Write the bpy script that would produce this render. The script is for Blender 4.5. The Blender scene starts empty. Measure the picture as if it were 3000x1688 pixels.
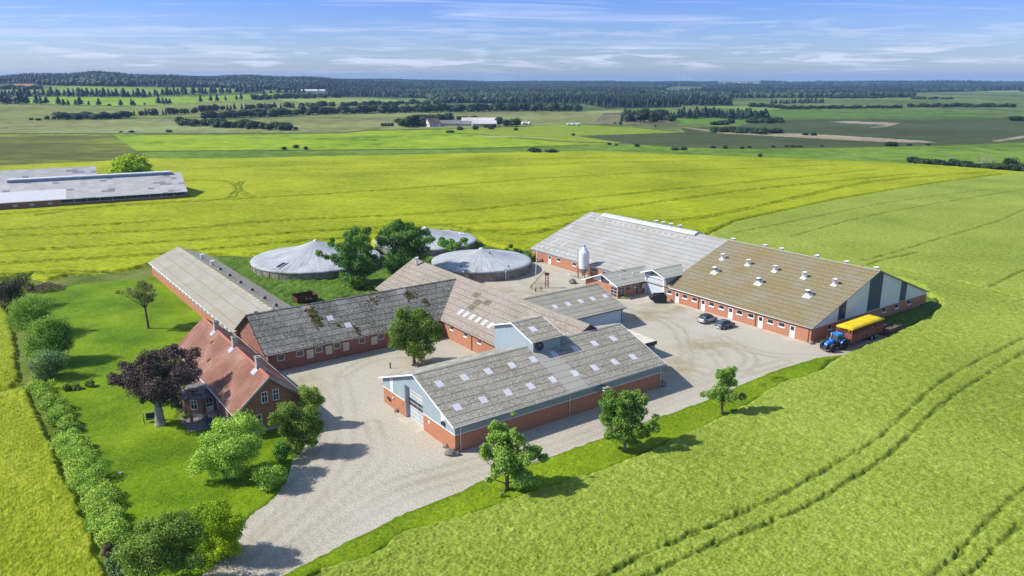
import bpy, math, random
import numpy as np
from mathutils import Vector, Matrix
random.seed(7); RNG=np.random.default_rng(7)
rad=math.radians
# ------------------------------------------------------------------ camera, world, sun, exposure
F_PX, PITCH, CAM_H = 2246.8, rad(15.235), 44.0
sc=bpy.context.scene
cam=bpy.data.cameras.new('camera'); camo=bpy.data.objects.new('camera',cam)
sc.collection.objects.link(camo); sc.camera=camo
cam.sensor_fit='HORIZONTAL'; cam.sensor_width=36; cam.lens=36*F_PX/3000
cam.clip_start=1; cam.clip_end=40000
camo.location=(0,0,CAM_H); camo.rotation_euler=(math.pi/2-PITCH,0,0)
SUN_EL=rad(41); SHADOW_AZ=rad(1.5)
sun=bpy.data.lights.new('sun','SUN'); sun.energy=4.6; sun.angle=rad(.55); sun.color=(1,.955,.88)
suno=bpy.data.objects.new('sun',sun); sc.collection.objects.link(suno)
ld=Vector((math.cos(SUN_EL)*math.cos(SHADOW_AZ),math.cos(SUN_EL)*math.sin(SHADOW_AZ),-math.sin(SUN_EL)))
suno.rotation_euler=ld.to_track_quat('-Z','Y').to_euler(); suno.location=(-60,60,80)
sc.view_settings.view_transform='Standard'; sc.view_settings.look='None'
sc.view_settings.exposure=0.36; sc.view_settings.gamma=1
try: sc.view_settings.use_curve_mapping=False
except Exception: pass
sc.cycles.max_bounces=5; sc.cycles.diffuse_bounces=2; sc.cycles.glossy_bounces=2
sc.cycles.transmission_bounces=3; sc.cycles.transparent_max_bounces=4; sc.cycles.volume_bounces=0

class NT:
    """tiny node helper"""
    def __init__(s,tree): s.t=tree; s.n=tree.nodes; s.l=tree.links
    def new(s,typ,**kw):
        n=s.n.new(typ)
        for k,v in kw.items(): setattr(n,k,v)
        return n
    def put(s,sock,v):
        if v is None: return
        if isinstance(v,bpy.types.NodeSocket): s.l.new(v,sock)
        else:
            if sock.type=='RGBA' and len(v)==3: v=(*v,1)
            sock.default_value=v
    def math(s,op,a,b=None,c=None,clamp=False):
        n=s.new('ShaderNodeMath',operation=op,use_clamp=clamp)
        s.put(n.inputs[0],a); s.put(n.inputs[1],b)
        if c is not None: s.put(n.inputs[2],c)
        return n.outputs[0]
    def vmul(s,v,k):
        n=s.new('ShaderNodeVectorMath',operation='MULTIPLY'); s.put(n.inputs[0],v); s.put(n.inputs[1],k); return n.outputs[0]
    def rot(s,v,a):
        n=s.new('ShaderNodeVectorRotate',rotation_type='Z_AXIS'); s.put(n.inputs['Vector'],v); n.inputs['Angle'].default_value=a; return n.outputs[0]
    def noise(s,v,scale,detail=3,rough=.55,dist=0):
        n=s.new('ShaderNodeTexNoise'); s.put(n.inputs['Vector'],v); n.inputs['Scale'].default_value=scale
        n.inputs['Detail'].default_value=detail; n.inputs['Roughness'].default_value=rough; n.inputs['Distortion'].default_value=dist
        return n.outputs['Fac']
    def ramp(s,f,stops,interp='LINEAR'):
        n=s.new('ShaderNodeValToRGB'); cr=n.color_ramp; cr.interpolation=interp
        while len(cr.elements)>1: cr.elements.remove(cr.elements[-1])
        for i,(p,c) in enumerate(stops):
            e=cr.elements[0] if i==0 else cr.elements.new(p)
            e.position=p
            if isinstance(c,(int,float)): c=(c,c,c)
            e.color=(*c[:3],1)
        s.put(n.inputs[0],f); return n.outputs[0]
    def mix(s,f,a,b,mode='MIX'):
        n=s.new('ShaderNodeMix',data_type='RGBA',blend_type=mode)
        s.put(n.inputs[0],f); s.put(n.inputs[6],a); s.put(n.inputs[7],b); return n.outputs[2]
    def bump(s,h,strength,dist):
        n=s.new('ShaderNodeBump'); n.inputs['Strength'].default_value=strength; n.inputs['Distance'].default_value=dist
        s.put(n.inputs['Height'],h); return n.outputs[0]

w=bpy.data.worlds.new('World'); sc.world=w; w.use_nodes=True
g=NT(w.node_tree); bg=g.n['Background']
sky=g.new('ShaderNodeTexSky',sky_type='NISHITA',sun_disc=False)
sky.sun_elevation=SUN_EL; sky.sun_rotation=rad(-90); sky.air_density=1.0; sky.dust_density=.6; sky.ozone_density=2.2; sky.altitude=50
tc=g.new('ShaderNodeTexCoord').outputs['Generated']
sep=g.new('ShaderNodeSeparateXYZ'); g.put(sep.inputs[0],tc)
zz=g.math('MAXIMUM',sep.outputs[2],.004)
zc=g.math('ADD',zz,.045)
cx=g.math('DIVIDE',sep.outputs[0],zc); cy=g.math('DIVIDE',sep.outputs[1],zc)
cmb=g.new('ShaderNodeCombineXYZ'); g.put(cmb.inputs[0],cx); g.put(cmb.inputs[1],cy)
# high streaky cirrus and a low band of flat cumulus, in the sky's own directions
v1=g.vmul(g.rot(cmb.outputs[0],rad(-5)),(.33,1.1,1))
ci=g.ramp(g.noise(v1,.9,9,.60,.9),[(.52,0),(.70,1)])
band=g.ramp(sep.outputs[2],[(.006,0),(.018,1),(.030,.9),(.042,.15),(.055,.35),(.075,0)])
vv=g.vmul(tc,(8,8,80)); 
cu=g.ramp(g.noise(vv,1.5,8,.58,.35),[(.50,0),(.61,1)])
cum=g.math('MULTIPLY',cu,band)
base=g.mix(1.0,sky.outputs[0],(1.0,1.0,1.0),'MULTIPLY')
lowf=g.ramp(sep.outputs[2],[(0,1),(.16,1),(.34,0)])
tintf=g.ramp(sep.outputs[2],[(0,0),(.05,.42),(.13,1)])
base=g.mix(lowf,base,g.mix(tintf,g.mix(1.0,base,(.62,.72,1.02),'MULTIPLY'),g.mix(1.0,base,(.25,.42,1.02),'MULTIPLY')))
c1=g.mix(g.math('MULTIPLY',ci,.62),base,(4.3,4.9,6.8))
c2=g.mix(g.math('MULTIPLY',cum,.85),c1,(4.9,5.25,6.4))
g.put(bg.inputs[0],c2); bg.inputs[1].default_value=.128

# ------------------------------------------------------------------ frames: farm grid (u along the shed, w across it), camera pixels -> ground
ROT=rad(35.8); CU,SU=math.cos(ROT),math.sin(ROT)
def W3(u,w_,z=0): return Vector((u*CU-w_*SU,u*SU+w_*CU,z))
cp,sp=math.cos(PITCH),math.sin(PITCH)
def ray(px,py):
    a=(px-1500)/F_PX; b=(py-844)/F_PX
    return Vector((a,cp-b*sp,-sp-b*cp))
def G(px,py,z=0.0):
    r=ray(px,py); t=(z-CAM_H)/r.z
    return (r.x*t,r.y*t)
def proj(x,y,z):
    zc=y*cp-(z-CAM_H)*sp; v=y*sp+(z-CAM_H)*cp
    return 1500+F_PX*x/zc, 844-F_PX*v/zc
HX=[-400,0,250,600,800,1000,1250,1500,2000,2300,2600,3000,3400]
HH=[50,45,49,47,42,34,25,17,19,21,24,21,20]
HD0=[1250,1250,1250,1300,1400,1600,2200,3200,3800,4200,4300,4300,4300]
HD1=[3200,3200,3200,3200,3300,3500,4500,5200,5800,6000,6000,6000,6000]
def hterr(x,y):
    x=np.asarray(x,float); y=np.asarray(y,float)
    d=np.hypot(x,y); pxx=1500+F_PX*cp*x/np.maximum(y,1)
    pxx=np.where(y<=1,np.where(x<0,-400,3400),pxx)
    hm=np.interp(pxx,HX,HH); d0=np.interp(pxx,HX,HD0); d1=np.interp(pxx,HX,HD1)
    t=np.clip((d-d0)/(d1-d0),0,1); s=t*t*(3-2*t)
    und=np.clip((d-650)/900,0,1)*(2.2*np.sin(x/310+1.3)*np.cos(y/420)+1.4*np.sin(x/140+y/260))
    return hm*s*(1+.10*np.sin(pxx/83+d/900)+.06*np.sin(pxx/31+2))-np.clip(d-500,0,None)**2/(2*7.4e6)+und*np.clip(1-(d-3000)/3000,0.2,1)
def GT(px,py):
    """pixel -> point on the terrain (ray marched)"""
    r=ray(px,py); k=math.hypot(r.x,r.y)
    ds=np.geomspace(50,14000,1400); t=ds/k
    zz=CAM_H+r.z*t; h=hterr(r.x*t,r.y*t)
    i=np.argmax(zz<=h)
    if zz[i]>h[i]: i=len(ds)-1
    elif i>0:
        a=zz[i-1]-h[i-1]; b=h[i]-zz[i]; f=a/(a+b+1e-9); tt=t[i-1]+(t[i]-t[i-1])*f
        return r.x*tt,r.y*tt,float(hterr(r.x*tt,r.y*tt))
    return r.x*t[i],r.y*t[i],float(h[i])

# ------------------------------------------------------------------ mesh builder
COL=sc.collection
class MB:
    def __init__(s,o=(0,0,0)): s.v=[]; s.f=[]; s.o=o; s.sm=[]
    def poly(s,pts,smooth=False):
        n=len(s.v); s.v+= [(p[0]-s.o[0],p[1]-s.o[1],p[2]-s.o[2]) for p in pts]; s.f.append(tuple(range(n,n+len(pts)))); s.sm.append(smooth)
    def box(s,x0,x1,y0,y1,z0,z1,fr=None):
        if x0>x1:x0,x1=x1,x0
        if y0>y1:y0,y1=y1,y0
        if z0>z1:z0,z1=z1,z0
        P=[(x,y,z) for z in (z0,z1) for y in (y0,y1) for x in (x0,x1)]
        flip=False
        if fr: P=[fr(*p) for p in P]; flip=fr.flip
        n=len(s.v); s.v+=[(p[0]-s.o[0],p[1]-s.o[1],p[2]-s.o[2]) for p in P]
        for f in ((0,2,3,1),(4,5,7,6),(0,1,5,4),(1,3,7,5),(3,2,6,7),(2,0,4,6)):
            if flip: f=f[::-1]
            s.f.append(tuple(n+i for i in f)); s.sm.append(False)
    def tube(s,pts,rs,n=8,cap=True,smooth=True):
        pts=[Vector((p[0]-s.o[0],p[1]-s.o[1],p[2]-s.o[2])) for p in pts]
        if isinstance(rs,(int,float)): rs=[rs]*len(pts)
        b=len(s.v)
        for i,p in enumerate(pts):
            d=(pts[min(i+1,len(pts)-1)]-pts[max(i-1,0)])
            if d.length<1e-6: d=Vector((0,0,1))
            d.normalize()
            a=Vector((0,0,1)) if abs(d.z)<.95 else Vector((1,0,0))
            e1=d.cross(a).normalized(); e2=d.cross(e1).normalized()
            for k in range(n):
                t=2*math.pi*k/n; s.v.append(tuple(p+e1*(rs[i]*math.cos(t))+e2*(rs[i]*math.sin(t))))
        for i in range(len(pts)-1):
            for k in range(n):
                a=b+i*n+k; c=b+i*n+(k+1)%n
                s.f.append((a,a+n,c+n,c)); s.sm.append(smooth)
        if cap:
            s.f.append(tuple(b+k for k in range(n))); s.sm.append(False)
            s.f.append(tuple(b+(len(pts)-1)*n+k for k in range(n))[::-1]); s.sm.append(False)
    def lathe(s,c,prof,n=24,axis='z',smooth=True,cap=True):
        """prof: list of (r,h) about axis through c"""
        b=len(s.v); cx_,cy_,cz_=c[0]-s.o[0],c[1]-s.o[1],c[2]-s.o[2]
        for r,h in prof:
            for k in range(n):
                t=2*math.pi*k/n; a_,b_=r*math.cos(t),r*math.sin(t)
                if axis=='z': s.v.append((cx_+a_,cy_+b_,cz_+h))
                elif axis=='y': s.v.append((cx_+a_,cy_+h,cz_+b_))
                else: s.v.append((cx_+h,cy_+a_,cz_+b_))
        for i in range(len(prof)-1):
            for k in range(n):
                a=b+i*n+k; d=b+i*n+(k+1)%n
                s.f.append((a,d,d+n,a+n) if axis!='y' else (a,a+n,d+n,d)); s.sm.append(smooth)
        if cap:
            for i,rev in ((0,True),(len(prof)-1,False)):
                f=tuple(b+i*n+k for k in range(n)); s.f.append(f[::-1] if rev!=(axis=='y') else f); s.sm.append(False)
    def ellipsoid(s,c,r,n=10,m=7,jit=0,rnd=None):
        rnd=rnd or random
        b=len(s.v); rows=[]
        for i in range(m+1):
            ph=math.pi*i/m; row=[]
            for k in range(n):
                t=2*math.pi*k/n; q=1+(rnd.uniform(-jit,jit) if jit else 0)
                row.append(len(s.v)); s.v.append((c[0]-s.o[0]+r[0]*q*math.sin(ph)*math.cos(t),c[1]-s.o[1]+r[1]*q*math.sin(ph)*math.sin(t),c[2]-s.o[2]+r[2]*q*math.cos(ph)))
            rows.append(row)
        for i in range(m):
            for k in range(n):
                s.f.append((rows[i][k],rows[i+1][k],rows[i+1][(k+1)%n],rows[i][(k+1)%n])); s.sm.append(jit<.1)
    def build(s,name,mat,parent=None,smooth=None):
        me=bpy.data.meshes.new(name); me.from_pydata(s.v,[],s.f); 
        me.polygons.foreach_set('use_smooth',s.sm if smooth is None else [smooth]*len(s.f))
        uvs(me); me.materials.append(mat)
        o=bpy.data.objects.new(name,me); COL.objects.link(o)
        if parent is not None: o.parent=parent
        return o
def uvs(me):
    n=len(me.loops)
    if n==0: return
    co=np.empty(len(me.vertices)*3); me.vertices.foreach_get('co',co); co=co.reshape(-1,3)
    vi=np.empty(n,int); me.loops.foreach_get('vertex_index',vi)
    nor=np.empty(len(me.polygons)*3); me.polygons.foreach_get('normal',nor); nor=nor.reshape(-1,3)
    lt=np.empty(len(me.polygons),int); me.polygons.foreach_get('loop_total',lt)
    N=np.repeat(nor,lt,axis=0); P=co[vi]
    T=np.stack([-N[:,1],N[:,0],np.zeros(n)],1); L=np.linalg.norm(T,axis=1)
    flat=L<.02; T[flat]=(1,0,0); L[flat]=1; T/=L[:,None]
    B=np.cross(N,T); B[flat]=(0,1,0)
    uv=np.stack([(P*T).sum(1),(P*B).sum(1)],1)
    me.uv_layers.new(name='UVMap').data.foreach_set('uv',uv.ravel())
class Fr:
    """affine frame in farm coordinates"""
    def __init__(s,o,ex,ey,ez):
        s.o=Vector(o); s.x=Vector(ex); s.y=Vector(ey); s.z=Vector(ez); s.flip=s.x.cross(s.y).dot(s.z)<0
    def __call__(s,x,y,z): return s.o+s.x*x+s.y*y+s.z*z
def tag(o,label=None,cat=None,group=None,kind=None):
    if label: o['label']=label
    if cat: o['category']=cat
    if group: o['group']=group
    if kind: o['kind']=kind
    return o
class Thing:
    """Empty in the farm grid; parts are given in farm coordinates (u,w,z)"""
    def __init__(s,name,label,cat,u,w_,group=None,z=0):
        s.e=bpy.data.objects.new(name,None); s.e.empty_display_size=.3; COL.objects.link(s.e)
        s.e.location=W3(u,w_,z); s.e.rotation_euler=(0,0,ROT); s.o=(u,w_,z); tag(s.e,label,cat,group)
    def mb(s): return MB(s.o)
    def part(s,name,mb,mat,parent=None,**k): return mb.build(name,mat,parent if parent is not None else s.e,**k)
def local(name,label,cat,loc,rotz=0,group=None):
    e=bpy.data.objects.new(name,None); e.empty_display_size=.3; COL.objects.link(e)
    e.location=loc; e.rotation_euler=(0,0,rotz); tag(e,label,cat,group); return e
def copy_tree(o,parent=None):
    c=o.copy(); COL.objects.link(c)
    if parent is not None: c.parent=parent
    for ch in list(o.children): copy_tree(ch,c)
    return c

# ------------------------------------------------------------------ materials
def newmat(name,rough=.8,spec=.25,metal=0):
    m=bpy.data.materials.new(name); m.use_nodes=True; t=NT(m.node_tree)
    b=t.n['Principled BSDF']; b.inputs['Roughness'].default_value=rough; b.inputs['Metallic'].default_value=metal
    b.inputs['Specular IOR Level'].default_value=spec
    return m,t,b
def C(b,c): b.inputs['Base Color'].default_value=(*c,1)
def plain(name,col,rough=.6,spec=.3,metal=0,var=.10,scale=.6,bump=0):
    m,t,b=newmat(name,rough,spec,metal)
    ob=t.new('ShaderNodeTexCoord').outputs['Object']
    n=t.noise(ob,scale,5,.6)
    lo=tuple(c*(1-var*2) for c in col); hi=tuple(min(1,c*(1+var*1.2)) for c in col)
    t.put(b.inputs['Base Color'],t.ramp(n,[(.25,lo),(.75,hi)]))
    if bump: t.put(b.inputs['Normal'],t.bump(t.noise(ob,scale*12,4),bump,.05))
    return m
def brick(name,c1,c2,stain=.35):
    m,t,b=newmat(name,.88,.15)
    uv=t.new('ShaderNodeTexCoord').outputs['UV']
    br=t.new('ShaderNodeTexBrick'); t.put(br.inputs['Vector'],uv); br.inputs['Scale'].default_value=1
    br.inputs['Brick Width'].default_value=.24; br.inputs['Row Height'].default_value=.077; br.inputs['Mortar Size'].default_value=.009
    t.put(br.inputs['Color1'],c1); t.put(br.inputs['Color2'],c2); t.put(br.inputs['Mortar'],tuple(.5*(a+.30) for a in c1))
    n=t.noise(uv,.45,6,.65); n2=t.noise(t.vmul(uv,(2.5,.5,1)),1.3,4,.6)
    c=t.mix(t.ramp(n,[(.35,0),(.75,stain)]),br.outputs[0],(c1[0]*.55,c1[1]*.62,c1[2]*.75))
    c=t.mix(t.ramp(n2,[(.45,0),(.8,.28)]),c,(.42,.26,.18))
    t.put(b.inputs['Base Color'],c); t.put(b.inputs['Normal'],t.bump(br.outputs['Fac'],-.25,.01)); return m
def corrug(name,ca,cb,lap,moss=None,mossamt=.5,pitch=.177,sw=1.0,sh=1.25,lapw=.035,vary=.5,lich=None,lichamt=.3,mlo=.5,patch=None):
    """fibre cement sheets: uv x along the eave, y up the slope"""
    m,t,b=newmat(name,.85,.2)
    uv=t.new('ShaderNodeTexCoord').outputs['UV']
    br=t.new('ShaderNodeTexBrick',offset=0.0,squash=1.0); t.put(br.inputs['Vector'],uv); br.inputs['Scale'].default_value=1
    br.inputs['Brick Width'].default_value=sw; br.inputs['Row Height'].default_value=sh; br.inputs['Mortar Size'].default_value=lapw*.15
    t.put(br.inputs['Color1'],(1,1,1)); t.put(br.inputs['Color2'],(0,0,0)); t.put(br.inputs['Mortar'],(.5,.5,.5))
    sx=t.new('ShaderNodeSeparateXYZ'); t.put(sx.inputs[0],uv)
    saw=t.math('FRACT',t.math('DIVIDE',sx.outputs[1],sh))
    lapm=t.ramp(saw,[(0,1),(lapw,1),(lapw*2.2,0),(.97,0),(1,.5)])
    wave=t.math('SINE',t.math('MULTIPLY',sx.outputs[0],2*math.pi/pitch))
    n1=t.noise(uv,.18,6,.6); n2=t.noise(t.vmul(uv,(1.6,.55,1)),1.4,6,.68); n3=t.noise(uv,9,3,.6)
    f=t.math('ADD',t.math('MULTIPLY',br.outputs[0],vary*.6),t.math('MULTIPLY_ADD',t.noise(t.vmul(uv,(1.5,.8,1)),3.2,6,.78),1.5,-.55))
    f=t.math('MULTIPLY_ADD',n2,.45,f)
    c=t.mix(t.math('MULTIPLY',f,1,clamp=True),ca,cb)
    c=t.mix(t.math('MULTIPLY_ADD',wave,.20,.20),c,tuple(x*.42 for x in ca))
    if moss:
        mf=t.math('ADD',t.math('MULTIPLY',n1,.55),t.math('MULTIPLY',n2,.5))
        mf=t.math('ADD',mf,t.math('MULTIPLY',n3,.12))
        c=t.mix(t.math('MULTIPLY',t.ramp(mf,[(mlo,0),(mlo+.14,1)]),mossamt),c,moss)
    if patch: c=t.mix(t.ramp(br.outputs[0],[(.10,.8),(.13,0)]),c,patch)
    if lich:
        c=t.mix(t.math('MULTIPLY',t.ramp(t.noise(uv,2.9,6,.85),[(.50,0),(.60,1)]),lichamt),c,lich)
    c=t.mix(t.math('MULTIPLY',lapm,.85),c,lap)
    t.put(b.inputs['Base Color'],c)
    hgt=t.math('ADD',t.math('MULTIPLY',wave,.5),t.math('MULTIPLY',saw,-.3))
    t.put(b.inputs['Normal'],t.bump(hgt,.45,.03)); return m
def panel(name,ca,cb,pitch=.2,dirt=(.2,.22,.22),dirtamt=.4,rough=.55):
    """profiled steel / board cladding, ribs vertical"""
    m,t,b=newmat(name,rough,.35)
    uv=t.new('ShaderNodeTexCoord').outputs['UV']
    sx=t.new('ShaderNodeSeparateXYZ'); t.put(sx.inputs[0],uv)
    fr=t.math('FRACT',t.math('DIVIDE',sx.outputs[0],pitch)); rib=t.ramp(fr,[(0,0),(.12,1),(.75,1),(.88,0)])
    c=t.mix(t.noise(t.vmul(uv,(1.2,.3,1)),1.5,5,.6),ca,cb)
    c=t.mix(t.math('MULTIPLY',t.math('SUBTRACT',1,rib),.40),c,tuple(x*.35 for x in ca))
    c=t.mix(t.math('MULTIPLY',t.ramp(t.noise(t.vmul(uv,(2,.7,1)),1.6,6,.7),[(.5,0),(.72,1)]),dirtamt),c,dirt)
    t.put(b.inputs['Base Color'],c); t.put(b.inputs['Normal'],t.bump(rib,.5,.03)); return m
def leafmat(name,cols,trans=.25,var=.9):
    m,t,b=newmat(name,.6,.25)
    gi=t.new('ShaderNodeNewGeometry'); oi=t.new('ShaderNodeObjectInfo')
    n=t.noise(gi.outputs['Position'],.33,3,.6)
    f=t.math('ADD',t.math('MULTIPLY',gi.outputs['Random Per Island'],.55*var),t.math('MULTIPLY',n,.65))
    f=t.math('ADD',f,t.math('MULTIPLY_ADD',oi.outputs['Random'],.22,-.16))
    k=len(cols); c=t.ramp(f,[(.12+.76*i/(k-1),q) for i,q in enumerate(cols)])
    t.put(b.inputs['Base Color'],c)
    tr=t.new('ShaderNodeBsdfTranslucent'); t.put(tr.inputs[0],t.mix(1,c,(1.5,1.6,.7),'MULTIPLY'))
    mx=t.new('ShaderNodeMixShader'); mx.inputs[0].default_value=trans
    t.l.new(b.outputs[0],mx.inputs[1]); t.l.new(tr.outputs[0],mx.inputs[2]); t.l.new(mx.outputs[0],t.n['Material Output'].inputs[0]); return m
def glass(name,c=(.02,.03,.04)):
    m,t,b=newmat(name,.08,.6); C(b,c); return m

BR_SHED=brick('shed_brick',(.50,.19,.085),(.42,.145,.066),.3)
BR_BARN=brick('barn_brick',(.50,.20,.10),(.41,.155,.078),.3)
BR_OLD=brick('old_brick',(.34,.135,.075),(.25,.10,.058),.4)
BR_STABLE=brick('stable_brick',(.33,.125,.085),(.25,.09,.06),.45)
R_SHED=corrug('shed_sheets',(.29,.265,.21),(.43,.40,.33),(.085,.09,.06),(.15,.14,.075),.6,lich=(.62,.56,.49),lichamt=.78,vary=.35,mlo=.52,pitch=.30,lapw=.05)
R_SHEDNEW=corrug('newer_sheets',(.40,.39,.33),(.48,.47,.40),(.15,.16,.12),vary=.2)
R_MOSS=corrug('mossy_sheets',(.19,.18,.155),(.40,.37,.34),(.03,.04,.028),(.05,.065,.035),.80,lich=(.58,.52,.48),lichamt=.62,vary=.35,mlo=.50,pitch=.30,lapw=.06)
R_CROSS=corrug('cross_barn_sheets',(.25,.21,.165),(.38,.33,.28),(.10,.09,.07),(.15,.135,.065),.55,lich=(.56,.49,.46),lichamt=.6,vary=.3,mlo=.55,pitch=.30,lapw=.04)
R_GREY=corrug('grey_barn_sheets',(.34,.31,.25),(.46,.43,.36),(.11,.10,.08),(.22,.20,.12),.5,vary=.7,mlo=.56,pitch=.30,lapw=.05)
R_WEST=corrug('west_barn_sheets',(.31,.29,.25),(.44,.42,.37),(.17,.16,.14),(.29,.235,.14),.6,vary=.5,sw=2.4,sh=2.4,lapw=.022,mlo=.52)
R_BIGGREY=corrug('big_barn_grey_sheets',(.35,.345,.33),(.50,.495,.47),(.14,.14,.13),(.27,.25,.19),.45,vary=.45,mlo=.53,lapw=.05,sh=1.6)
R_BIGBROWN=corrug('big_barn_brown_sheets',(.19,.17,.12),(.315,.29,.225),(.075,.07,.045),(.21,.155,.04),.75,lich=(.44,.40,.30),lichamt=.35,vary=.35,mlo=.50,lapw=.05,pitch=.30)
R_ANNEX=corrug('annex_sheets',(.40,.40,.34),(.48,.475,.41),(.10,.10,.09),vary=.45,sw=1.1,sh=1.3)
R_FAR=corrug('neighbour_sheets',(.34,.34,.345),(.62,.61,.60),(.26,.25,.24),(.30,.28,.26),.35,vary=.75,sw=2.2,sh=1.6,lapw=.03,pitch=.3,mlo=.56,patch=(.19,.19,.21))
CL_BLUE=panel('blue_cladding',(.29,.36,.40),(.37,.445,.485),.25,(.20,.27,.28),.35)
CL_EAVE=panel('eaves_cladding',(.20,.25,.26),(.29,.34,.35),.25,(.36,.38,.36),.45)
CL_WHITE=panel('white_cladding',(.66,.68,.70),(.76,.77,.78),.25,(.5,.5,.5),.3)
CL_DARK=panel('dark_cladding',(.045,.07,.10),(.065,.09,.125),.25,(.03,.04,.05),.3)
CL_LIGHTBLUE=panel('pale_blue_cladding',(.45,.55,.64),(.52,.61,.69),.25,(.30,.36,.38),.3)
WHITE=plain('white_paint',(.78,.79,.80),.45,.4,var=.06)
CREAM=plain('cream_board',(.62,.54,.45),.7,var=.08)
GREYP=plain('grey_paint',(.42,.44,.46),.5)
DARKM=plain('dark_metal',(.05,.055,.06),.5,.4)
GALV=plain('galvanised',(.45,.47,.50),.4,.5,.3,var=.2,scale=1.5)
CONC=plain('concrete',(.48,.44,.38),.9,.1,var=.15,scale=.8,bump=.2)
CONCD=plain('tank_concrete',(.27,.24,.20),.95,.1,var=.28,scale=.9,bump=.3)
GLASS=glass('window_glass'); GLASSB=glass('blue_glass',(.03,.05,.07))
RUST=plain('rusty_red_paint',(.22,.05,.03),.8,.2,var=.35,scale=2.5)
SKYL=plain('skylight_plastic',(.62,.61,.66),.35,.5,var=.08,scale=2)
WOODB=plain('brown_wood',(.11,.055,.035),.85,.15,var=.35,scale=2)
STONE=plain('stone',(.28,.25,.21),.95,.1,var=.25,scale=2,bump=.4)
RUBBER=plain('rubber',(.022,.022,.024),.9,.2)
BARK=plain('bark',(.16,.13,.10),.95,.1,var=.4,scale=3,bump=.5)
BARKP=plain('pale_bark',(.40,.36,.32),.95,.1,var=.4,scale=1.5,bump=.4)
HAZE=8e-5
# ------------------------------------------------------------------ terrain
def lin(r,g,b,k=1.30):
    f=lambda c:(c/255/12.92 if c<=10.3 else ((c/255+.055)/1.055)**2.4)/k
    return (f(r),f(g),f(b))
_lat={}
def vnoise(x,y,s,seed=0):
    if seed not in _lat: _lat[seed]=np.random.default_rng(seed+100).random((512,512))
    L=_lat[seed]; X=x/s+1000.3; Y=y/s+1000.7
    ix=np.floor(X).astype(int); iy=np.floor(Y).astype(int); fx=X-ix; fy=Y-iy
    fx=fx*fx*(3-2*fx); fy=fy*fy*(3-2*fy); a=ix%512; b=iy%512; a1=(ix+1)%512; b1=(iy+1)%512
    return (L[a,b]*(1-fx)+L[a1,b]*fx)*(1-fy)+(L[a,b1]*(1-fx)+L[a1,b1]*fx)*fy
def inpoly(x,y,P):
    ins=np.zeros(x.shape,bool); n=len(P)
    for i in range(n):
        x0,y0=P[i]; x1,y1=P[(i+1)%n]
        if y0==y1: continue
        c=((y0>y)!=(y1>y))&(x<(x1-x0)*(y-y0)/(y1-y0)+x0); ins^=c
    return ins
def segdist(x,y,P,closed=True):
    d=np.full(x.shape,1e9); n=len(P)
    for i in range(n if closed else n-1):
        x0,y0=P[i]; x1,y1=P[(i+1)%n]; dx,dy=x1-x0,y1-y0; L=dx*dx+dy*dy+1e-9
        t=np.clip(((x-x0)*dx+(y-y0)*dy)/L,0,1); d=np.minimum(d,np.hypot(x-x0-t*dx,y-y0-t*dy))
    return d
def meshgrid_obj(name,X,Y,Z,keep,mat,attrs=None,smooth=True):
    """X,Y,Z (nr,na) vertex arrays, keep (nr-1,na-1) faces"""
    nr,na=X.shape
    idx=np.arange(nr*na).reshape(nr,na)
    q=np.stack([idx[:-1,:-1],idx[:-1,1:],idx[1:,1:],idx[1:,:-1]],-1)[keep]
    used=np.unique(q); mp=np.full(nr*na,-1); mp[used]=np.arange(len(used)); q=mp[q]
    co=np.stack([X.ravel(),Y.ravel(),Z.ravel()],1)[used]
    me=bpy.data.meshes.new(name)
    me.vertices.add(len(co)); me.vertices.foreach_set('co',co.ravel())
    me.loops.add(q.size); me.loops.foreach_set('vertex_index',q.ravel())
    me.polygons.add(len(q)); me.polygons.foreach_set('loop_start',np.arange(len(q))*4); 
    me.update(calc_edges=True)
    me.polygons.foreach_set('use_smooth',[smooth]*len(q))
    for k,a in (attrs or {}).items():
        at=me.attributes.new(k,'FLOAT','POINT'); at.data.foreach_set('value',a.ravel()[used])
    me.materials.append(mat)
    o=bpy.data.objects.new(name,me); COL.objects.link(o); return o
def polar(a0,a1,na,rs):
    A=np.radians(np.linspace(a0,a1,na)); R,AA=np.meshgrid(rs,A,indexing='ij'); return R*np.sin(AA),R*np.cos(AA)

def pos(t): return t.new('ShaderNodeNewGeometry').outputs['Position']
def attr(t,n): a=t.new('ShaderNodeAttribute'); a.attribute_name=n; return a.outputs['Fac']
def groundmat(name,stops,scale=.05,fine=1.5,finev=.5,rot=0,stretch=(1,1,1),bump=.3,bd=.3,rows=None,flower=None):
    m,t,b=newmat(name,.95,.08)
    p=t.vmul(t.rot(pos(t),rot),stretch)
    n1=t.noise(p,scale,5,.6); n2=t.noise(p,fine,5,.65)
    f=t.math('ADD',t.math('MULTIPLY',n1,1-finev),t.math('MULTIPLY',n2,finev))
    c=t.ramp(f,stops)
    if rows:
        sx=t.new('ShaderNodeSeparateXYZ'); t.put(sx.inputs[0],t.rot(pos(t),rows[0]))
        wv=t.math('SINE',t.math('MULTIPLY',sx.outputs[0],2*math.pi/rows[1]))
        c=t.mix(t.math('MULTIPLY_ADD',wv,rows[2]/2,rows[2]/2),c,tuple(x*.55 for x in stops[0][1]))
    t.put(b.inputs['Base Color'],c)
    t.put(b.inputs['Normal'],t.bump(n2,bump,bd)); return m
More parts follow.
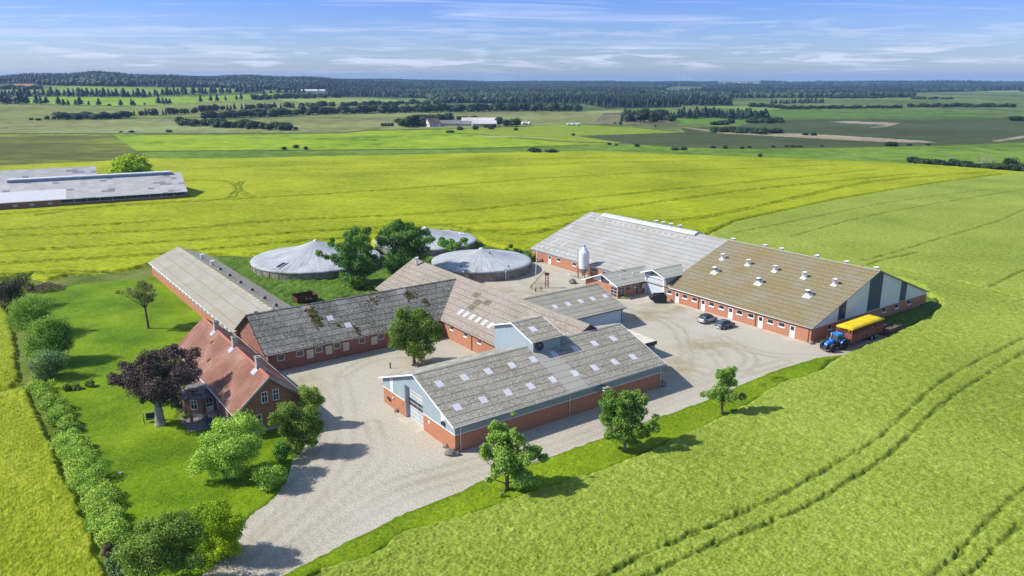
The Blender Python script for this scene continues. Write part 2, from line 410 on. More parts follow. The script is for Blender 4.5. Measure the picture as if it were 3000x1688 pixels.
# rough ground under everything near
GROUND=groundmat('rough_ground',[(.35,lin(70,92,30)),(.5,lin(112,128,52)),(.66,lin(150,150,90))],.12,1.3,.5,bump=.4)
GRAV,t,b=newmat('gravel',.95,.1)
p=pos(t)
n1=t.noise(p,.045,5,.6); n2=t.noise(t.vmul(t.rot(p,rad(-52)),(2.6,.07,1)),.9,6,.6,.4); n3=t.noise(p,7,5,.8); n4=t.noise(p,.35,5,.6)
vo=t.new('ShaderNodeTexVoronoi'); t.put(vo.inputs['Vector'],p); vo.inputs['Scale'].default_value=5.5
c=t.ramp(n3,[(.28,lin(120,108,96,.95)),(.5,lin(180,175,159,1.0)),(.72,lin(225,222,210,1.0))])
c=t.mix(.40,c,t.ramp(t.noise(p,4.2,5,.85),[(.36,lin(92,80,70,.95)),(.52,lin(188,182,167,.98)),(.66,lin(238,233,222,.98))]))
c=t.mix(t.ramp(t.math('ADD',t.math('MULTIPLY',n1,.6),t.math('MULTIPLY',n4,.4)),[(.46,0),(.68,.32)]),c,lin(176,152,118,1.0))
c=t.mix(t.ramp(n2,[(.50,0),(.60,.10),(.64,.10),(.75,0)]),c,lin(140,124,100,1.0))
c=t.mix(t.math('MULTIPLY',attr(t,'rut'),.42),c,lin(128,114,88,1.0))
c=t.mix(t.math('MULTIPLY',attr(t,'dirt'),.6),c,lin(140,124,84,1.0))
t.put(b.inputs['Base Color'],c); t.put(b.inputs['Normal'],t.bump(t.math('ADD',n3,t.math('MULTIPLY',n2,.8)),.6,.08))

# pixel rows -> radii
def rrows(y0,y1,n,power=1.0):
    ys=np.linspace(y0,y1,n); out=[]
    for y_ in ys:
        r=ray(1500,y_); out.append(CAM_H/-r.z*r.y if r.z<-1e-5 else 1e9)
    return np.array(out)
near_r=np.concatenate([[5,30,50],np.geomspace(58,430,260)])
far_r=np.concatenate([rrows(484,262,230),np.geomspace(4000,13500,60)])
far_r=far_r[far_r>432]; far_r=np.sort(far_r)
rr=np.concatenate([near_r,[431],far_r])
X,Y=polar(-62,62,1500,rr); Z=hterr(X,Y)
Xc=(X[:-1,:-1]+X[1:,1:])/2; Yc=(Y[:-1,:-1]+Y[1:,1:])/2; Zc=(Z[:-1,:-1]+Z[1:,1:])/2
zc_=Yc*cp-(Zc-CAM_H)*sp; PX=1500+F_PX*Xc/zc_; PY=844-F_PX*(Yc*sp+(Zc-CAM_H)*cp)/zc_
far=np.hypot(Xc,Yc)>431
cls=np.where(far,1,0)
def fld(stops,**k): return groundmat('field_soil',stops,**k)
def st(a,b_,c_=None): 
    return [(.41,lin(*a)),(.5,lin(*b_)),(.59,lin(*(c_ or b_)))]
FIELDS=[ # name, material, polygon in photo pixels on the terrain
 ('pasture',fld(st((77,96,47),(103,119,61),(125,139,79)),scale=.006,fine=.05,stretch=(1,.5,1)),None),
 ('field',fld(st((111,119,65),(141,145,87),(152,170,111)),scale=.005,fine=.06,rows=(rad(20),6,.10)),[(-200,345),(0,345),(150,352),(360,350),(580,345),(700,352),(1000,334),(1400,326),(1700,327),(1800,322),(2000,336),(1830,362),(1667,364),(1300,378),(1078,382),(1000,389),(620,392),(330,390),(-200,390)]),
 ('field',fld(st((111,119,61),(133,143,75),(149,157,85)),scale=.005,fine=.06),[(-200,306),(0,306),(280,312),(400,312),(560,303),(740,294),(1000,302),(1240,300),(1280,306),(1000,322),(700,335),(580,342),(360,347),(150,349),(-200,342)]),
 ('brown_field',fld(st((92,90,62),(122,116,88),(146,140,112)),scale=.01,fine=.05),[(1770,330),(1950,332),(2080,352),(2100,366),(1990,372),(1850,368),(1740,360)]),
 ('meadow',fld(st((116,140,52),(136,160,60),(148,170,68)),scale=.008,fine=.08),[(-200,263),(0,263),(140,261),(145,252),(320,254),(530,258),(700,260),(760,264),(600,275),(300,284),(-200,284)]),
 ('meadow',fld(st((124,152,42),(144,172,48),(156,182,56)),scale=.008,fine=.08),[(-200,284),(300,285),(600,283),(740,276),(860,272),(860,284),(740,292),(500,306),(400,309),(280,309),(100,304),(-200,304)]),
 ('meadow',fld(st((129,147,69),(149,164,81),(159,174,89)),scale=.008,fine=.08),[(740,291),(830,288),(1000,287),(1100,289),(1240,297),(1240,303),(1000,304)]),
 ('arable_field',fld([(.42,lin(98,98,56)),(.5,lin(118,126,52)),(.58,lin(150,168,56))],scale=.010,fine=.10,stretch=(.5,1,1),finev=.35,rows=(rad(-62),5,.25)),[(-300,391),(330,392),(348,402),(405,443),(470,470),(326,480),(0,495),(-300,500)]),
 ('arable_field',fld([(.40,lin(96,128,30)),(.46,lin(136,166,32)),(.60,lin(168,190,48))],scale=.012,fine=.08,rows=(rad(55),12,.10)),[(330,393),(620,396),(1000,391),(1078,383),(1300,379),(1368,391),(1480,402),(1640,415),(1729,425),(1543,430),(1349,436),(1000,439),(737,441),(400,443)]),
 ('arable_field',fld([(.34,lin(102,123,37)),(.42,lin(128,150,41)),(.64,lin(153,170,59))],scale=.010,fine=.08),[(1300,379),(1520,372),(1690,364),(1850,374),(2010,390),(2100,408),(2010,416),(1830,420),(1729,425),(1640,415),(1480,402),(1368,391)]),
 ('arable_field',fld([(.42,lin(92,122,40)),(.5,lin(114,144,48)),(.58,lin(134,162,62))],scale=.010,fine=.10,rows=(rad(80),9,.12)),[(400,444),(737,442),(1000,440),(1349,437),(1543,431),(1729,426),(1830,421),(1990,432),(2233,437),(2505,432),(2800,424),(3100,413),(3300,405),(3300,540),(3000,520),(2854,505),(2660,492),(2233,474),(1951,464),(1738,455),(1388,462),(1000,469),(700,477),(470,475)]),
 ('marsh',fld([(.32,lin(64,67,39)),(.5,lin(79,92,53)),(.66,lin(94,109,74))],scale=.008,fine=.06,stretch=(.6,1.4,1)),[(1690,398),(2010,388),(1990,374),(2150,370),(2260,350),(2640,350),(3300,340),(3300,405),(3100,413),(2800,423),(2505,431),(2233,436),(1990,431),(1830,420)]),
 ('field',fld(st((79,107,45),(95,127,53),(107,139,61)),scale=.006,fine=.05),[(2150,332),(2260,324),(2700,319),(2900,332),(2960,346),(2750,349),(2640,350),(2400,347),(2280,349)]),
 ('field',fld(st((83,115,45),(103,137,53),(111,147,59)),scale=.006,fine=.05),[(2000,342),(2180,350),(2190,362),(2000,368),(1960,356)]),
 ('field',fld(st((109,132,61),(127,153,73),(135,161,79)),scale=.006,fine=.05),[(2040,311),(2240,311),(2300,320),(2200,326),(2140,318),(2050,316)]),
 ('ditch',fld(st((73,89,34),(92,108,42))),[(-200,389),(330,390.5),(1000,388),(1078,381),(1300,376.5),(1520,370.5),(1520,372.3),(1300,379),(1078,384),(1000,391),(330,393.5),(-200,392)]),
 ('ditch',fld(st((73,89,34),(92,108,42))),[(400,442),(737,439.5),(1000,438),(1349,434.5),(1543,429),(1729,423.5),(1729,426),(1543,432),(1349,437.5),(1000,441),(737,443),(400,445)]),
 ('ditch',fld(st((77,89,38),(99,108,48))),[(1380,391),(1640,413),(1830,419.5),(1990,430.5),(2233,435),(2505,430.5),(2800,423),(3100,412.5),(3100,415),(2800,426),(2505,433),(2233,437.5),(1990,433),(1830,422),(1640,415.5),(1378,393)]),
 ('track',fld(st((150,150,110),(176,172,130))),[(1400,397),(1500,399.5),(1600,404),(1660,408),(1600,406),(1500,402),(1400,399)]),
 ('ditch',fld(st((65,79,38),(84,97,46))),[(2240,345),(2500,347),(2960,343.5),(2960,345.5),(2500,349),(2240,347)]),
 ('ditch',fld(st((65,79,38),(84,97,46))),[(2300,330),(2700,331.5),(2960,334),(2960,335.5),(2700,333),(2300,331.5)]),
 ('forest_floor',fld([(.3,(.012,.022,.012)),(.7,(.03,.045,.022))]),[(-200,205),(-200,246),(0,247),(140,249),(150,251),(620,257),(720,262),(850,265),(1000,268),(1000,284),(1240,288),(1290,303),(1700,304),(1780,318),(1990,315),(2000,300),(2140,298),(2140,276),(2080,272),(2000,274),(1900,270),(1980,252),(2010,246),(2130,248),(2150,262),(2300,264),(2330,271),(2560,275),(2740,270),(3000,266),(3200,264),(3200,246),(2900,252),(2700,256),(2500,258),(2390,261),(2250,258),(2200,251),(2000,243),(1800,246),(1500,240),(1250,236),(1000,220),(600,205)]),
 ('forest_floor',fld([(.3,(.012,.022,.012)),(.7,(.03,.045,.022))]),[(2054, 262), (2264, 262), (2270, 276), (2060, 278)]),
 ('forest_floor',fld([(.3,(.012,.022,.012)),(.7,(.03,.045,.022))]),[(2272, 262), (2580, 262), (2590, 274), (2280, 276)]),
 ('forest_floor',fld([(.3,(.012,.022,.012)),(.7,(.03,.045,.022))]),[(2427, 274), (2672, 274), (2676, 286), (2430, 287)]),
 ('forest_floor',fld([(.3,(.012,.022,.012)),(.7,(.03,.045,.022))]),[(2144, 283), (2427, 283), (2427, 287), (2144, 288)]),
 ('reed_bed',fld(st((140,128,104),(164,150,124),(182,168,142)),scale=.02,fine=.2),[(1980,371),(2160,387),(2350,391),(2520,401),(2700,412),(2745,418),(2600,417),(2450,409),(2230,397),(2100,390)]),
 ('reed_bed',fld(st((140,128,104),(160,148,122),(178,166,140)),scale=.02,fine=.2),[(2430,357),(2480,355),(2640,360),(2600,371),(2545,375),(2600,366),(2480,361)]),
 ('reed_bed',fld(st((140,128,104),(160,148,122),(178,166,140)),scale=.02,fine=.2),[(2905,413),(3000,397),(3200,390),(3200,395),(3010,403),(2925,415)]),
 ('field',fld(st((129,147,79),(149,162,94),(159,166,104)),scale=.006,fine=.05),[(2060,276),(2160,275),(2270,273),(2390,278),(2300,283),(2150,284),(2060,282)]),
 ('field',fld(st((137,157,103),(156,177,128),(165,182,134)),scale=.006,fine=.05),[(2800,262),(2980,263),(2990,269),(2840,269)]),
 ('field',fld(st((109,137,79),(129,152,94),(139,162,104)),scale=.006,fine=.05),[(2480,248),(2620,241),(2680,244),(2600,250)]),
]
for i,(nm,mt,pl) in enumerate(FIELDS):
    if pl: cls[far&inpoly(PX,PY,pl)]=i+1
cls[far&(PY<246)&(cls==1)]=1
attrs={'rut':np.zeros_like(X),'dirt':np.zeros_like(X)}
o=meshgrid_obj('ground',X,Y,Z,cls==0,GROUND); tag(o,kind='structure')
for i,(nm,mt,pl) in enumerate(FIELDS):
    k=(cls==i+1)
    if k.any(): tag(meshgrid_obj(nm,X,Y,Z,k,mt),kind='structure')
# far water: a strip of lake
LAKE=plain('lake_water',(.45,.50,.60),.1,.5,var=.02)
# ------------------------------------------------------------------ yard: gravel sheet with ruts
def flatsheet(name,poly,z,mat,step=1.2,rut=None,dirt=None,label=None):
    P=poly; xs=[p[0] for p in P]; ys=[p[1] for p in P]
    nx=int((max(xs)-min(xs))/step)+2; ny=int((max(ys)-min(ys))/step)+2
    import bmesh
    bm=bmesh.new(); vs=[bm.verts.new((x_,y_,z)) for x_,y_ in P]; bm.faces.new(vs)
    for i in range(1,nx): bmesh.ops.bisect_plane(bm,geom=bm.verts[:]+bm.edges[:]+bm.faces[:],plane_co=(min(xs)+i*step,0,0),plane_no=(1,0,0))
    for i in range(1,ny): bmesh.ops.bisect_plane(bm,geom=bm.verts[:]+bm.edges[:]+bm.faces[:],plane_co=(0,min(ys)+i*step,0),plane_no=(0,1,0))
    for f in bm.faces:
        if f.normal.z<0: f.normal_flip()
    me=bpy.data.meshes.new(name); bm.to_mesh(me); bm.free()
    co=np.empty(len(me.vertices)*3); me.vertices.foreach_get('co',co); co=co.reshape(-1,3)
    for nm,fn in (('rut',rut),('dirt',dirt)):
        if fn is not None:
            at=me.attributes.new(nm,'FLOAT','POINT'); at.data.foreach_set('value',fn(co[:,0],co[:,1]))
    me.materials.append(mat); o=bpy.data.objects.new(name,me); COL.objects.link(o); tag(o,kind='structure'); return o
def GG(*pts): return [G(*p) for p in pts]
def WW(*pts): return [tuple(W3(*p)[:2]) for p in pts]
def smoothpoly(P,n=4,jit=0):
    out=[]; k=len(P)
    for i in range(k):
        p0,p1,p2,p3=[np.array(P[(i+j-1)%k]) for j in range(4)]
        for s in range(n):
            t_=s/n; q=.5*((2*p1)+(-p0+p2)*t_+(2*p0-5*p1+4*p2-p3)*t_**2+(-p0+3*p1-3*p2+p3)*t_**3)
            out.append((q[0]+random.uniform(-jit,jit),q[1]+random.uniform(-jit,jit)))
    return out
east_edge=[(831,1688),(986,1607),(1188,1506),(1343,1444),(1406,1414),(1599,1345),(1765,1285),(1940,1221),(2069,1174),(2175,1127),(2282,1084),(2389,1052)]
def sm_open(P,n=5,jit=.0):
    out=[]
    for i in range(len(P)-1):
        p0=np.array(P[max(i-1,0)]); p1=np.array(P[i]); p2=np.array(P[i+1]); p3=np.array(P[min(i+2,len(P)-1)])
        for s in range(n):
            t_=s/n; q=.5*((2*p1)+(-p0+p2)*t_+(2*p0-5*p1+4*p2-p3)*t_**2+(-p0+3*p1-3*p2+p3)*t_**3)
            out.append((q[0]+random.uniform(-jit,jit),q[1]+random.uniform(-jit,jit)))
    out.append(tuple(P[-1])); return out
east_w=sm_open([G(600,1830)]+GG(*east_edge)+GG((2473,1040),(2560,1012),(2640,966),(2690,938)),6,.06)
west_w=sm_open(GG((500,1800),(593,1688),(693,1577),(720,1529),(749,1499),(794,1466),(820,1440),(849,1380),(857,1350),(879,1325),(890,1300),(850,1262),(800,1272)),4,.12)
yard=east_w+WW((124,71.8),(115,72),(115,100),(115,151),(112.5,154),(109.5,157),(106,160),(99,163),(90,160),(84,152),(80,146),(79,139),(72,139.5),(64,141),(60,143),(62,139),(64,134),(65,128),(50,124),(34.3,124),(33.0,121),(33,92.6),(30,92.4))+west_w[::-1]
ruts=[sm_open([G(*q) for q in l],6) for l in [
 [(650,1688),(800,1560),(950,1420),(1010,1300),(1020,1200),(1000,1110)],[(700,1688),(860,1560),(1010,1440),(1110,1340),(1090,1240)],
 [(760,1688),(930,1560),(1130,1430),(1330,1370),(1560,1310),(1760,1240),(1980,1150),(2120,1080),(2050,1000)],
 [(820,1660),(1000,1540),(1200,1440),(1420,1375),(1620,1310),(1850,1220),(2100,1120),(2300,1060)],
 [(620,1660),(750,1530),(890,1400),(960,1300),(970,1200),(900,1110)],[(1000,1100),(1100,1050),(1250,1040)],[(2010,1080),(2080,1110),(2150,1100),(2200,1050),(2120,990)],
 [(1990,1060),(2050,1020),(2130,1010),(2260,1040),(2400,1045)],[(1900,920),(1980,960),(2010,1030),(2000,1100)],[(1600,870),(1700,850),(1680,800)]]]
def rutf(x,y):
    o=np.zeros_like(x)
    for L in ruts:
        d=segdist(x,y,L,False); o=np.maximum(o,np.exp(-((d-.9)/.35)**2)); o=np.maximum(o,.16*np.exp(-(d/3.2)**2))
    return np.clip(o*(.25+1.1*vnoise(x,y,7,3)),0,1)
dirts=[(G(1540,905),4.5),(G(1700,1000),4),(G(1985,905),6),(G(1230,1060),3.5),(G(905,1120),4),(G(1420,860),6),(G(1560,850),5),(G(1580,830),3),(G(1300,960),5),(G(1380,990),4),(G(2070,1010),5),(G(1980,1080),5),(G(1860,925),6),(G(2500,1020),4),(G(2580,990),4),(G(880,1255),3)]
def dirtf(x,y):
    o=np.zeros_like(x)
    for (a,b_),r in dirts: o+=np.exp(-((x-a)**2+(y-b_)**2)/r**2)
    return np.clip(o*(vnoise(x,y,1.7,5)*1.3+vnoise(x,y,.7,6)*.5-.25),0,1)
flatsheet('gravel_yard',yard,.012,GRAV,.55,rutf,dirtf)
CONS=plain('concrete_slab',(.52,.46,.38),.9,.1,var=.12,scale=.5)
flatsheet('concrete_apron',WW((107.0,110.9),(107.3,105.8),(111.9,105.4),(114.9,104.8),(115,111)),.028,CONS,5)
flatsheet('concrete_apron',WW((42.9,86.2),(42.9,80.2),(44.6,80.6),(44.6,85.6)),.028,CONS,5)
for wd in (102.1,95.4,88.7,82,75.2): flatsheet('concrete_path',WW((113.2,wd+.9),(113.2,wd-1.0),(115,wd-1.0),(115,wd+.9)),.026,CONS,5)
flatsheet('concrete_path',WW((113.9,104),(113.9,71.9),(115,71.9),(115,104)),.020,CONS,5)
PAV=plain('patio_paving',(.22,.20,.18),.95,.1,var=.25,scale=1.5,bump=.4)
flatsheet('patio',WW((19.3,103.1),(19.1,98.1),(20.8,97.6),(23.0,97.9),(23.6,103.2)),.024,PAV,5)
# track to the neighbour farm
flatsheet('track',GG((-150,640),(0,630),(90,622),(60,632),(0,638),(-150,655)),.02,CONS,20)

# ------------------------------------------------------------------ crops and grass: relief meshes that stand on the ground
def plants(name,label,cat,poly,mat,a0,a1,r0,r1,step,H,amp,edge=.6,tracks=(),tw=.35,td=.8,n1=.45,n2=1.3,skirt=True):
    nr=int(math.log(r1/r0)/step)+1; na=int(math.radians(a1-a0)/step)+1
    X,Y=polar(a0,a1,na,np.geomspace(r0,r1,nr))
    # thin out the grid where it is far outside the polygon
    ins=inpoly(X,Y,poly); d=segdist(X,Y,poly); s=np.where(ins,d,-d)
    s=s+(vnoise(X,Y,.9,11)-.5)*.5+(vnoise(X,Y,3.5,12)-.5)*.5*edge
    tr=np.zeros_like(X)
    for T in tracks:
        pts,wd,off=T
        dd=segdist(X,Y,pts,False); dd=np.abs(dd-off) if off else dd
        dd=dd+(vnoise(X,Y,1.5,21)-.5)*wd*1.5+(vnoise(X,Y,.55,22)-.5)*wd*1.6
        tr=np.maximum(tr,np.exp(-(dd/wd)**2)*(.55+.6*vnoise(X,Y,2.3,41)))
    R=np.hypot(X,Y); cell=R*step
    f=lambda sc_: np.clip(sc_/(cell*1.2),0,1)
    nz=(vnoise(X,Y,n1,31)-.5)*f(n1)+(vnoise(X,Y,n2,32)-.5)*.75*f(n2)+(vnoise(X,Y,n1*.5,34)-.5)*.8*f(n1*.5)+(vnoise(X,Y,9,33)-.5)*.5
    up=np.clip(s/edge,0,1); up=up*up*(3-2*up)
    Z=H*up*(1-td*tr)+amp*nz*up+np.where(s<0,-.12,0.0)+.03*(s>=0)
    kv=s>-max(.4,edge*.5)
    keep=kv[:-1,:-1]|kv[1:,1:]|kv[:-1,1:]|kv[1:,:-1]
    o=meshgrid_obj(name,X,Y,Z,keep,mat,{'track':tr,'edge':np.clip(1-s/(edge*2.5),0,1)})
    tag(o,label,cat,kind='stuff'); return o
def cropmat(name,stops,trackc,flower=None,edgec=None,fine=3.0,bumpd=.25,bumps=.7,stretch=(1,1,1),rot=0,patch=.02,pm=.35,flamt=.6,trackamt=.85):
    m,t,b=newmat(name,.85,.12); p=pos(t); q=t.vmul(t.rot(p,rot),stretch)
    a=t.noise(q,fine,5,.7); a2=t.noise(q,fine*.22,5,.65); c_=t.noise(p,patch,5,.55)
    f=t.math('ADD',t.math('ADD',t.math('MULTIPLY',a,.56),t.math('MULTIPLY',a2,.44-pm)),t.math('MULTIPLY',c_,pm))
    c=t.ramp(f,stops)
    if edgec: c=t.mix(t.math('MULTIPLY',attr(t,'edge'),.8),c,edgec)
    tk=attr(t,'track')
    c=t.mix(t.math('MULTIPLY',tk,trackamt),c,trackc)
    if flower:
        ff=t.ramp(t.noise(p,3.2,3,.7),[(.60,0),(.67,1)])
        near=t.math('MULTIPLY',t.ramp(tk,[(.02,0),(.10,1),(.5,.8),(1,.2)]),ff)
        c=t.mix(t.math('MULTIPLY',near,flamt),c,flower)
    t.put(b.inputs['Base Color'],c)
    t.put(b.inputs['Normal'],t.bump(t.math('ADD',a,t.math('MULTIPLY',a2,1.2)),bumps,bumpd)); 
    return m
BARLEY=cropmat('barley',[(.36,lin(84,104,4)),(.49,lin(158,170,12)),(.61,lin(200,204,46))],lin(70,96,4),None,None,trackamt=1.0,fine=1.4,stretch=(.28,1.9,1),rot=rad(14),patch=.02,pm=.26,bumpd=.3,bumps=.5)
BARLEY2=cropmat('barley_close',[(.34,lin(88,102,6)),(.50,lin(150,166,24)),(.64,lin(204,206,84))],lin(70,88,4),None,None,fine=2.6,stretch=(1.6,.6,1),rot=rad(-28),patch=.05,pm=.25,bumpd=.3,bumps=.7)
RAPE=cropmat('rapeseed',[(.36,lin(86,106,30)),(.49,lin(144,163,55)),(.62,lin(190,202,98))],lin(78,104,30),lin(208,208,40),None,fine=5.5,patch=.035,pm=.18,bumpd=.14,bumps=.6,stretch=(1,.6,1),rot=rad(40),trackamt=.6,flamt=.8)
LAWN=cropmat('lawn_grass',[(.36,lin(66,96,3)),(.50,lin(108,142,5)),(.64,lin(146,172,24))],lin(80,120,10),None,None,fine=4,patch=.09,pm=.5,bumpd=.12,bumps=.5)
VERGE=cropmat('verge_grass',[(.36,lin(76,104,6)),(.50,lin(122,150,14)),(.64,lin(164,184,44))],lin(60,90,8),lin(220,220,60),lin(72,108,8),fine=3.2,patch=.10,pm=.35,bumpd=.18,bumps=.6)
ROUGH=cropmat('rough_grass',[(.34,lin(58,86,20)),(.50,lin(92,126,38)),(.64,lin(136,160,72))],lin(50,76,18),None,lin(96,110,50),fine=2.2,patch=.12,pm=.35,bumpd=.3,bumps=.8)

barley_far=[(-260,510),(0,488),(326,474),(435,467),(700,467),(1000,459),(1388,452),(1738,445),(1951,454),(2233,464),(2660,481),(2854,495),(3000,507),(3060,511)]
barley_near=[(2936,513),(2700,545),(2446,588),(2290,622),(2155,652),(2074,690),(1950,740),(1700,740),(1560,732),(1534,733),(1474,731),(1423,716),(1392,699),(1240,690),(1095,728),(1080,706),(900,745),(730,752),(655,748),(610,752),(560,755),(500,775),(440,778),(400,792),(330,802),(215,808),(130,828),(60,812),(-300,850)]
bar=GG(*barley_far)+GG(*barley_near)
def TL(*p): return sm_open([G(*q) for q in p],4)
tw=[]
M=1.165
for l in [[(0,600),(400,585),(700,560),(1100,540),(1500,500),(1800,470),(2200,430)],[(0,640),(450,612),(900,580),(1300,560),(1640,515),(1900,480),(2300,440)],
 [(-50,548),(300,522),(600,505),(1000,480),(1400,450),(1800,430),(2100,418)],[(1120,572),(1240,590),(1340,592),(1500,556),(1700,560),(1900,525),(2200,460),(2500,435)],
 [(0,670),(400,645),(640,622),(900,600),(950,590),(1300,585)],[(460,458),(540,458),(585,462),(602,478),(590,492),(560,505),(300,520),(100,545)],
 [(610,460),(600,480),(640,500)],[(480,428),(900,414),(1400,402),(1900,398)],[(650,430),(1100,426),(1600,410),(2150,408)],[(1700,600),(1900,560),(2100,520),(2400,460)],[(-40,585),(200,574),(420,560)],[(0,700),(160,690),(330,690),(420,672)]]:
    L=TL(*[(a*M,b_*M) for a,b_ in l]); tw.append((L,.52,.95))
plants('barley_field','tall yellow green barley covering the whole field behind the farm, with dark tramlines','crop',bar,BARLEY,-43,44,142,500,.00185,.75,.16,edge=1.2,tracks=tw,n1=.6,n2=1.9,td=.75)
left_a=GG((-400,890),(-60,900),(15,895),(35,940),(55,1040),(64,1128),(30,1142),(-60,1150),(-400,1170))
left_b=GG((-400,1185),(0,1158),(84,1140),(122,1230),(188,1370),(250,1500),(305,1640),(345,1740),(330,1850),(-400,1850))
plants('barley_strip','yellow barley strip left of the tall shrubs, above the dark gap','crop',left_a,BARLEY2,-46,-28,98,240,.002,.7,.16,edge=.8,n1=.4,n2=1.2)
plants('barley_strip','yellow barley in the bottom left corner beside the long hedge','crop',left_b,BARLEY2,-46,-24,50,150,.0022,.7,.18,edge=.8,n1=.35,n2=1.1)
rape_edge=[(936,1673),(1072,1642),(1180,1562),(1343,1525),(1460,1482),(1560,1450),(1654,1417),(1812,1366),(1898,1323),(2026,1268),(2111,1229),(2180,1190),(2239,1157),(2300,1122),(2400,1093),(2440,1058),(2494,1035),(2599,990),(2644,968),(2704,940),(2752,905),(2742,882),(2714,866),(2690,840),(2500,790),(2250,740),(2090,706)]
rape=GG((2074,690),(2155,654),(2290,624),(2446,590),(2700,547),(2936,515),(3080,506),(3400,500),(3500,1000),(3500,1900),(640,1900),(800,1740))+GG(*rape_edge)
rt=[]
for l in [[(1750,1720),(1900,1640),(2078,1561),(2194,1510),(2279,1472),(2388,1410),(2485,1355),(2582,1293),(2679,1200),(2796,1107),(3000,1002),(3200,900)],
          [(1830,1740),(2000,1658),(2116,1604),(2233,1557),(2349,1507),(2440,1455),(2574,1371),(2660,1297),(2757,1200),(2860,1130),(3000,1045),(3200,940)],
          [(2640,1760),(2757,1688),(2834,1608),(2931,1510),(3000,1448),(3200,1290)],[(2760,1760),(2854,1688),(2951,1588),(3100,1470)]]: rt.append((TL(*l),.27,0))
for l in [[(2530,771),(2607,752),(2759,705),(2924,655),(3000,622),(3200,550)],[(2560,786),(2676,807),(2786,829),(2883,854),(3000,887),(3300,960)],[(2700,745),(2530,790),(2600,840)],
          [(2150,690),(2300,660),(2600,600),(2900,560)],[(2900,850),(3000,800)],[(2320,700),(2500,650),(2700,610),(3000,560)]]: rt.append((TL(*l),.36,0))
plants('rapeseed_field','pale green rapeseed crop filling the right side and the foreground','crop',rape,RAPE,-16,44,52,480,.00175,.80,.14,edge=.9,tracks=rt,td=.55,n1=.24,n2=.7)
verge=east_w[2:-14]+GG((2430,1062),(2400,1100),(2300,1130),(2239,1164),(2180,1197),(2111,1236),(2026,1275),(1898,1330),(1812,1373),(1654,1424),(1560,1457),(1460,1489),(1343,1532),(1180,1570),(1072,1650),(936,1680),(830,1740),(640,1880))
plants('verge_grass','bright green grass verge between the gravel yard and the rapeseed','grass',verge,VERGE,-20,26,52,132,.0021,.22,.09,edge=.35,n1=.35,n2=.9,tracks=[([G(1700,1353)],1.2,0),([G(2290,1115),G(2240,1130)],1.0,0)],td=.1)
lawn=GG((200,812),(330,803),(400,794),(437,780))+WW((34.2,186),(34.3,131),(34.2,127.2),(33.4,123.6),(24,123),(23.9,108),(20.5,108),(19,103.2),(19.1,97.9),(24,97),(24,92.2),(33,92.2))+GG((862,1262),(885,1300),(879,1325),(857,1350),(849,1380),(820,1440),(794,1466),(749,1499),(720,1529),(690,1577),(590,1690),(520,1760),(380,1760),(330,1600),(300,1490),(240,1360),(180,1230),(130,1130),(150,1040),(140,930),(110,850))
plants('lawn','bright green mown lawn of the farmhouse garden','grass',lawn,LAWN,-37,-12,56,190,.0021,.07,.05,edge=.25,n1=.4,n2=1.6)
roughp=GG((612,752),(655,756),(730,758),(900,752),(1080,712),(1095,735),(1240,700),(1392,705),(1423,724),(1474,739),(1534,741),(1556,738))+WW((113,150),(109.5,158),(106,162),(99,164.5),(90,161),(83,153),(78,147),(70,141),(62,144),(58,142),(62,138),(64,128),(48.5,128),(48.4,186))
plants('rough_grass','tall rough green grass around the slurry tanks behind the barns','grass',roughp,ROUGH,-25,5,128,220,.0021,.55,.40,edge=.8,n1=.7,n2=2.4)
margin=GG((2440,1052),(2494,1028),(2599,980),(2644,960),(2704,932),(2760,905),(2750,870),(2700,830))+WW((154.3,71.8),(130,71.6),(127,69.5),(124,66),(119,65))
plants('shaded_grass','dark tussocky grass below the white gable of the long barn','grass',GG((2590,985),(2644,965),(2704,938),(2762,906),(2752,878),(2735,868))+WW((154.6,71.9),(131.5,71.5)),ROUGH,24,32,120,175,.002,.45,.3,edge=.6,n1=.6,n2=2)
# ------------------------------------------------------------------ building helpers (farm coordinates)
def side(S,u0,u1,w0,w1):
    """outward frame of a wall: x along the wall, y outward, z up; plus its length"""
    if S=='s': return Fr((u0,w0,0),(1,0,0),(0,-1,0),(0,0,1)),u1-u0
    if S=='n': return Fr((u0,w1,0),(1,0,0),(0,1,0),(0,0,1)),u1-u0
    if S=='w': return Fr((u0,w0,0),(0,1,0),(-1,0,0),(0,0,1)),w1-w0
    if S=='e': return Fr((u1,w0,0),(0,1,0),(1,0,0),(0,0,1)),w1-w0
def wallpanel(mb,fr,L,zb,top,holes=(),cuts=(),depth=.14,a_start=0.0):
    """wall skin with real openings; top(a) gives the height; holes (a0,a1,z0,z1) in wall coordinates"""
    xs=sorted({a_start,L,*[c for c in cuts if a_start<c<L],*[h[0] for h in holes],*[h[1] for h in holes]})
    def quad(p):
        p=[fr(*q) for q in p]
        if fr.flip: p=p[::-1]
        mb.poly(p)
    for a,b_ in zip(xs[:-1],xs[1:]):
        m=(a+b_)/2; hs=sorted([h for h in holes if h[0]<m<h[1]],key=lambda h:h[2]); z=zb
        for h in hs:
            if h[2]>z+1e-4: quad([(b_,0,z),(a,0,z),(a,0,h[2]),(b_,0,h[2])])
            z=h[3]
        ta,tb=top(a),top(b_)
        if min(ta,tb)>z-1e-6 or max(ta,tb)>z+.02: quad([(b_,0,z),(a,0,z),(a,0,max(ta,z)),(b_,0,max(tb,z))])
    for (a,b_,z0,z1) in holes:
        d=-depth
        quad([(a,0,z0),(a,d,z0),(a,d,z1),(a,0,z1)]); quad([(b_,d,z0),(b_,0,z0),(b_,0,z1),(b_,d,z1)])
        if z1<max(top(a),top(b_))-.02: quad([(a,0,z1),(a,d,z1),(b_,d,z1),(b_,0,z1)])
        if z0>zb+.02: quad([(a,0,z0),(b_,0,z0),(b_,d,z0),(a,d,z0)])
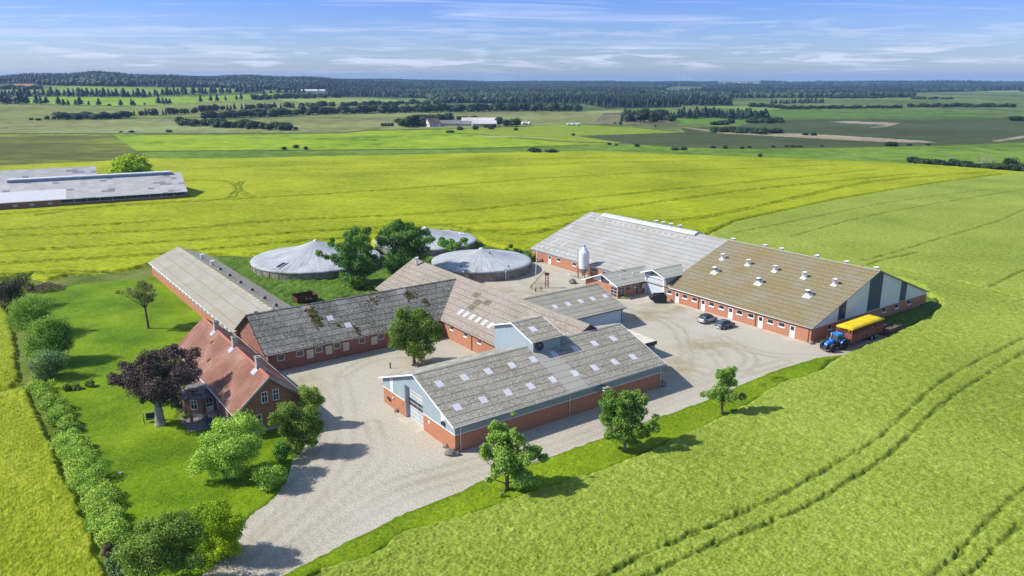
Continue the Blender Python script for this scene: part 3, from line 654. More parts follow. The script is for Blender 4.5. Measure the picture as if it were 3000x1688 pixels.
def window(T,fr,a0,a1,z0,z1,nx=1,ny=1,fm=None,gm=None,depth=.1,fw=.07,name='window',sill=None,parent=None):
    fm=fm or WHITE; gm=gm or GLASS
    mb=T.mb(); d0=-depth; d1=-depth+.06
    mb.box(a0,a0+fw,d0,d1,z0,z1,fr); mb.box(a1-fw,a1,d0,d1,z0,z1,fr)
    mb.box(a0+fw,a1-fw,d0,d1,z0,z0+fw,fr); mb.box(a0+fw,a1-fw,d0,d1,z1-fw,z1,fr)
    for i in range(1,nx):
        x=a0+(a1-a0)*i/nx; mb.box(x-fw*.35,x+fw*.35,d0,d1-.008,z0+fw,z1-fw,fr)
    for j in range(1,ny):
        z=z0+(z1-z0)*(j/ny if ny>2 or ny==1 else .60); mb.box(a0+fw,a1-fw,d0,d1-.016,z-fw*.35,z+fw*.35,fr)
    f=T.part(name,mb,fm,parent)
    p=T.mb(); p.box(a0+fw*.5,a1-fw*.5,d0-.02,d0+.012,z0+fw*.5,z1-fw*.5,fr); T.part('pane',p,gm,f)
    if sill is not None:
        s_=T.mb(); s_.box(a0-.06,a1+.06,-.04,.09,z0-.13,z0-.005,fr); T.part('sill',s_,sill,f)
    return f
def door(T,fr,a0,a1,z0,z1,fm=None,glass=(.55,.92),depth=.1,name='door'):
    fm=fm or WHITE
    mb=T.mb(); mb.box(a0,a1,-depth-.03,-depth+.02,z0,z1,fr)
    mb.box(a0,a0+.08,-depth+.02,-depth+.06,z0,z1,fr); mb.box(a1-.08,a1,-depth+.02,-depth+.06,z0,z1,fr); mb.box(a0+.08,a1-.08,-depth+.02,-depth+.06,z1-.08,z1,fr)
    f=T.part(name,mb,fm)
    if glass:
        p=T.mb(); p.box(a0+.2,a1-.2,-depth+.02,-depth+.032,z0+(z1-z0)*glass[0]+.1,z0+(z1-z0)*glass[1],fr); T.part('pane',p,GLASS,f)
    h=T.mb(); h.box(a0+.13,a0+.25,-depth+.02,-depth+.07,z0+1.0,z0+1.04,fr); T.part('handle',h,DARKM,f); return f
class Roof:
    """gable roof; ridge along 'u' or 'w'"""
    def __init__(s,T,ax,u0,u1,w0,w1,ze0,ze1,zr,mid=None,t=.12):
        s.T=T; s.ax=ax; s.b=(u0,u1,w0,w1); s.ze0=ze0; s.ze1=ze1; s.zr=zr; s.t=t
        lo,hi=(w0,w1) if ax=='u' else (u0,u1); s.lo,s.hi=lo,hi; s.mid=mid if mid is not None else (lo+hi)/2
        s.L0,s.L1=(u0,u1) if ax=='u' else (w0,w1)
    def P(s,a,c,z): return (a,c,z) if s.ax=='u' else (c,a,z)
    def zat(s,c): return s.ze0+(s.zr-s.ze0)*(c-s.lo)/(s.mid-s.lo) if c<=s.mid else s.ze1+(s.zr-s.ze1)*(s.hi-c)/(s.hi-s.mid)
    def slab(s,name,mat,a0=None,a1=None,parts=(0,1),dz=0,parent=None,c0=None,c1=None):
        a0=s.L0 if a0 is None else a0; a1=s.L1 if a1 is None else a1; mb=s.T.mb()
        if parts==(0,1): sec=[(s.lo,s.ze0),(s.mid,s.zr),(s.hi,s.ze1),(s.hi,s.ze1-s.t),(s.mid,s.zr-s.t*1.1),(s.lo,s.ze0-s.t)]
        elif parts==(0,): sec=[(s.lo,s.ze0),(s.mid,s.zr),(s.mid,s.zr-s.t*1.1),(s.lo,s.ze0-s.t)]
        else: sec=[(s.mid,s.zr),(s.hi,s.ze1),(s.hi,s.ze1-s.t),(s.mid,s.zr-s.t*1.1)]
        if c0 is not None: sec=[(c0,s.zat(c0)),(c1,s.zat(c1)),(c1,s.zat(c1)-s.t),(c0,s.zat(c0)-s.t)]
        A=[s.P(a0,c,z+dz) for c,z in sec]; B=[s.P(a1,c,z+dz) for c,z in sec]; n=len(sec)
        fl=(s.ax=='w')
        def add(p): mb.poly(p[::-1] if fl else p)
        for i in range(n):
            j=(i+1)%n; add([A[i],B[i],B[j],A[j]])
        if n==6:
            for Q,r in ((A,False),(B,True)):
                for f in ([Q[0],Q[1],Q[4],Q[5]],[Q[1],Q[2],Q[3],Q[4]]): add(f[::-1] if r else f)
        else: add(A); add(B[::-1])
        return s.T.part(name,mb,mat,parent)
    def frame(s,which,dz=0):
        """x along ridge, y up the slope in plan metres, z normal offset"""
        if which==0: c0,c1,z0=s.lo,s.mid,s.ze0
        else: c0,c1,z0=s.hi,s.mid,s.ze1
        d=Vector(s.P(0,(1 if c1>c0 else -1),(s.zr-z0)/abs(c1-c0)))
        o=Vector(s.P(0,c0,z0+dz)); return Fr(o,s.P(1,0,0),d,(0,0,1))
    def cap(s,mat=None,w=.28,a0=None,a1=None,name='ridge_cap'):
        mb=s.T.mb(); a0=s.L0-.02 if a0 is None else a0; a1=s.L1+.02 if a1 is None else a1
        for k,(lo,dir_) in enumerate(((0,-1),(1,1))):
            fr=s.frame(k,.0); hl=abs(s.mid-(s.lo if k==0 else s.hi)); mb.box(a0,a1,hl-w,hl+.01,.012,.06,fr)
        return s.T.part(name,mb,mat)
    def verge(s,end,mat,wd=.16,th=.05,name='bargeboard',parts=(0,1)):
        mb=s.T.mb(); a=s.L0-th-.003 if end==0 else s.L1+.003
        for k in parts:
            fr=s.frame(k,0); hl=abs(s.mid-(s.lo if k==0 else s.hi)); mb.box(a,a+th,-.02,hl,-wd,.03,fr)
        return s.T.part(name,mb,mat)
    def gutter(s,which,mat,a0=None,a1=None):
        a0=s.L0 if a0 is None else a0; a1=s.L1 if a1 is None else a1
        c=s.lo if which==0 else s.hi; z=(s.ze0 if which==0 else s.ze1)-.09; sg=-1 if which==0 else 1
        mb=s.T.mb(); mb.tube([s.P(a0,c+sg*.05,z),s.P(a1,c+sg*.05,z)],.07,6); return s.T.part('gutter',mb,mat)
    def sky(s,which,a,c,wa=1.0,wc=1.15,mat=None,name='skylight',dz=.035):
        fr=s.frame(which,0); yc=abs(c-(s.lo if which==0 else s.hi)); mb=s.T.mb(); n=5
        for i in range(n):      # ribbed translucent sheet
            x0=a-wa/2+wa*i/n; mb.box(x0,x0+wa/n*.72,yc-wc/2,yc+wc/2,-.02,dz,fr)
        mb.box(a-wa/2,a+wa/2,yc-wc/2+.01,yc+wc/2-.01,-.02,dz-.018,fr)
        return s.T.part(name,mb,mat or SKYL)
def pipe(T,fr,a,z1,mat=WHITE,r=.055,z0=.02,out=.09):
    mb=T.mb(); mb.tube([fr(a,.42,z1),fr(a,.40,z1-.12),fr(a,out,z1-.42),fr(a,out,z0)],r,6); return T.part('downpipe',mb,mat)
def gableprof(R,inset,off=.0):
    return lambda a: R.zat(R_c(R,a,inset))-R.t-.01
def R_c(R,a,o): return a+o

# ------------------------------------------------------------------ the machine shed with blue cladding (nearest)
T=Thing('machine_shed','brick and blue clad shed with a big white door, roof dotted with white skylights','barn',44.09,72.93)
u0,u1,w0,w1=44.09,79.74,72.93,92.03
R=Roof(T,'u',43.63,80.23,72.47,92.49,3.68,3.68,7.32)
BT=2.4
cl_w=T.mb(); br=T.mb()
for S in 'snew':
    fr,L=side(S,u0,u1,w0,w1)
    if S=='w':
        wallpanel(br,fr,L,0,lambda a:BT,[(7.8,12.68,0,BT)],depth=.55)
    else: wallpanel(br,fr,L,0,lambda a:BT)
T.part('wall',br,BR_SHED)
def prof(a,o=w0): return R.zat(a+o)-.14
e=.03
fr,L=side('w',u0-e,u1+e,w0-e,w1+e)
cl=T.mb(); wallpanel(cl,fr,L,BT+.0,lambda a:prof(a,w0-e),[(7.83,12.71,BT+.005,4.78)],[L/2],depth=.58)
T.part('gable_cladding',cl,CL_BLUE); cl=T.mb()
fr2,L2=side('e',u0-e,u1+e,w0-e,w1+e); wallpanel(cl,fr2,L2,BT,lambda a:prof(a,w0-e),[],[L2/2])
T.part('gable_cladding',cl,CL_BLUE)
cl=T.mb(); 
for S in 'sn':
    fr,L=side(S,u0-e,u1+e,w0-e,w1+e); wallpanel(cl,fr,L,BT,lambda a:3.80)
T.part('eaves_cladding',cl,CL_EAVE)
# white upright strips on the gable and white drip rail
fr,L=side('w',u0-e,u1+e,w0-e,w1+e)
for a0,a1 in ((2.3,3.25),(16.0,16.95)):
    mb=T.mb(); hh=min(prof(a0,w0),prof(a1,w0))
    mb.poly([fr(a0,.025,BT) ,fr(a0,.025,prof(a0,w0)),fr(a1,.025,prof(a1,w0)),fr(a1,.025,BT)]); T.part('cladding_strip',mb,CL_WHITE)
mb=T.mb()
mb.box(0,7.8,.0,.06,BT-.05,BT+.02,fr); mb.box(12.74,L,.0,.06,BT-.05,BT+.02,fr)
f2,L2=side('s',u0-e,u1+e,w0-e,w1+e); mb.box(0,L2,0,.06,BT-.05,BT+.02,f2); T.part('drip_rail',mb,WHITE)
# roof in two halves with a newer light strip
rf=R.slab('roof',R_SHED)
mb=T.mb(); fs=R.frame(0,0)
mb.box(61.9,65.2,.05,8.6,-.05,.012,fs); T.part('newer_roof_sheets',mb,R_SHEDNEW,rf)
R.cap(R_SHEDNEW,.3,44.0,62.0); R.cap(R_SHEDNEW,.3,67.4,80.2)
R.verge(0,WHITE,.2); R.verge(1,WHITE,.2)
R.gutter(0,GREYP)
for a_,c_ in [(46.05,79.7),(49.85,79.7),(53.6,79.7),(57.48,79.7),(61.19,79.75),(45.96,75.3),(49.84,75.3),(53.7,75.35),(57.41,75.36),(61.21,75.4),(65.15,75.38),(68.8,75.4),(72.63,75.42),(76.28,75.4),(64.94,79.76),(68.9,79.72),(72.58,79.77),(76.37,79.8)]: R.sky(0,a_,c_)
for a_ in (46.2,50,53.8,57.6,61.0): R.sky(1,a_,85.0); 
for a_ in (46.2,50,53.8,57.6): R.sky(1,a_,88.6)
R.sky(1,45.9,83.0,2.2,.6)
fr,L=side('s',u0-e,u1+e,w0-e,w1+e)
for a_ in (.75,18.0,35.4): pipe(T,fr,a_,3.55)
# fan box hanging on the south eaves
mb=T.mb(); mb.lathe((67.7,71.9,2.35),[(.42,0),(.5,.12),(.5,.42),(.62,.5),(.62,.58)],18); mb.box(67.2,68.2,72.3,72.9,2.5,3.2); f_=T.part('extractor_fan',mb,GALV)
mb=T.mb(); mb.box(67.25,68.3,71.5,72.5,3.14,3.22); T.part('fan_cover',mb,R_SHED,f_)
# folding door: 4 x 7 panels
fr,L=side('w',u0,u1,w0,w1)
D=T.mb(); D.box(7.82,12.66,-.56,-.52,0.02,4.25,fr); dr=T.part('folding_door',D,WHITE)
for j in range(7):
    for i in range(4):
        p=T.mb(); a0=7.93+i*1.17; z0=.10+j*.585
        p.box(a0,a0+1.11,-.52,-.505,z0,z0+.5,fr); T.part('door_panel',p,DARKM if j in(3,4) else GREYP,dr)
mb=T.mb(); mb.box(12.62,12.7,-.54,.0,0,4.7,fr); mb.box(7.8,7.86,-.54,.0,0,4.7,fr); mb.box(7.86,12.62,-.54,-.50,4.25,4.75,fr); T.part('door_frame',mb,GREYP)
mb=T.mb(); mb.box(17.4,17.75,.0,.18,.95,1.3,fr); mb.box(16.95,17.3,.0,.2,.85,1.2,fr); T.part('wall_box',mb,DARKM)
mb=T.mb(); mb.lathe(tuple(fr(16.1,.12,1.6)),[(.09,-.12),(.12,.1)],10); T.part('wall_lamp',mb,WHITE)
mb=T.mb(); mb.box(13.2,13.45,0,.06,1.6,1.85,fr); T.part('green_wall_box',mb,plain('green_box',(.03,.32,.26)))
mb=T.mb(); mb.box(6.15,6.5,0,.03,1.55,1.95,fr); T.part('notice_plate',mb,WHITE)
mb=T.mb(); c0=fr(2.55,.05,3.0)
mb.lathe(tuple(c0),[(.34,0),(.34,-.22),(.28,-.22),(.26,-.06)],20,axis='x'); T.part('round_vent',mb,DARKM)

# raised blue fan house on the shed roof
T=Thing('roof_fan_tower','blue corrugated box tower with its own gable roof rising out of the machine shed roof','tower',62.2,80.95,z=0)
R=Roof(T,'u',61.7,67.4,80.6,90.95,8.38,8.38,10.02)
mb=T.mb(); u0,u1,w0,w1=62.1,67.0,81.0,90.55
for S in 'snew':
    fr,L=side(S,u0,u1,w0,w1)
    if S in 'we': wallpanel(mb,fr,L,3.9,lambda a:R.zat(a+w0)-.14,[],[L/2])
    else: wallpanel(mb,fr,L,3.9,lambda a:8.36)
T.part('wall',mb,CL_BLUE); R.slab('roof',R_SHED); R.cap(R_SHEDNEW,.26); R.verge(0,WHITE,.18); R.verge(1,WHITE,.18)
R.sky(0,63.9,83.4); R.sky(1,62.6,86.4,.9,.5)
fr,L=side('s',u0,u1,w0,w1)
mb=T.mb(); mb.lathe(tuple(fr(.95,.0,7.6)),[(.62,-.05),(.62,-.42),(.5,-.44),(.48,-.1)],22,axis='y'); f_=T.part('wall_fan',mb,DARKM)
for k in range(5):
    b_=T.mb(); t_=k*2*math.pi/5; c=fr(.95,.12,7.6); 
    b_.poly([(c[0],c[1],c[2]),(c[0]+.44*math.cos(t_),c[1]-.05,c[2]+.44*math.sin(t_)),(c[0]+.44*math.cos(t_+.55),c[1]+.05,c[2]+.44*math.sin(t_+.55))]); T.part('fan_blade',b_,GALV,f_)

# ------------------------------------------------------------------ long stable with the mossy roof
T=Thing('old_stable','long brick stable with dark mossy corrugated roof and cream hatches beside the farmhouse','stable',34.6,112.3)
u0,u1,w0,w1=34.6,66.2,112.3,127.1
R=Roof(T,'u',34.0,73.6,111.75,127.6,3.0,3.0,7.72)
fs_,Ls=side('s',u0,u1,w0,w1); fw_,Lw=side('w',u0,u1,w0,w1)
wins=[(36.0,37.2),(39.1,40.3),(42.2,43.4),(45.35,46.55),(49.72,50.92),(53.2,54.4),(58.5,59.7),(62,63.2)]
hat=[(40.75,41.93),(43.9,45.07),(46.88,48.03),(51.97,53.12),(56.3,57.5)]
hs=[(a-u0,b_-u0,1.62,2.62) for a,b_ in wins]+[(a-u0,b_-u0,.96,2.42) for a,b_ in hat]
mb=T.mb(); wallpanel(mb,fs_,Ls,0,lambda a:3.1,hs)
gw=[(10.0,10.75,4.15,4.95),(5.9,6.65,4.15,4.95)]
wallpanel(mb,fw_,Lw,0,lambda a:R.zat(a+w0)-.14,gw,[Lw/2])
for S in 'ne':
    fr,L=side(S,u0,u1,w0,w1); wallpanel(mb,fr,L,0,(lambda a:3.1) if S=='n' else (lambda a:R.zat(a+w0)-.14),[],[L/2])
T.part('wall',mb,BR_STABLE)
for a,b_,z0,z1 in hs[:len(wins)]: window(T,fs_,a,b_,z0,z1,1,1,WHITE,plain('lattice_pane',(.16,.15,.14),.6) if a<2 else bpy.data.materials['lattice_pane'],depth=.08,fw=.08)
for a,b_,z0,z1 in hs[len(wins):]:
    p=T.mb(); p.box(a+.01,b_-.01,-.1,-.04,z0+.01,z1-.01,fs_); T.part('hatch',p,CREAM)
    p=T.mb(); p.box(a-.09,a-.02,0,.04,z0-.1,3.0,fs_); T.part('hatch_rail',p,DARKM)
for a,b_,z0,z1 in gw: window(T,fw_,a,b_,z0,z1,2,2,GREYP,GLASS,depth=.1,fw=.07)
mb=T.mb()
for a in (47.9-u0+.5,51.4-u0): mb.box(a,a+.2,0,.1,2.55,2.75,fs_)
T.part('wall_lamp',mb,CREAM)
R.slab('roof',R_MOSS,34.0,73.4); R.cap(R_MOSS,.25,34.0,73.3); R.verge(0,DARKM,.14)
for a_,c_,w_ in [(46.66,116.3,1.05),(48.9,114.35,1.05)]: R.sky(0,a_,c_,w_,.95)
for a_,c_ in [(44.0,119.0),(61.5,119.1)]: R.sky(0,a_,c_,2.0,1.1,mat=plain('new_sheet',(.42,.36,.33),.8,var=.12))
mb=T.mb()
fsl=R.frame(0,0)
MOSSM=plain('moss',(.115,.10,.035),1,0,var=.5,scale=1.2,bump=1)
rr_=random.Random(5)
def blob(mb,fr,cx_,cy_,rx,ry,n=70,s=.32,zz=.07):
    for k in range(n):
        x=cx_+rr_.gauss(0,.45)*rx; y=cy_+rr_.gauss(0,.5)*ry; 
        if y<.1: continue
        s_=s*rr_.uniform(.4,1.1); P=[fr(x+s_*math.cos(t_)*rr_.uniform(.7,1.2),y+s_*math.sin(t_)*rr_.uniform(.7,1.2),.03+zz*.3) for t_ in [i*math.pi/3 for i in range(6)]]
        top=fr(x,y,.03+zz)
        for i in range(6): mb.poly([P[i],P[(i+1)%6],top],True)
blob(mb,fsl,44.3,5.3,.75,2.0,260,.22); blob(mb,fsl,49.8,1.3,.4,.8,50,.18); blob(mb,fsl,62.3,6.1,1.0,1.1,90,.2); blob(mb,fsl,55.5,6.3,1.1,.7,34,.16); blob(mb,fsl,47.3,2.8,.3,.6,16,.22); blob(mb,fsl,64.5,4.2,.6,.8,26,.25)
T.part('moss',mb,MOSSM)

# ------------------------------------------------------------------ cross barn (ridge runs away from the shed)
T=Thing('cross_barn','long brick barn with a brown corrugated roof joining the mossy stable to the machine shed','barn',65.7,110)
R=Roof(T,'w',65.15,83.2,82.7,137.7,3.1,3.1,8.15)
u0,u1,w0,w1=65.65,82.7,83.1,137.3
fw_,Lw=side('w',u0,u1,w0,w1); mb=T.mb()
hs=[(108.4-w0,109.55-w0,1.9,2.5),(104-w0,105.1-w0,1.9,2.5),(99.7-w0,100.8-w0,1.9,2.5)]
wallpanel(mb,fw_,Lw,0,lambda a:3.2,hs)
for S in 'nse':
    fr,L=side(S,u0,u1,w0,w1); wallpanel(mb,fr,L,0,(lambda a:3.2) if S=='e' else (lambda a:R.zat(a+u0)-.14),[],[L/2])
T.part('wall',mb,BR_BARN)
for a,b_,z0,z1 in hs: window(T,fw_,a,b_,z0,z1,1,1,WHITE,GLASS,sill=WHITE)
R.slab('roof',R_CROSS); R.cap(R_GREY,.26); R.verge(1,R_GREY,.12); R.verge(0,DARKM,.12)
for c in (109.56,107.75,105.86,103.95,102.1,100.2): R.sky(0,c,67.9,.95,1.15)
pipe(T,fw_,102.5-w0,3.0,plain('brown_pipe',(.20,.09,.06)))
# brownish old sheets
mb=T.mb(); f0=R.frame(0,0)
for a_,y_ in ((108.3,5.0),(108.3,3.8),(110.6,6.2),(106.2,5.6)): mb.box(a_-.9,a_+.9,y_,y_+1.05,-.03,.015,f0)
T.part('old_roof_sheet',mb,plain('old_sheet',(.16,.145,.09),.9,var=.2,scale=2))
def chimvent(T,u,w_,z,r=.42,h=1.3,flash=True,cap=False,mat=None):
    mb=T.mb(); mb.lathe((u,w_,z-.25),[(r*.72,0),(r*.72,h*.55),(r*.8,h*.6),(r*1.02,h+.25),(r*1.06,h+.25),(r*1.06,h+.33),(r*.86,h+.33),(r*.84,h+.1)],20)
    v=T.part('roof_vent',mb,mat or WHITE)
    if cap:
        c=T.mb(); c.lathe((u,w_,z+h*.62),[(r*1.14,0),(r*1.14,.18),(r*1.0,.2)],20); T.part('fan_ring',c,DARKM,v)
        c=T.mb(); c.lathe((u,w_,z+h*.85+.12),[(r*1.3,0),(r*1.3,.1),(r*.3,.16)],20); T.part('vent_cap',c,WHITE,v)
    return v
def flashing(T,v,fr,a,y,s=.85,mat=None):
    c=T.mb(); c.box(a-s,a+s,y-s*1.05,y+s*1.0,.015,.05,fr); 
    P=[fr(a-s*.8,y-s*.8,.05),fr(a+s*.8,y-s*.8,.05),fr(a+s*.8,y+s*.8,.05),fr(a-s*.8,y+s*.8,.05)]; Q=[fr(a-s*.35,y-s*.35,.42),fr(a+s*.35,y-s*.35,.42),fr(a+s*.35,y+s*.35,.42),fr(a-s*.35,y+s*.35,.42)]
    for i in range(4): c.poly([P[i],P[(i+1)%4],Q[(i+1)%4],Q[i]])
    T.part('flashing',c,mat or WHITE,v)
v=chimvent(T,73.0,134.2,7.6,.36,1.5); 

# ------------------------------------------------------------------ grey barn with pale metal sides
T=Thing('grey_barn','grey roofed barn with pale blue metal sides and five skylights in one row','barn',84,97.9)
R=Roof(T,'u',75.5,96.35,97.5,113.5,3.4,3.4,6.25)
u0,u1,w0,w1=76,95.8,97.9,113.1
mb=T.mb()
for S in 'snew':
    fr,L=side(S,u0,u1,w0,w1); wallpanel(mb,fr,L,.35,(lambda a:3.45) if S in 'sn' else (lambda a:R.zat(a+w0)-.14),[],[L/2])
T.part('wall',mb,CL_LIGHTBLUE)
mb=T.mb(); 
for S in 'snew':
    fr,L=side(S,u0-.02,u1+.02,w0-.02,w1+.02); wallpanel(mb,fr,L,0,lambda a:.36)
T.part('plinth',mb,CONC)
R.slab('roof',R_GREY,77.2); R.cap(R_GREY,.26,77.2); R.verge(1,GREYP,.16); R.gutter(0,DARKM,84)
for a_ in (82.83,85.85,88.8,91.7,94.8): R.sky(0,a_,101.66,.95,1.1)
fr,L=side('s',u0,u1,w0,w1); pipe(T,fr,L-.3,3.3,DARKM)

# ------------------------------------------------------------------ white tarpaulin covered lean-to box beyond the shed
T=Thing('feed_canopy','cream roofed low container standing against the far end of the machine shed','container',86,84)
mb=T.mb(); mb.box(81.2,89.3,83.4,89.6,0,2.2); T.part('wall',mb,plain('container_grey',(.30,.31,.31),.7,var=.2))
mb=T.mb(); P=[(81.0,83.0),(89.0,83.0),(89.3,90.0),(81.0,90.0)]
mb.poly([(81,83.0,2.62),(88.9,82.8,2.60),(89.3,90,2.66),(81,90,2.66)]); mb.poly([(81,83.0,2.60),(81,83.0,2.05),(88.9,82.8,2.05),(88.9,82.8,2.60)]); mb.poly([(88.9,82.8,2.6),(88.9,82.8,2.05),(89.3,90,2.05),(89.3,90,2.66)])
T.part('roof',mb,plain('cream_sheet',(.66,.60,.48),.6,var=.12,scale=.8))
mb=T.mb(); mb.box(81.1,89.0,82.70,82.78,1.98,2.56); T.part('fascia',mb,plain('mouldy_fascia',(.07,.08,.07),.8,var=.5,scale=3))

# ------------------------------------------------------------------ west barn (roof to the upper left)
ROT_G=rad(126.4-35.8-90)
T=Thing('west_barn','long low brick barn with weathered grey roof and yellow ridge lining, beside the lawn','barn',33.6,126.4)
T.e.rotation_euler=(0,0,ROT+ROT_G)
gu,gw_=33.6,126.4
R=Roof(T,'w',gu,gu+13.46,gw_,gw_+63.5,3.0,3.0,5.77)
u0,u1,w0,w1=gu+.45,gu+13.0,gw_+.4,gw_+63.1
mb=T.mb(); fw_,Lw=side('w',u0,u1,w0,w1)
wallpanel(mb,fw_,Lw,0,lambda a:1.75)
for S in 'nse':
    fr,L=side(S,u0,u1,w0,w1); wallpanel(mb,fr,L,0,(lambda a:3.05) if S=='e' else (lambda a:R.zat(a+u0)-.14),[],[L/2])
T.part('wall',mb,BR_BARN)
mb=T.mb(); fwi,_=side('w',u0+.1,u1,w0,w1); wallpanel(mb,fwi,Lw,1.7,lambda a:3.05); T.part('window_band',mb,CL_WHITE)
k=0
x=2.0
while x<Lw-3:
    if int(x/2.6)%3!=5:
        p=T.mb(); p.box(x,x+1.5,.0,.05,1.85,2.6,fwi); f_=T.part('window',p,GREYP)
        p=T.mb(); p.box(x+.08,x+1.42,.05,.06,1.93,2.52,fwi); T.part('pane',p,GLASSB,f_)
    x+=2.6
R.slab('roof',R_WEST); R.verge(1,GREYP,.12); R.gutter(0,WHITE)
YEL=plain('yellow_foam',(.72,.62,.32),.8,var=.15); GR2=plain('ridge_sheet',(.33,.31,.27),.85)
R.cap(GR2,.35); mb=T.mb(); f0=R.frame(1,0)
x=gw_+.5
while x<gw_+62:
    mb.box(x,x+1.45,6.15,6.73,.06,.14,f0); x+=2.0
T.part('ridge_foam',mb,YEL)
mb=T.mb()
mb.box(gw_+.3,gw_+62,5.95,6.3,-.02,.035,f0); T.part('ridge_slot',mb,plain('slot',(.18,.17,.15)))
for w_ in (131.5,137.5,144.5,151.5,158.5,165):
    c=f0(w_,4.3,.0); mb=T.mb(); mb.lathe(tuple(c),[(.42,-.1),(.42,.42),(.30,.42),(.28,.2)],16); v=T.part('dark_roof_vent',mb,DARKM); flashing(T,v,f0,w_,4.3,.5,GREYP)
for w_ in (170.5,178.5):
    c=f0(w_,4.3,.0); mb=T.mb(); mb.lathe(tuple(c),[(.38,-.1),(.38,.75),(.5,1.0),(.44,1.0),(.3,.7)],16); v=T.part('roof_vent',mb,WHITE); flashing(T,v,f0,w_,4.3,.5,GREYP)
c=R.frame(0,0)(128.2,4.6,0); mb=T.mb(); mb.lathe(tuple(c),[(.42,-.1),(.42,.42),(.30,.42),(.28,.2)],16); T.part('dark_roof_vent',mb,DARKM)
# ------------------------------------------------------------------ farmhouse
TILE,t,b=newmat('red_tiles',.8,.25)
uv=t.new('ShaderNodeTexCoord').outputs['UV']; sx=t.new('ShaderNodeSeparateXYZ'); t.put(sx.inputs[0],uv)
wv=t.math('SINE',t.math('MULTIPLY',sx.outputs[0],2*math.pi/.42)); saw=t.math('FRACT',t.math('DIVIDE',sx.outputs[1],.42))
n1=t.noise(uv,.22,6,.6); n2=t.noise(t.vmul(uv,(3,1.3,1)),2.6,6,.8)
c=t.ramp(t.math('ADD',t.math('MULTIPLY',n1,.5),t.math('MULTIPLY',n2,.5)),[(.38,(.17,.07,.045)),(.5,(.30,.135,.09)),(.62,(.45,.29,.235))])
c=t.mix(t.math('MULTIPLY_ADD',wv,.30,.26),c,(.10,.035,.028)); c=t.mix(t.ramp(saw,[(0,.45),(.10,0)]),c,(.10,.035,.03))
t.put(b.inputs['Base Color'],c); t.put(b.inputs['Normal'],t.bump(t.math('ADD',wv,t.math('MULTIPLY',saw,-.5)),.6,.04))
RIDGE=plain('ridge_tiles',(.40,.145,.09),.85,var=.15,scale=2)
T=Thing('farmhouse','brick farmhouse with a steep red tiled roof and three chimneys, beside the purple tree','house',23.9,92.5)
u0,u1,w0,w1=23.9,32.75,92.5,122.7
R=Roof(T,'w',23.45,33.2,92.1,123.1,3.3,3.3,7.49)
fs_,Ls=side('s',u0,u1,w0,w1); fw_,Lw=side('w',u0,u1,w0,w1); fe_,_=side('e',u0,u1,w0,w1)
gh=[(27.2-u0,28.02-u0,3.86,5.4),(28.68-u0,29.5-u0,3.86,5.4),(25.45-u0,27.05-u0,.85,2.5)]
wh=[(101.0-w0,101.95-w0,.8,2.3),(96.0-w0,97.0-w0,.8,2.3),(121.2-w0,122.0-w0,1.0,2.35),(118.6-w0,119.5-w0,1.0,2.35),(110-w0,110.9-w0,1.0,2.35),(113-w0,113.9-w0,1.0,2.35)]
eh=[(a,a+1,1.0,2.3) for a in (3,7,11.5,20,25)]
mb=T.mb(); wallpanel(mb,fs_,Ls,.35,lambda a:R.zat(a+u0)-.14,gh,[Ls/2]); wallpanel(mb,fw_,Lw,.35,lambda a:3.35,wh); wallpanel(mb,fe_,Lw,.35,lambda a:3.35,eh)
fr,L=side('n',u0,u1,w0,w1); wallpanel(mb,fr,L,.35,lambda a:R.zat(a+u0)-.14,[],[L/2]); T.part('wall',mb,BR_OLD)
mb=T.mb()
for S in 'snew':
    fr,L=side(S,u0-.04,u1+.04,w0-.04,w1+.04); wallpanel(mb,fr,L,0,lambda a:.36)
    mb.poly([fr(0,0,.36),fr(L,0,.36),fr(L,-.1,.36),fr(0,-.1,.36)])
T.part('plinth',mb,CONC)
for h in gh[:2]: window(T,fs_,*h,2,2,sill=BR_OLD,depth=.08,fw=.09)
window(T,fs_,*gh[2],3,2,sill=BR_OLD,depth=.08,fw=.09)
for h in wh: window(T,fw_,*h,2,2,depth=.08,fw=.09)
for h in eh: window(T,fe_,*h,2,2,depth=.08,fw=.09)
R.slab('roof',TILE)
rc=R.cap(RIDGE,.22)
R.verge(0,plain('gable_cornice',(.36,.35,.31),.9,var=.2),.30,.10,'gable_cornice'); R.verge(1,RIDGE,.16)
mb=T.mb(); mb.box(23.3,24.75,92.38,92.47,2.75,3.05); mb.box(31.9,33.3,92.38,92.47,2.75,3.05); T.part('cornice_return',mb,bpy.data.materials['gable_cornice'])
R.gutter(0,WHITE); R.gutter(1,WHITE)
CHIM=plain('chimney_render',(.42,.38,.32),.95,var=.25,scale=2.5,bump=.3)
LEAD=plain('lead_flashing',(.38,.41,.47),.6,var=.2)
for w_,hh in ((115.9,1.15),(106.6,1.2),(96.3,1.3)):
    mb=T.mb(); mb.box(28.0,28.65,w_-.36,w_+.36,6.9,7.49+hh); mb.box(27.93,28.72,w_-.43,w_+.43,7.49+hh-.06,7.49+hh+.12); mb.box(27.96,28.69,w_-.40,w_+.40,7.2,7.75)
    c_=T.part('chimney',mb,CHIM)
    mb=T.mb(); mb.box(28.1,28.55,w_-.2,w_+.2,7.49+hh+.12,7.49+hh+.15); T.part('flue',mb,DARKM,c_)
    mb=T.mb(); 
    for k in (0,1):
        f0=R.frame(k,0); mb.box(w_-.62,w_+.62,3.9,4.85,.02,.045,f0)
    T.part('flashing',mb,LEAD,c_)
for a_,c__ in ((109.8,25.3),(113.6,26.9)):
    f0=R.frame(0,0); mb=T.mb(); mb.box(a_-.18,a_+.18,c__-23.45-.2,c__-23.45+.2,-.02,.09,f0); T.part('roof_hatch',mb,WOODB)
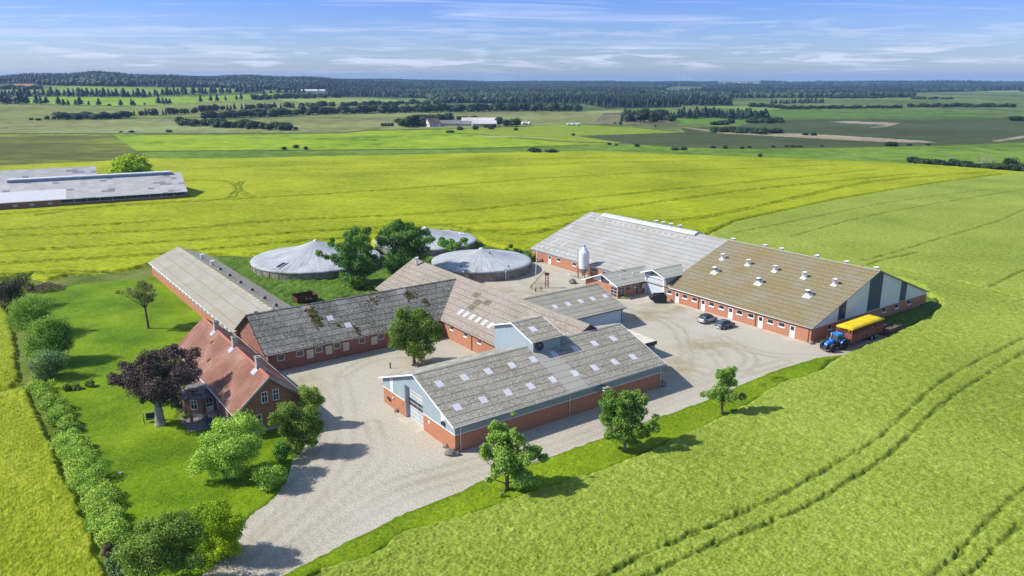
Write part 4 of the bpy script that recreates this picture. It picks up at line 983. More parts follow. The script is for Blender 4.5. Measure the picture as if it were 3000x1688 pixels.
for a_ in (104.3,106.0):
    f0=R.frame(1,0); mb=T.mb(); c__=f0(a_,2.2,0); mb.lathe(tuple(c__),[(.1,-.1),(.1,.45)],8); T.part('vent_pipe',mb,RIDGE)
# veranda: part of the house
vp=[(23.9,102.3),(22.0,101.7),(20.1,103.3),(20.1,106.2),(22.0,107.8),(23.9,107.2)]
mb=T.mb()
for i in range(len(vp)-1):
    p,q=vp[i],vp[i+1]; dx,dy=q[0]-p[0],q[1]-p[1]; L=math.hypot(dx,dy); n_=(-dy/L,dx/L)
    if (n_[0]*(22.5-p[0])+n_[1]*(104.8-p[1]))>0: n_=(-n_[0],-n_[1])
    fr=Fr((p[0],p[1],0),(dx/L,dy/L,0),(n_[0],n_[1],0),(0,0,1))
    hs=[]
    if i==0: hs=[(L*.20,L*.72,.35,2.45)]
    elif i in (1,3): hs=[(L*.27,L*.27+1.0,1.0,2.35)]
    elif i==2: hs=[(.5,1.35,1.0,2.35),(1.65,2.5,1.0,2.35)]
    wallpanel(mb,fr,L,.3,lambda a:2.65,hs)
    for h in hs:
        if i==0: 
            f_=window(T,fr,*h,2,2,depth=.08,fw=.10,name='garden_door'); p_=T.mb(); p_.box(h[0]+.1,h[1]-.1,-.1,-.02,h[2],h[2]+.85,fr); T.part('door_panel',p_,WHITE,f_)
        else: window(T,fr,*h,2,2,depth=.08,fw=.10)
T.part('veranda_wall',mb,BR_OLD)
mb=T.mb(); vo=[(p[0]+(p[0]-22.6)*.02,p[1]+(p[1]-104.8)*.02) for p in vp]
for i in range(len(vp)-1):
    p,q=vo[i],vo[i+1]; mb.poly([(q[0],q[1],0),(p[0],p[1],0),(p[0],p[1],.42),(q[0],q[1],.42)])
T.part('veranda_plinth',mb,CONC)
mb=T.mb(); vo=[(22.9+(p[0]-22.9)*1.13,104.8+(p[1]-104.8)*1.11) for p in vp]; ap=(23.9,104.8,3.45)
for i in range(len(vp)-1):
    p,q=vo[i],vo[i+1]; mb.poly([(p[0],p[1],2.68),(q[0],q[1],2.68),ap]); mb.poly([(q[0],q[1],2.68),(p[0],p[1],2.68),(p[0],p[1],2.55),(q[0],q[1],2.55)])
T.part('veranda_roof',mb,plain('roofing_felt',(.17,.165,.17),.9,var=.45,scale=1.5,bump=.3))
mb=T.mb(); mb.box(22.5,23.6,100.9,102.0,0,.3); T.part('door_step',mb,CONC)

# ------------------------------------------------------------------ the big barn on the right
T=Thing('big_barn','very long wide brick barn, roof half grey half brown, white and dark gable panels','barn',115.06,71.5)
bu0,bu1,bw0,bw1=115.06,154.1,71.5,150.75
R=Roof(T,'w',114.7,154.5,71.15,151.1,2.86,2.86,10.16)
fw_,Lw=side('w',bu0,bu1,bw0,bw1); fs_,Ls=side('s',bu0,bu1,bw0,bw1)
wins=[104.25,100.05,97.55,93.25,90.87,86.62,84.07,79.77,77.42,140.25,134.37,127.5,124.0,117.5]
doors=[102.15,95.38,88.70,81.93,75.24,143.75]
hs=[(x-.67-bw0,x+.67-bw0,1.38,2.2) for x in wins]+[(x-.56-bw0,x+.56-bw0,.03,2.2) for x in doors]+[(105.9-bw0,110.7-bw0,0,2.75)]
mb=T.mb(); wallpanel(mb,fw_,Lw,0,lambda a:2.85,hs)
gwn=[120.7,126.6,132.6,138.5,143.0,147.6]
gh=[(x-.62-bu0,x+.62-bu0,1.4,2.3) for x in gwn]
wallpanel(mb,fs_,Ls,0,lambda a:2.62,gh)
for S in 'ne':
    fr,L=side(S,bu0,bu1,bw0,bw1); wallpanel(mb,fr,L,0,(lambda a:2.85) if S=='e' else (lambda a:R.zat(a+bu0)-.14),[],[L/2])
T.part('wall',mb,BR_BARN)
for h in hs[:len(wins)]: window(T,fw_,*h,1,1,WHITE,GLASS,sill=WHITE,fw=.08)
for h in hs[len(wins):-1]: door(T,fw_,*h)
for h in gh: window(T,fs_,*h,1,1,WHITE,GLASS,sill=WHITE,fw=.08)
# gable panels
cuts=[115.06,122.7,125.1,132.05,136.55,143.45,145.8,154.1]; mats=[CL_WHITE,CL_DARK,CL_WHITE,CL_DARK,CL_WHITE,CL_DARK,CL_WHITE]
fs2,_=side('s',bu0,bu1,bw0-.04,bw1)
for i in range(7):
    a0,a1=cuts[i]-bu0,cuts[i+1]-bu0; mb=T.mb(); m_=(134.6-bu0)
    wallpanel(mb,fs2,a1,2.6,lambda a:R.zat(a+bu0)-.15,[],[m_] if a0<m_<a1 else [],a_start=a0); T.part('gable_panel',mb,mats[i])
mb=T.mb(); mb.box(0,Ls,.0,.05,2.54,2.60,fs2); T.part('drip_rail',mb,WHITE)
mb=T.mb(); mb.box(8.3,9.7,.0,.05,3.0,4.9,fs2); f_=T.part('loft_door',mb,DARKM); mb=T.mb(); mb.box(8.42,9.58,.05,.06,3.1,4.8,fs2); T.part('pane',mb,GLASSB,f_)
# pale band under the eaves of the far half
mb=T.mb(); mb.box(112.2-bw0,Lw,.0,.03,2.25,2.84,fw_); T.part('eaves_board',mb,CL_WHITE)
# roof: brown half near, grey half far
R.slab('roof',R_BIGBROWN,None,105.6); R.slab('roof_sheets',R_BIGGREY,105.6,None)
R.cap(R_GREY,.3,71.1,114); R.verge(0,R_GREY,.16,.06); R.verge(1,GREYP,.14)
R.gutter(0,WHITE,71.15,104.2); R.gutter(0,GREYP,121,151)
for a_ in (96.43,82.92,71.95): pipe(T,fw_,a_-bw0,2.78,plain('brown_pipe2',(.25,.11,.075)))
# translucent light ridge
mb=T.mb(); sec=[(-1.35,-.42),(-1.35,-.18),(-.95,.08),(-.4,.26),(0,.30),(.4,.26),(.95,.08),(1.35,-.18),(1.35,-.42)]
for i in range(len(sec)-1):
    (x0,z0),(x1,z1)=sec[i],sec[i+1]; mb.poly([(134.6+x0,114.2,10.25+z0),(134.6+x1,114.2,10.25+z1),(134.6+x1,145.6,10.25+z1),(134.6+x0,145.6,10.25+z0)],False)
for w_ in (114.2,145.6):
    P=[(134.6+x,w_,10.25+z) for x,z in sec]; mb.poly(P if w_>120 else P[::-1])
lr=T.part('ridge_light',mb,plain('ridge_light',(.56,.59,.63),.35,.4,var=.05))
mb=T.mb()
for k in range(21):
    w_=114.2+k*1.57
    for i in range(1,len(sec)-2):
        (x0,z0),(x1,z1)=sec[i],sec[i+1]; a=(134.6+x0,w_,10.25+z0); c__=(134.6+x1,w_,10.25+z1)
        mb.tube([(a[0],a[1],a[2]+.01),(c__[0],c__[1],c__[2]+.01)],.035,4,False)
T.part('light_rib',mb,GREYP,lr)
f0=R.frame(0,0); f1=R.frame(1,0); sl=(10.157-2.857)/19.9
for (u_,w_,big) in [(122.85,99.26,1),(122.8,88.5,1),(122.77,77.74,1),(127.6,101.4,0),(127.6,94.92,0),(127.6,88.53,0),(127.6,82.03,0),(127.6,75.69,0)]:
    z=2.857+sl*(u_-114.7); v=chimvent(T,u_,w_,z,.44,1.05,cap=bool(big)); flashing(T,v,f0,w_,u_-114.7,.75 if big else .55)
for w_ in (106.5,98.2,94.1,85.9,79.5,73.4): v=chimvent(T,137.2,w_,10.16-sl*2.6,.50,.75); flashing(T,v,f1,w_,154.5-137.2,.6)
for w_ in (129.9,127.5,125.0,122.2): v=chimvent(T,137.2,w_,10.16-sl*2.6,.50,1.35); flashing(T,v,f1,w_,154.5-137.2,.8)
# small cream inlets rows
mb=T.mb()
for k in range(17): mb.box(145.2-k*1.9-.28,145.2-k*1.9+.28,17.1,17.35,.0,.12,f0)
for k in range(18):
    if k in (11,12,13): continue
    mb.box(148.2-k*2.05-.3,148.2-k*2.05+.3,1.3,1.6,.0,.12,f0)
T.part('roof_inlets',mb,plain('cream_inlet',(.62,.60,.52)))
for w_,y_,l_ in ((149.3,17.0,4.2),(149.6,11.4,2.2),(147.2,4.6,2.2),(143.3,4.6,2.4)):
    R.sky(0,w_,114.7+y_,1.0,l_,mat=plain('pale_sheet',(.50,.50,.50),.6) if 'pale_sheet' not in bpy.data.materials else bpy.data.materials['pale_sheet'],name='pale_roof_sheet')
mb=T.mb(); mb.box(108.2,108.3,3.2,3.8,0,.05,f0)
# gateway dormer with the big grey roller door
T=Thing('gateway','small white gabled gateway with a tall grey door, set into the long barn','gateway',115,108.3)
R=Roof(T,'u',114.0,122.9,104.8,111.7,4.7,4.7,5.85)
R.slab('roof',R_ANNEX); R.cap(R_ANNEX,.2,None,122.5); R.verge(0,WHITE,.2)
mb=T.mb(); fw2=Fr((114.95,105.3,0),(0,1,0),(-1,0,0),(0,0,1))
wallpanel(mb,fw2,6.0,0,lambda a:R.zat(a+105.3)-.14,[(.6,5.4,0,3.95)],[3.0]); 
mb.poly([(114.95,105.3,0),(119.4,105.3,0),(119.4,105.3,4.75),(114.95,105.3,4.75)]); mb.poly([(119.4,111.3,0),(114.95,111.3,0),(114.95,111.3,4.75),(119.4,111.3,4.75)])
T.part('wall',mb,GREYP)
mb=T.mb(); mb.box(.3,.6,.0,.12,0,4.2,fw2); mb.box(5.4,5.7,0,.12,0,4.2,fw2); mb.box(.6,5.4,0,.12,3.95,4.25,fw2); T.part('door_frame',mb,WHITE)
mb=T.mb(); mb.box(2.0,5.0,.0,.03,4.3,5.3,fw2)
dd=T.mb(); dd.poly([fw2(1.6,.05,4.55),fw2(3,.05,5.45),fw2(4.4,.05,4.55)]); T.part('gable_panel',dd,CL_DARK)
mb=T.mb(); mb.box(.6,5.4,-.16,-.1,.02,3.95,fw2); d_=T.part('sectional_door',mb,plain('door_grey',(.50,.53,.58),.5,var=.04))
mb=T.mb()
for z in (1.0,1.95): mb.box(.65,5.35,-.1,-.07,z,z+.09,fw2)
T.part('door_rail',mb,WHITE,d_)
mb=T.mb(); mb.lathe(tuple(fw2(3,.2,4.7)),[(.12,-.08),(.16,.06)],10); T.part('lamp',mb,WHITE)
# entrance annex
T=Thing('entrance_annex','small brick office building with corner windows and pale sheet roof before the long barn','building',107,111)
R=Roof(T,'u',106.55,119.3,110.75,122.0,2.78,2.0,4.52,mid=115.7)
u0,u1,w0,w1=107.3,115.0,111.3,121.4
fs_,Ls=side('s',u0,u1,w0,w1); fw_,Lw=side('w',u0,u1,w0,w1)
sh=[(.08,1.95,.15,2.3),(3.55,4.25,1.0,2.25),(5.3,6.05,.1,2.25)]
whs=[(.3,2.2,.15,2.3),(6.4,7.3,.75,2.0)]
mb=T.mb(); wallpanel(mb,fs_,Ls,0,lambda a:2.9,sh); wallpanel(mb,fw_,Lw,0,lambda a:min(2.75,R.zat(a+w0)-.14),whs,[4.4,8.6])
fr,L=side('n',u0,u1,w0,w1); wallpanel(mb,fr,L,0,lambda a:2.1); T.part('wall',mb,BR_BARN)
window(T,fs_,*sh[0],2,3); window(T,fs_,*sh[1],1,2); window(T,fs_,*sh[2],1,3,name='door')
window(T,fw_,*whs[0],2,3); window(T,fw_,*whs[1],1,2)
fw2,_=side('w',u0-.03,u1,w0,w1)
for a0,a1,m_ in ((.2,2.6,CL_WHITE),(2.6,5.2,CL_DARK),(5.2,7.6,CL_WHITE)):
    mb=T.mb(); wallpanel(mb,fw2,a1,2.62,lambda a:max(2.63,R.zat(a+w0)-.13),[],[4.4] if a0<4.4<a1 else [],a_start=a0); T.part('gable_panel',mb,m_)
R.slab('roof',R_ANNEX); R.cap(R_ANNEX,.22,None,119.0); R.verge(0,WHITE,.2); R.gutter(0,DARKM,106.55,114.5)
f0=R.frame(0,0)
for a_,y_ in ((109.9,2.5),(113.4,2.6)):
    c=f0(a_,y_,0); mb=T.mb(); mb.lathe(tuple(c),[(.16,-.05),(.10,.25),(.10,.55),(.17,.6),(.12,.66)],12); T.part('roof_vent',mb,WHITE)
mb=T.mb(); c=f0(112.2,4.9,0); mb.lathe(tuple(c),[(.14,-.1),(.14,.5),(.25,.55),(.2,.65)],12); T.part('roof_vent',mb,WHITE)
mb=T.mb(); mb.box(6.5,7.7,.3,.62,1.35,2.35,fs_); T.part('window_awning',mb,plain('cream_awning',(.50,.42,.36)))
mb=T.mb(); mb.box(2.5,3.2,0,.08,1.55,1.85,fs_); T.part('wall_board',mb,WOODB)
mb=T.mb(); mb.box(4.6,5.0,0,.05,1.5,1.95,fs_); T.part('notice_plate',mb,WHITE)
mb=T.mb(); mb.tube([(119.5,115.6,4.62),(114.7,110.95,2.98)],.07,5); T.part('valley_flashing',mb,GREYP)
# planter
T=Thing('flower_planter','low planter with small shrubs by the corner windows of the office','planter',108.7,110.7)
mb=T.mb(); mb.box(108.0,109.6,110.6,111.0,.02,.3); T.part('box',mb,CONC)

# ------------------------------------------------------------------ neighbour barns at the left edge
AZN=rad(28.7)
def farbarn(name,label,x,y,L,Wd,ze,zr,ov,ridge):
    e_=local(name,label,'barn',(x,y,0),AZN); o=(0,0,0)
    class TT: pass
    T=TT(); T.o=o; T.e=e_; T.mb=lambda: MB(o); T.part=lambda nm,mb,mat,parent=None,**k: mb.build(nm,mat,parent if parent is not None else e_)
    R=Roof(T,'u',-L,0,0,Wd,ze,ze,zr)
    return T,R
T,R=farbarn('neighbour_barn','long pale patchwork roofed barn at the left edge with a dark slot under its eaves',-122.6,289.3,130,35,3.0,8.5,.5,0)
u0,u1,w0,w1=-129.5,-.5,.6,34.4
fs_,Ls=side('s',u0,u1,w0,w1); mb=T.mb(); hs=[(Ls-L_-1.3,Ls-L_,1.45,2.15) for L_ in (44,49.5,54.5,60,66)]
wallpanel(mb,fs_,Ls,0,lambda a:1.6 if a>Ls-41.5 else 2.9,[(a0,a1,1.45,2.15) for a0,a1,_,_ in hs],[Ls-41.5,Ls-41.49])
fr,L=side('e',u0,u1,w0,w1); wallpanel(mb,fr,L,0,lambda a:R.zat(a+w0)-.15,[],[L/2]); T.part('wall',mb,BR_OLD)
for h in hs: window(T,fs_,*h,1,1,WHITE,GREYP)
mb=T.mb(); fi,_=side('s',u0,u1,w0+.3,w1); wallpanel(mb,fi,Ls,1.5,lambda a:2.9,[],[],a_start=Ls-41.5); T.part('eaves_slot',mb,plain('dark_opening',(.02,.06,.10)))  # open ventilation slot: the shade inside is put into this sheet's dark colour
mb=T.mb()
for k in range(11): a=Ls-41.4+k*4.1; mb.box(a,a+.14,-.25,.02,1.6,2.9,fs_)
mb.box(Ls-41.5,Ls,-.02,.05,1.55,1.7,fs_); T.part('post',mb,CONC)
R.slab('roof',R_FAR); mb=T.mb()
c=17.5; mb.box(-58,-3.5,c-1.5,c+1.5,8.2,9.15); ro=T.part('ridge_vent',mb,plain('light_ridge2',(.70,.71,.73),.5)); mb=T.mb(); mb.box(-58,-3.4,c-1.56,c-1.50,8.0,8.75); T.part('ridge_slot',mb,plain('slot_blue',(.22,.27,.38)),ro)
mb=T.mb(); mb.box(-62,-40,.4,8.4,.0,.03,R.frame(0,0)); T.part('newer_roof_sheets',mb,plain('new_white_sheet',(.62,.62,.63),.6,var=.05))
T,R=farbarn('neighbour_barn','second pale roofed barn behind the first one at the left edge',-169.5,314.5,110,21,4.0,8.8,.5,0)
u0,u1,w0,w1=-109.5,-.5,.5,20.5; mb=T.mb()
for S in 'se':
    fr,L=side(S,u0,u1,w0,w1); wallpanel(mb,fr,L,0,(lambda a:3.9) if S=='s' else (lambda a:R.zat(a+w0)-.15),[],[L/2])
T.part('wall',mb,BR_OLD); R.slab('roof',R_FAR)
# ------------------------------------------------------------------ slurry tanks
COVER,t,b=newmat('tank_cover',.55,.3)
ob=t.new('ShaderNodeTexCoord').outputs['Object']; sx=t.new('ShaderNodeSeparateXYZ'); t.put(sx.inputs[0],ob)
ang=t.math('ARCTAN2',sx.outputs[1],sx.outputs[0]); cmbv=t.new('ShaderNodeCombineXYZ'); t.put(cmbv.inputs[0],t.math('MULTIPLY',ang,9)); rad_=t.new('ShaderNodeVectorMath',operation='LENGTH'); t.put(rad_.inputs[0],ob)
t.put(cmbv.inputs[1],t.math('MULTIPLY',rad_.outputs['Value'],.10))
n1=t.noise(cmbv.outputs[0],1.6,6,.7); n2=t.noise(ob,.12,5,.6); wv=t.math('SINE',t.math('MULTIPLY',ang,48))
c=t.ramp(t.math('ADD',t.math('MULTIPLY',n1,.6),t.math('MULTIPLY',n2,.4)),[(.38,(.24,.25,.25)),(.5,(.40,.42,.43)),(.62,(.52,.54,.57))])
c=t.mix(t.ramp(wv,[(.90,0),(1,.25)]),c,(.30,.31,.32))
t.put(b.inputs['Base Color'],c); t.put(b.inputs['Normal'],t.bump(t.math('ADD',wv,n1),.12,.05))
def tank(label,x,y,r,hw,zap,hatch=None):
    e=local('slurry_tank',label,'slurry tank',(x,y,0),0)
    n=72; mb=MB(); 
    mb.lathe((0,0,0),[(r-.05,0),(r-.05,hw)],n); 
    for k in range(0,n,2):
        a=2*math.pi*k/n; c_,s_=math.cos(a),math.sin(a)
        fr=Fr((c_*(r-.05),s_*(r-.05),0),(-s_,c_,0),(c_,s_,0),(0,0,1)); mb.box(-.09,.09,0,.09,0,hw-.12,fr)
    mb.build('wall',CONCD,e,smooth=False)
    mb=MB(); prof=[(r+.10,hw-.28),(r+.12,hw),(r+.02,hw+.10)]
    H=zap-hw
    for i in range(1,15):
        q=1-i/15; prof.append((max(r*q,.3),hw+.1+(H-.1)*((1-q)*.62+(1-q)**2.2*.38)))
    prof.append((.02,zap)); 
    b0=len(mb.v); mb.lathe((0,0,0),prof,n,cap=False)
    # slight sag between the radial straps
    vs=[]
    for i,(x_,y_,z_) in enumerate(mb.v):
        k=i%n; q=math.hypot(x_,y_)/r; vs.append((x_,y_,z_-(.10*math.sin(math.pi*q)*(k%3!=0)) ))
    mb.v=vs; cv=mb.build('cover',COVER,e)
    def onc(ang,q,dz=.05): 
        rr2=r*q; return (rr2*math.cos(ang),rr2*math.sin(ang),hw+.1+(H-.1)*((1-q)*.62+(1-q)**2.2*.38)+dz)
    if hatch:
        a0,q0,da,dq=hatch
        mb=MB(); mb.poly([onc(a0-da,q0-dq),onc(a0+da,q0-dq),onc(a0+da*.9,q0+dq),onc(a0-da*.9,q0+dq)]); mb.build('open_hatch',plain('hatch_dark',(.02,.03,.04)),cv)
        mb=MB(); mb.tube([onc(a0-da,q0-dq,.08),onc(a0+da,q0-dq,.08),onc(a0+da*.9,q0+dq,.08),onc(a0-da*.9,q0+dq,.08),onc(a0-da,q0-dq,.08)],.09,5); mb.build('hatch_rim',WHITE,cv)
    mb=MB(); mb.lathe((0,0,zap-.25),[(.5,0),(.45,.28),(.1,.35)],16); mb.build('apex_cap',WHITE,cv)
    return e,onc
e1,_=tank('largest white covered slurry tank, on the left, with a dark open hatch in its cover',-47.4,181.3,15.2,2.3,6.6,(-2.02,.80,.055,.10))
e2,_=tank('far white covered slurry tank, mostly hidden behind the big tree and bushes',-23.3,203,13.5,2.3,5.7,(.45,.78,.11,.035))
e3,oc=tank('grey white covered slurry tank nearest the long barn, its whole cone in view',-7.3,178.6,11.8,2.25,5.2)
for a,q in ((-2.05,.80),(1.7,.25),(-.7,.22),(-.9,.88)):
    p=oc(a,q,.0); mb=MB(); mb.lathe(p,[(.14,0),(.14,.22),(.2,.24),(.18,.3)],10); mb.build('cover_vent',DARKM,e3)
mb=MB(); p=oc(-1.05,1.0,0); mb.tube([(p[0],p[1]-.25,2.4),(p[0]+.05,p[1]-.35,0)],.09,8); mb.box(p[0]-.25,p[0]+.25,p[1]-.35,p[1]+.1,2.3,2.85); mb.build('overflow_pipe',WHITE,e3)
# ------------------------------------------------------------------ feed silo
sx_,sy_=16.4,170.6
e=local('feed_silo','white cylindrical feed silo on steel legs in front of the long barn','silo',(sx_,sy_,0),ROT)
mb=MB(); mb.lathe((0,0,0),[(1.18,2.25),(1.2,2.3),(1.2,2.32),(1.2,5.9),(1.2,5.95),(1.17,6.0),(1.15,6.03),(.45,7.1),(.42,7.15),(.34,7.2)],36); mb.build('body',plain('silo_white',(.70,.72,.74),.4,.4,var=.08),e)
mb=MB(); mb.lathe((0,0,0),[(.16,.55),(.2,.6),(.22,.63),(1.12,2.18),(1.17,2.25),(1.17,2.27)],36); mb.build('hopper',plain('silo_cone',(.33,.31,.28),.4,.4,.3,var=.3,scale=2),e)
mb=MB(); mb.lathe((0,0,0),[(.30,7.18),(.34,7.35),(.34,7.62),(.25,7.7)],20); mb.build('lid',GALV,e)
for k in range(4):
    a=math.pi/4+k*math.pi/2+.3; mb=MB(); mb.tube([(1.2*math.cos(a),1.2*math.sin(a),2.8),(1.2*math.cos(a),1.2*math.sin(a),0)],.08,6); mb.build('leg',plain('leg_steel',(.10,.09,.09)) if k==0 else bpy.data.materials['leg_steel'],e)
mb=MB(); mb.tube([(-1.35,.5,0),(-1.35,.5,6.6),(-1.25,.45,7.1),(-.9,.3,7.45),(-.3,.1,7.5)],.06,8); mb.build('fill_pipe',GALV,e)
mb=MB(); mb.box(-.85,-.35,-1.2,-1.02,2.5,3.1); mb.build('inspection_plate',GREYP,e)
mb=MB(); mb.box(.2,.42,-1.35,-1.1,.6,3.2); mb.build('auger_pipe',CREAM,e)
# flagpole
x,y=G(1569.5,854.3)
e=local('flagpole','tall white flagpole standing on the gravel between the nearest tank and the silo','flagpole',(x,y,0))
mb=MB(); mb.tube([(0,0,0),(0,0,5),(.28,0,10.4)],[.085,.07,.04],10); mb.build('pole',WHITE,e)
mb=MB(); mb.ellipsoid((.28,0,10.45),(.09,.09,.1),8,6); mb.build('finial',plain('gold',(.5,.38,.12),.3,.5,.5),e)
mb=MB(); mb.box(-.14,.14,-.1,.1,0,.7); mb.build('pole_foot',DARKM,e)
# small posts / pump near flagpole
x,y=G(1578,856); e=local('standpipe','thin dark water standpipe beside the foot of the flagpole','standpipe',(x+.5,y,0),.3)
mb=MB(); mb.tube([(0,0,0),(0,0,1.5)],.05,8); mb.box(-.12,.12,-.1,.1,.75,1.05); mb.build('pipe',DARKM,e); mb=MB(); mb.box(.15,.4,-.1,.12,.7,1.0); mb.build('box',GREYP,e)
# red lattice auger / bale lift
x,y=G(1602,844)
e=local('bale_elevator','rusty red lattice loader frame with a long folded arm on the gravel','farm machine',(x,y,0),rad(12))
mb=MB()
for dx in (-.33,.33):
    for dy in (-.25,.25): mb.tube([(dx,dy,0),(dx*.9,dy,3.3)],.05,5)
for z in (.5,1.0,1.6,2.2,2.8,3.2):
    mb.tube([(-.33,-.25,z),(.33,-.25,z)],.035,4); mb.tube([(-.33,.25,z),(.33,.25,z)],.035,4); mb.tube([(.33,-.25,z),(.33,.25,z)],.035,4); mb.tube([(-.33,-.25,z),(-.33,.25,z)],.035,4)
mb.build('frame',RUST,e)
mb=MB(); mb.tube([(.2,0,3.3),(-.6,0,3.75),(-1.2,0,3.2),(-3.4,.6,.5)],.06,6); mb.tube([(.1,.1,3.2),(-.5,.1,3.5),(-1.0,.1,2.9),(-3.3,.7,.35)],.04,5); mb.build('arm',DARKM,e)
mb=MB(); mb.box(-.5,.5,-.3,.3,3.0,3.35); mb.build('motor',RUST,e)
mb=MB(); mb.tube([(-3.4,.6,.6),(-3.6,.5,0)],.06,5); mb.tube([(-3.4,.6,.6),(-3.2,.9,0)],.06,5); mb.build('stand',DARKM,e)
# grey pipe on kerb near barn
a=Vector((*G(1638,797),.12)); c_=Vector((*G(1688,812),.12)); mb=MB(); mb.tube([a,c_],.13,8); tag(mb.build('auger_tube',GALV),'pale grey feed pipe lying on the gravel in front of the silo','pipe')
# boulder
def rock(px,py,s,label,g=None,mat=STONE):
    x,y=G(px,py); mb=MB((0,0,0)); rn=random.Random(int(px)); mb.ellipsoid((0,0,.25*s),(.55*s,.42*s,.42*s),9,6,.22,rn); o=mb.build('boulder',mat); o.location=(x,y,0); tag(o,label,'boulder',g); return o
rock(1677,831,1.6,'big brown boulder on the gravel left of the office building')
rock(1321,1333,1.3,'flat brown boulder at the near corner of the machine shed')
rock(1337,1334,.8,'small grey stone touching the near corner of the machine shed')
rock(1162,1207,.7,'pale stone at the foot of the shed wall left of the white door')
rock(1307,1312,.7,'pale stone at the foot of the shed wall right of the white door')
rock(1940,1130,1.2,'rubble stone at the far corner of the machine shed by the downpipe')
rock(1222,1072,.9,'stone beside the trunk of the courtyard tree')
rock(2378,1008,.9,'dark stone at the near corner of the long barn')
# wooden post in courtyard
x,y=G(1143.7,1079); mb=MB(); mb.box(-.09,.09,-.09,.09,0,.9); mb.box(-.11,.11,-.11,.11,.86,.93); o=mb.build('bollard_post',DARKM); o.location=(x,y,0); tag(o,'short dark post on the gravel left of the courtyard tree','post')
# ------------------------------------------------------------------ black waste container
e=local('waste_container','black ribbed tipping waste container with sloping lid near the grey door','container',W3(112.2,104.5,0),ROT+rad(-38))
BLK=plain('black_steel',(.022,.028,.032),.45,.4,var=.3,scale=2)
sec=[(-1.9,.95),(-.9,1.75),(1.15,1.85),(1.55,1.55),(1.55,.2),(-.6,.15)]
mb=MB(); hw=.95
A=[(x,-hw,z) for x,z in sec]; B=[(x,hw,z) for x,z in sec]; n=len(sec)
for i in range(n): j=(i+1)%n; mb.poly([A[i],B[i],B[j],A[j]])
mb.poly(A[::-1]); mb.poly(B); mb.build('body',BLK,e)
mb=MB()
for k in range(6):
    y=-.8+k*.32; mb.tube([(-1.85,y,.99),(-.9,y,1.79),(1.1,y,1.89)],.035,4)
for x in (-.3,.3,.9,1.4): mb.box(x-.04,x+.04,-hw-.06,-hw,.2,1.7); mb.box(x-.04,x+.04,hw,hw+.06,.2,1.7)
mb.build('rib',DARKM,e)
mb=MB(); mb.box(-.7,1.5,-.9,-.75,0,.18); mb.box(-.7,1.5,.75,.9,0,.18); mb.build('skid',DARKM,e)
# ------------------------------------------------------------------ cars
def loft(mb,secs,smooth=True,caps=True):
    """secs: list of rings (same length) of points"""
    n=len(secs[0]); b=len(mb.v)
    for r in secs: mb.v+= [(p[0]-mb.o[0],p[1]-mb.o[1],p[2]-mb.o[2]) for p in r]
    for i in range(len(secs)-1):
        for k in range(n):
            a=b+i*n+k; c=b+i*n+(k+1)%n; mb.f.append((a,c,c+n,a+n)); mb.sm.append(smooth)
    if caps:
        mb.f.append(tuple(b+k for k in range(n))[::-1]); mb.sm.append(False); mb.f.append(tuple(b+(len(secs)-1)*n+k for k in range(n))); mb.sm.append(False)
def ring(x,hw,z0,z1,k=.12):
    h=z1-z0; return [(x,-hw+k,z0),(x,hw-k,z0),(x,hw,z0+h*.25),(x,hw,z0+h*.70),(x,hw-k*.6,z1-.02),(x,hw-k*1.8,z1),(x,-hw+k*1.8,z1),(x,-hw+k*.6,z1-.02),(x,-hw,z0+h*.70),(x,-hw,z0+h*.25)]
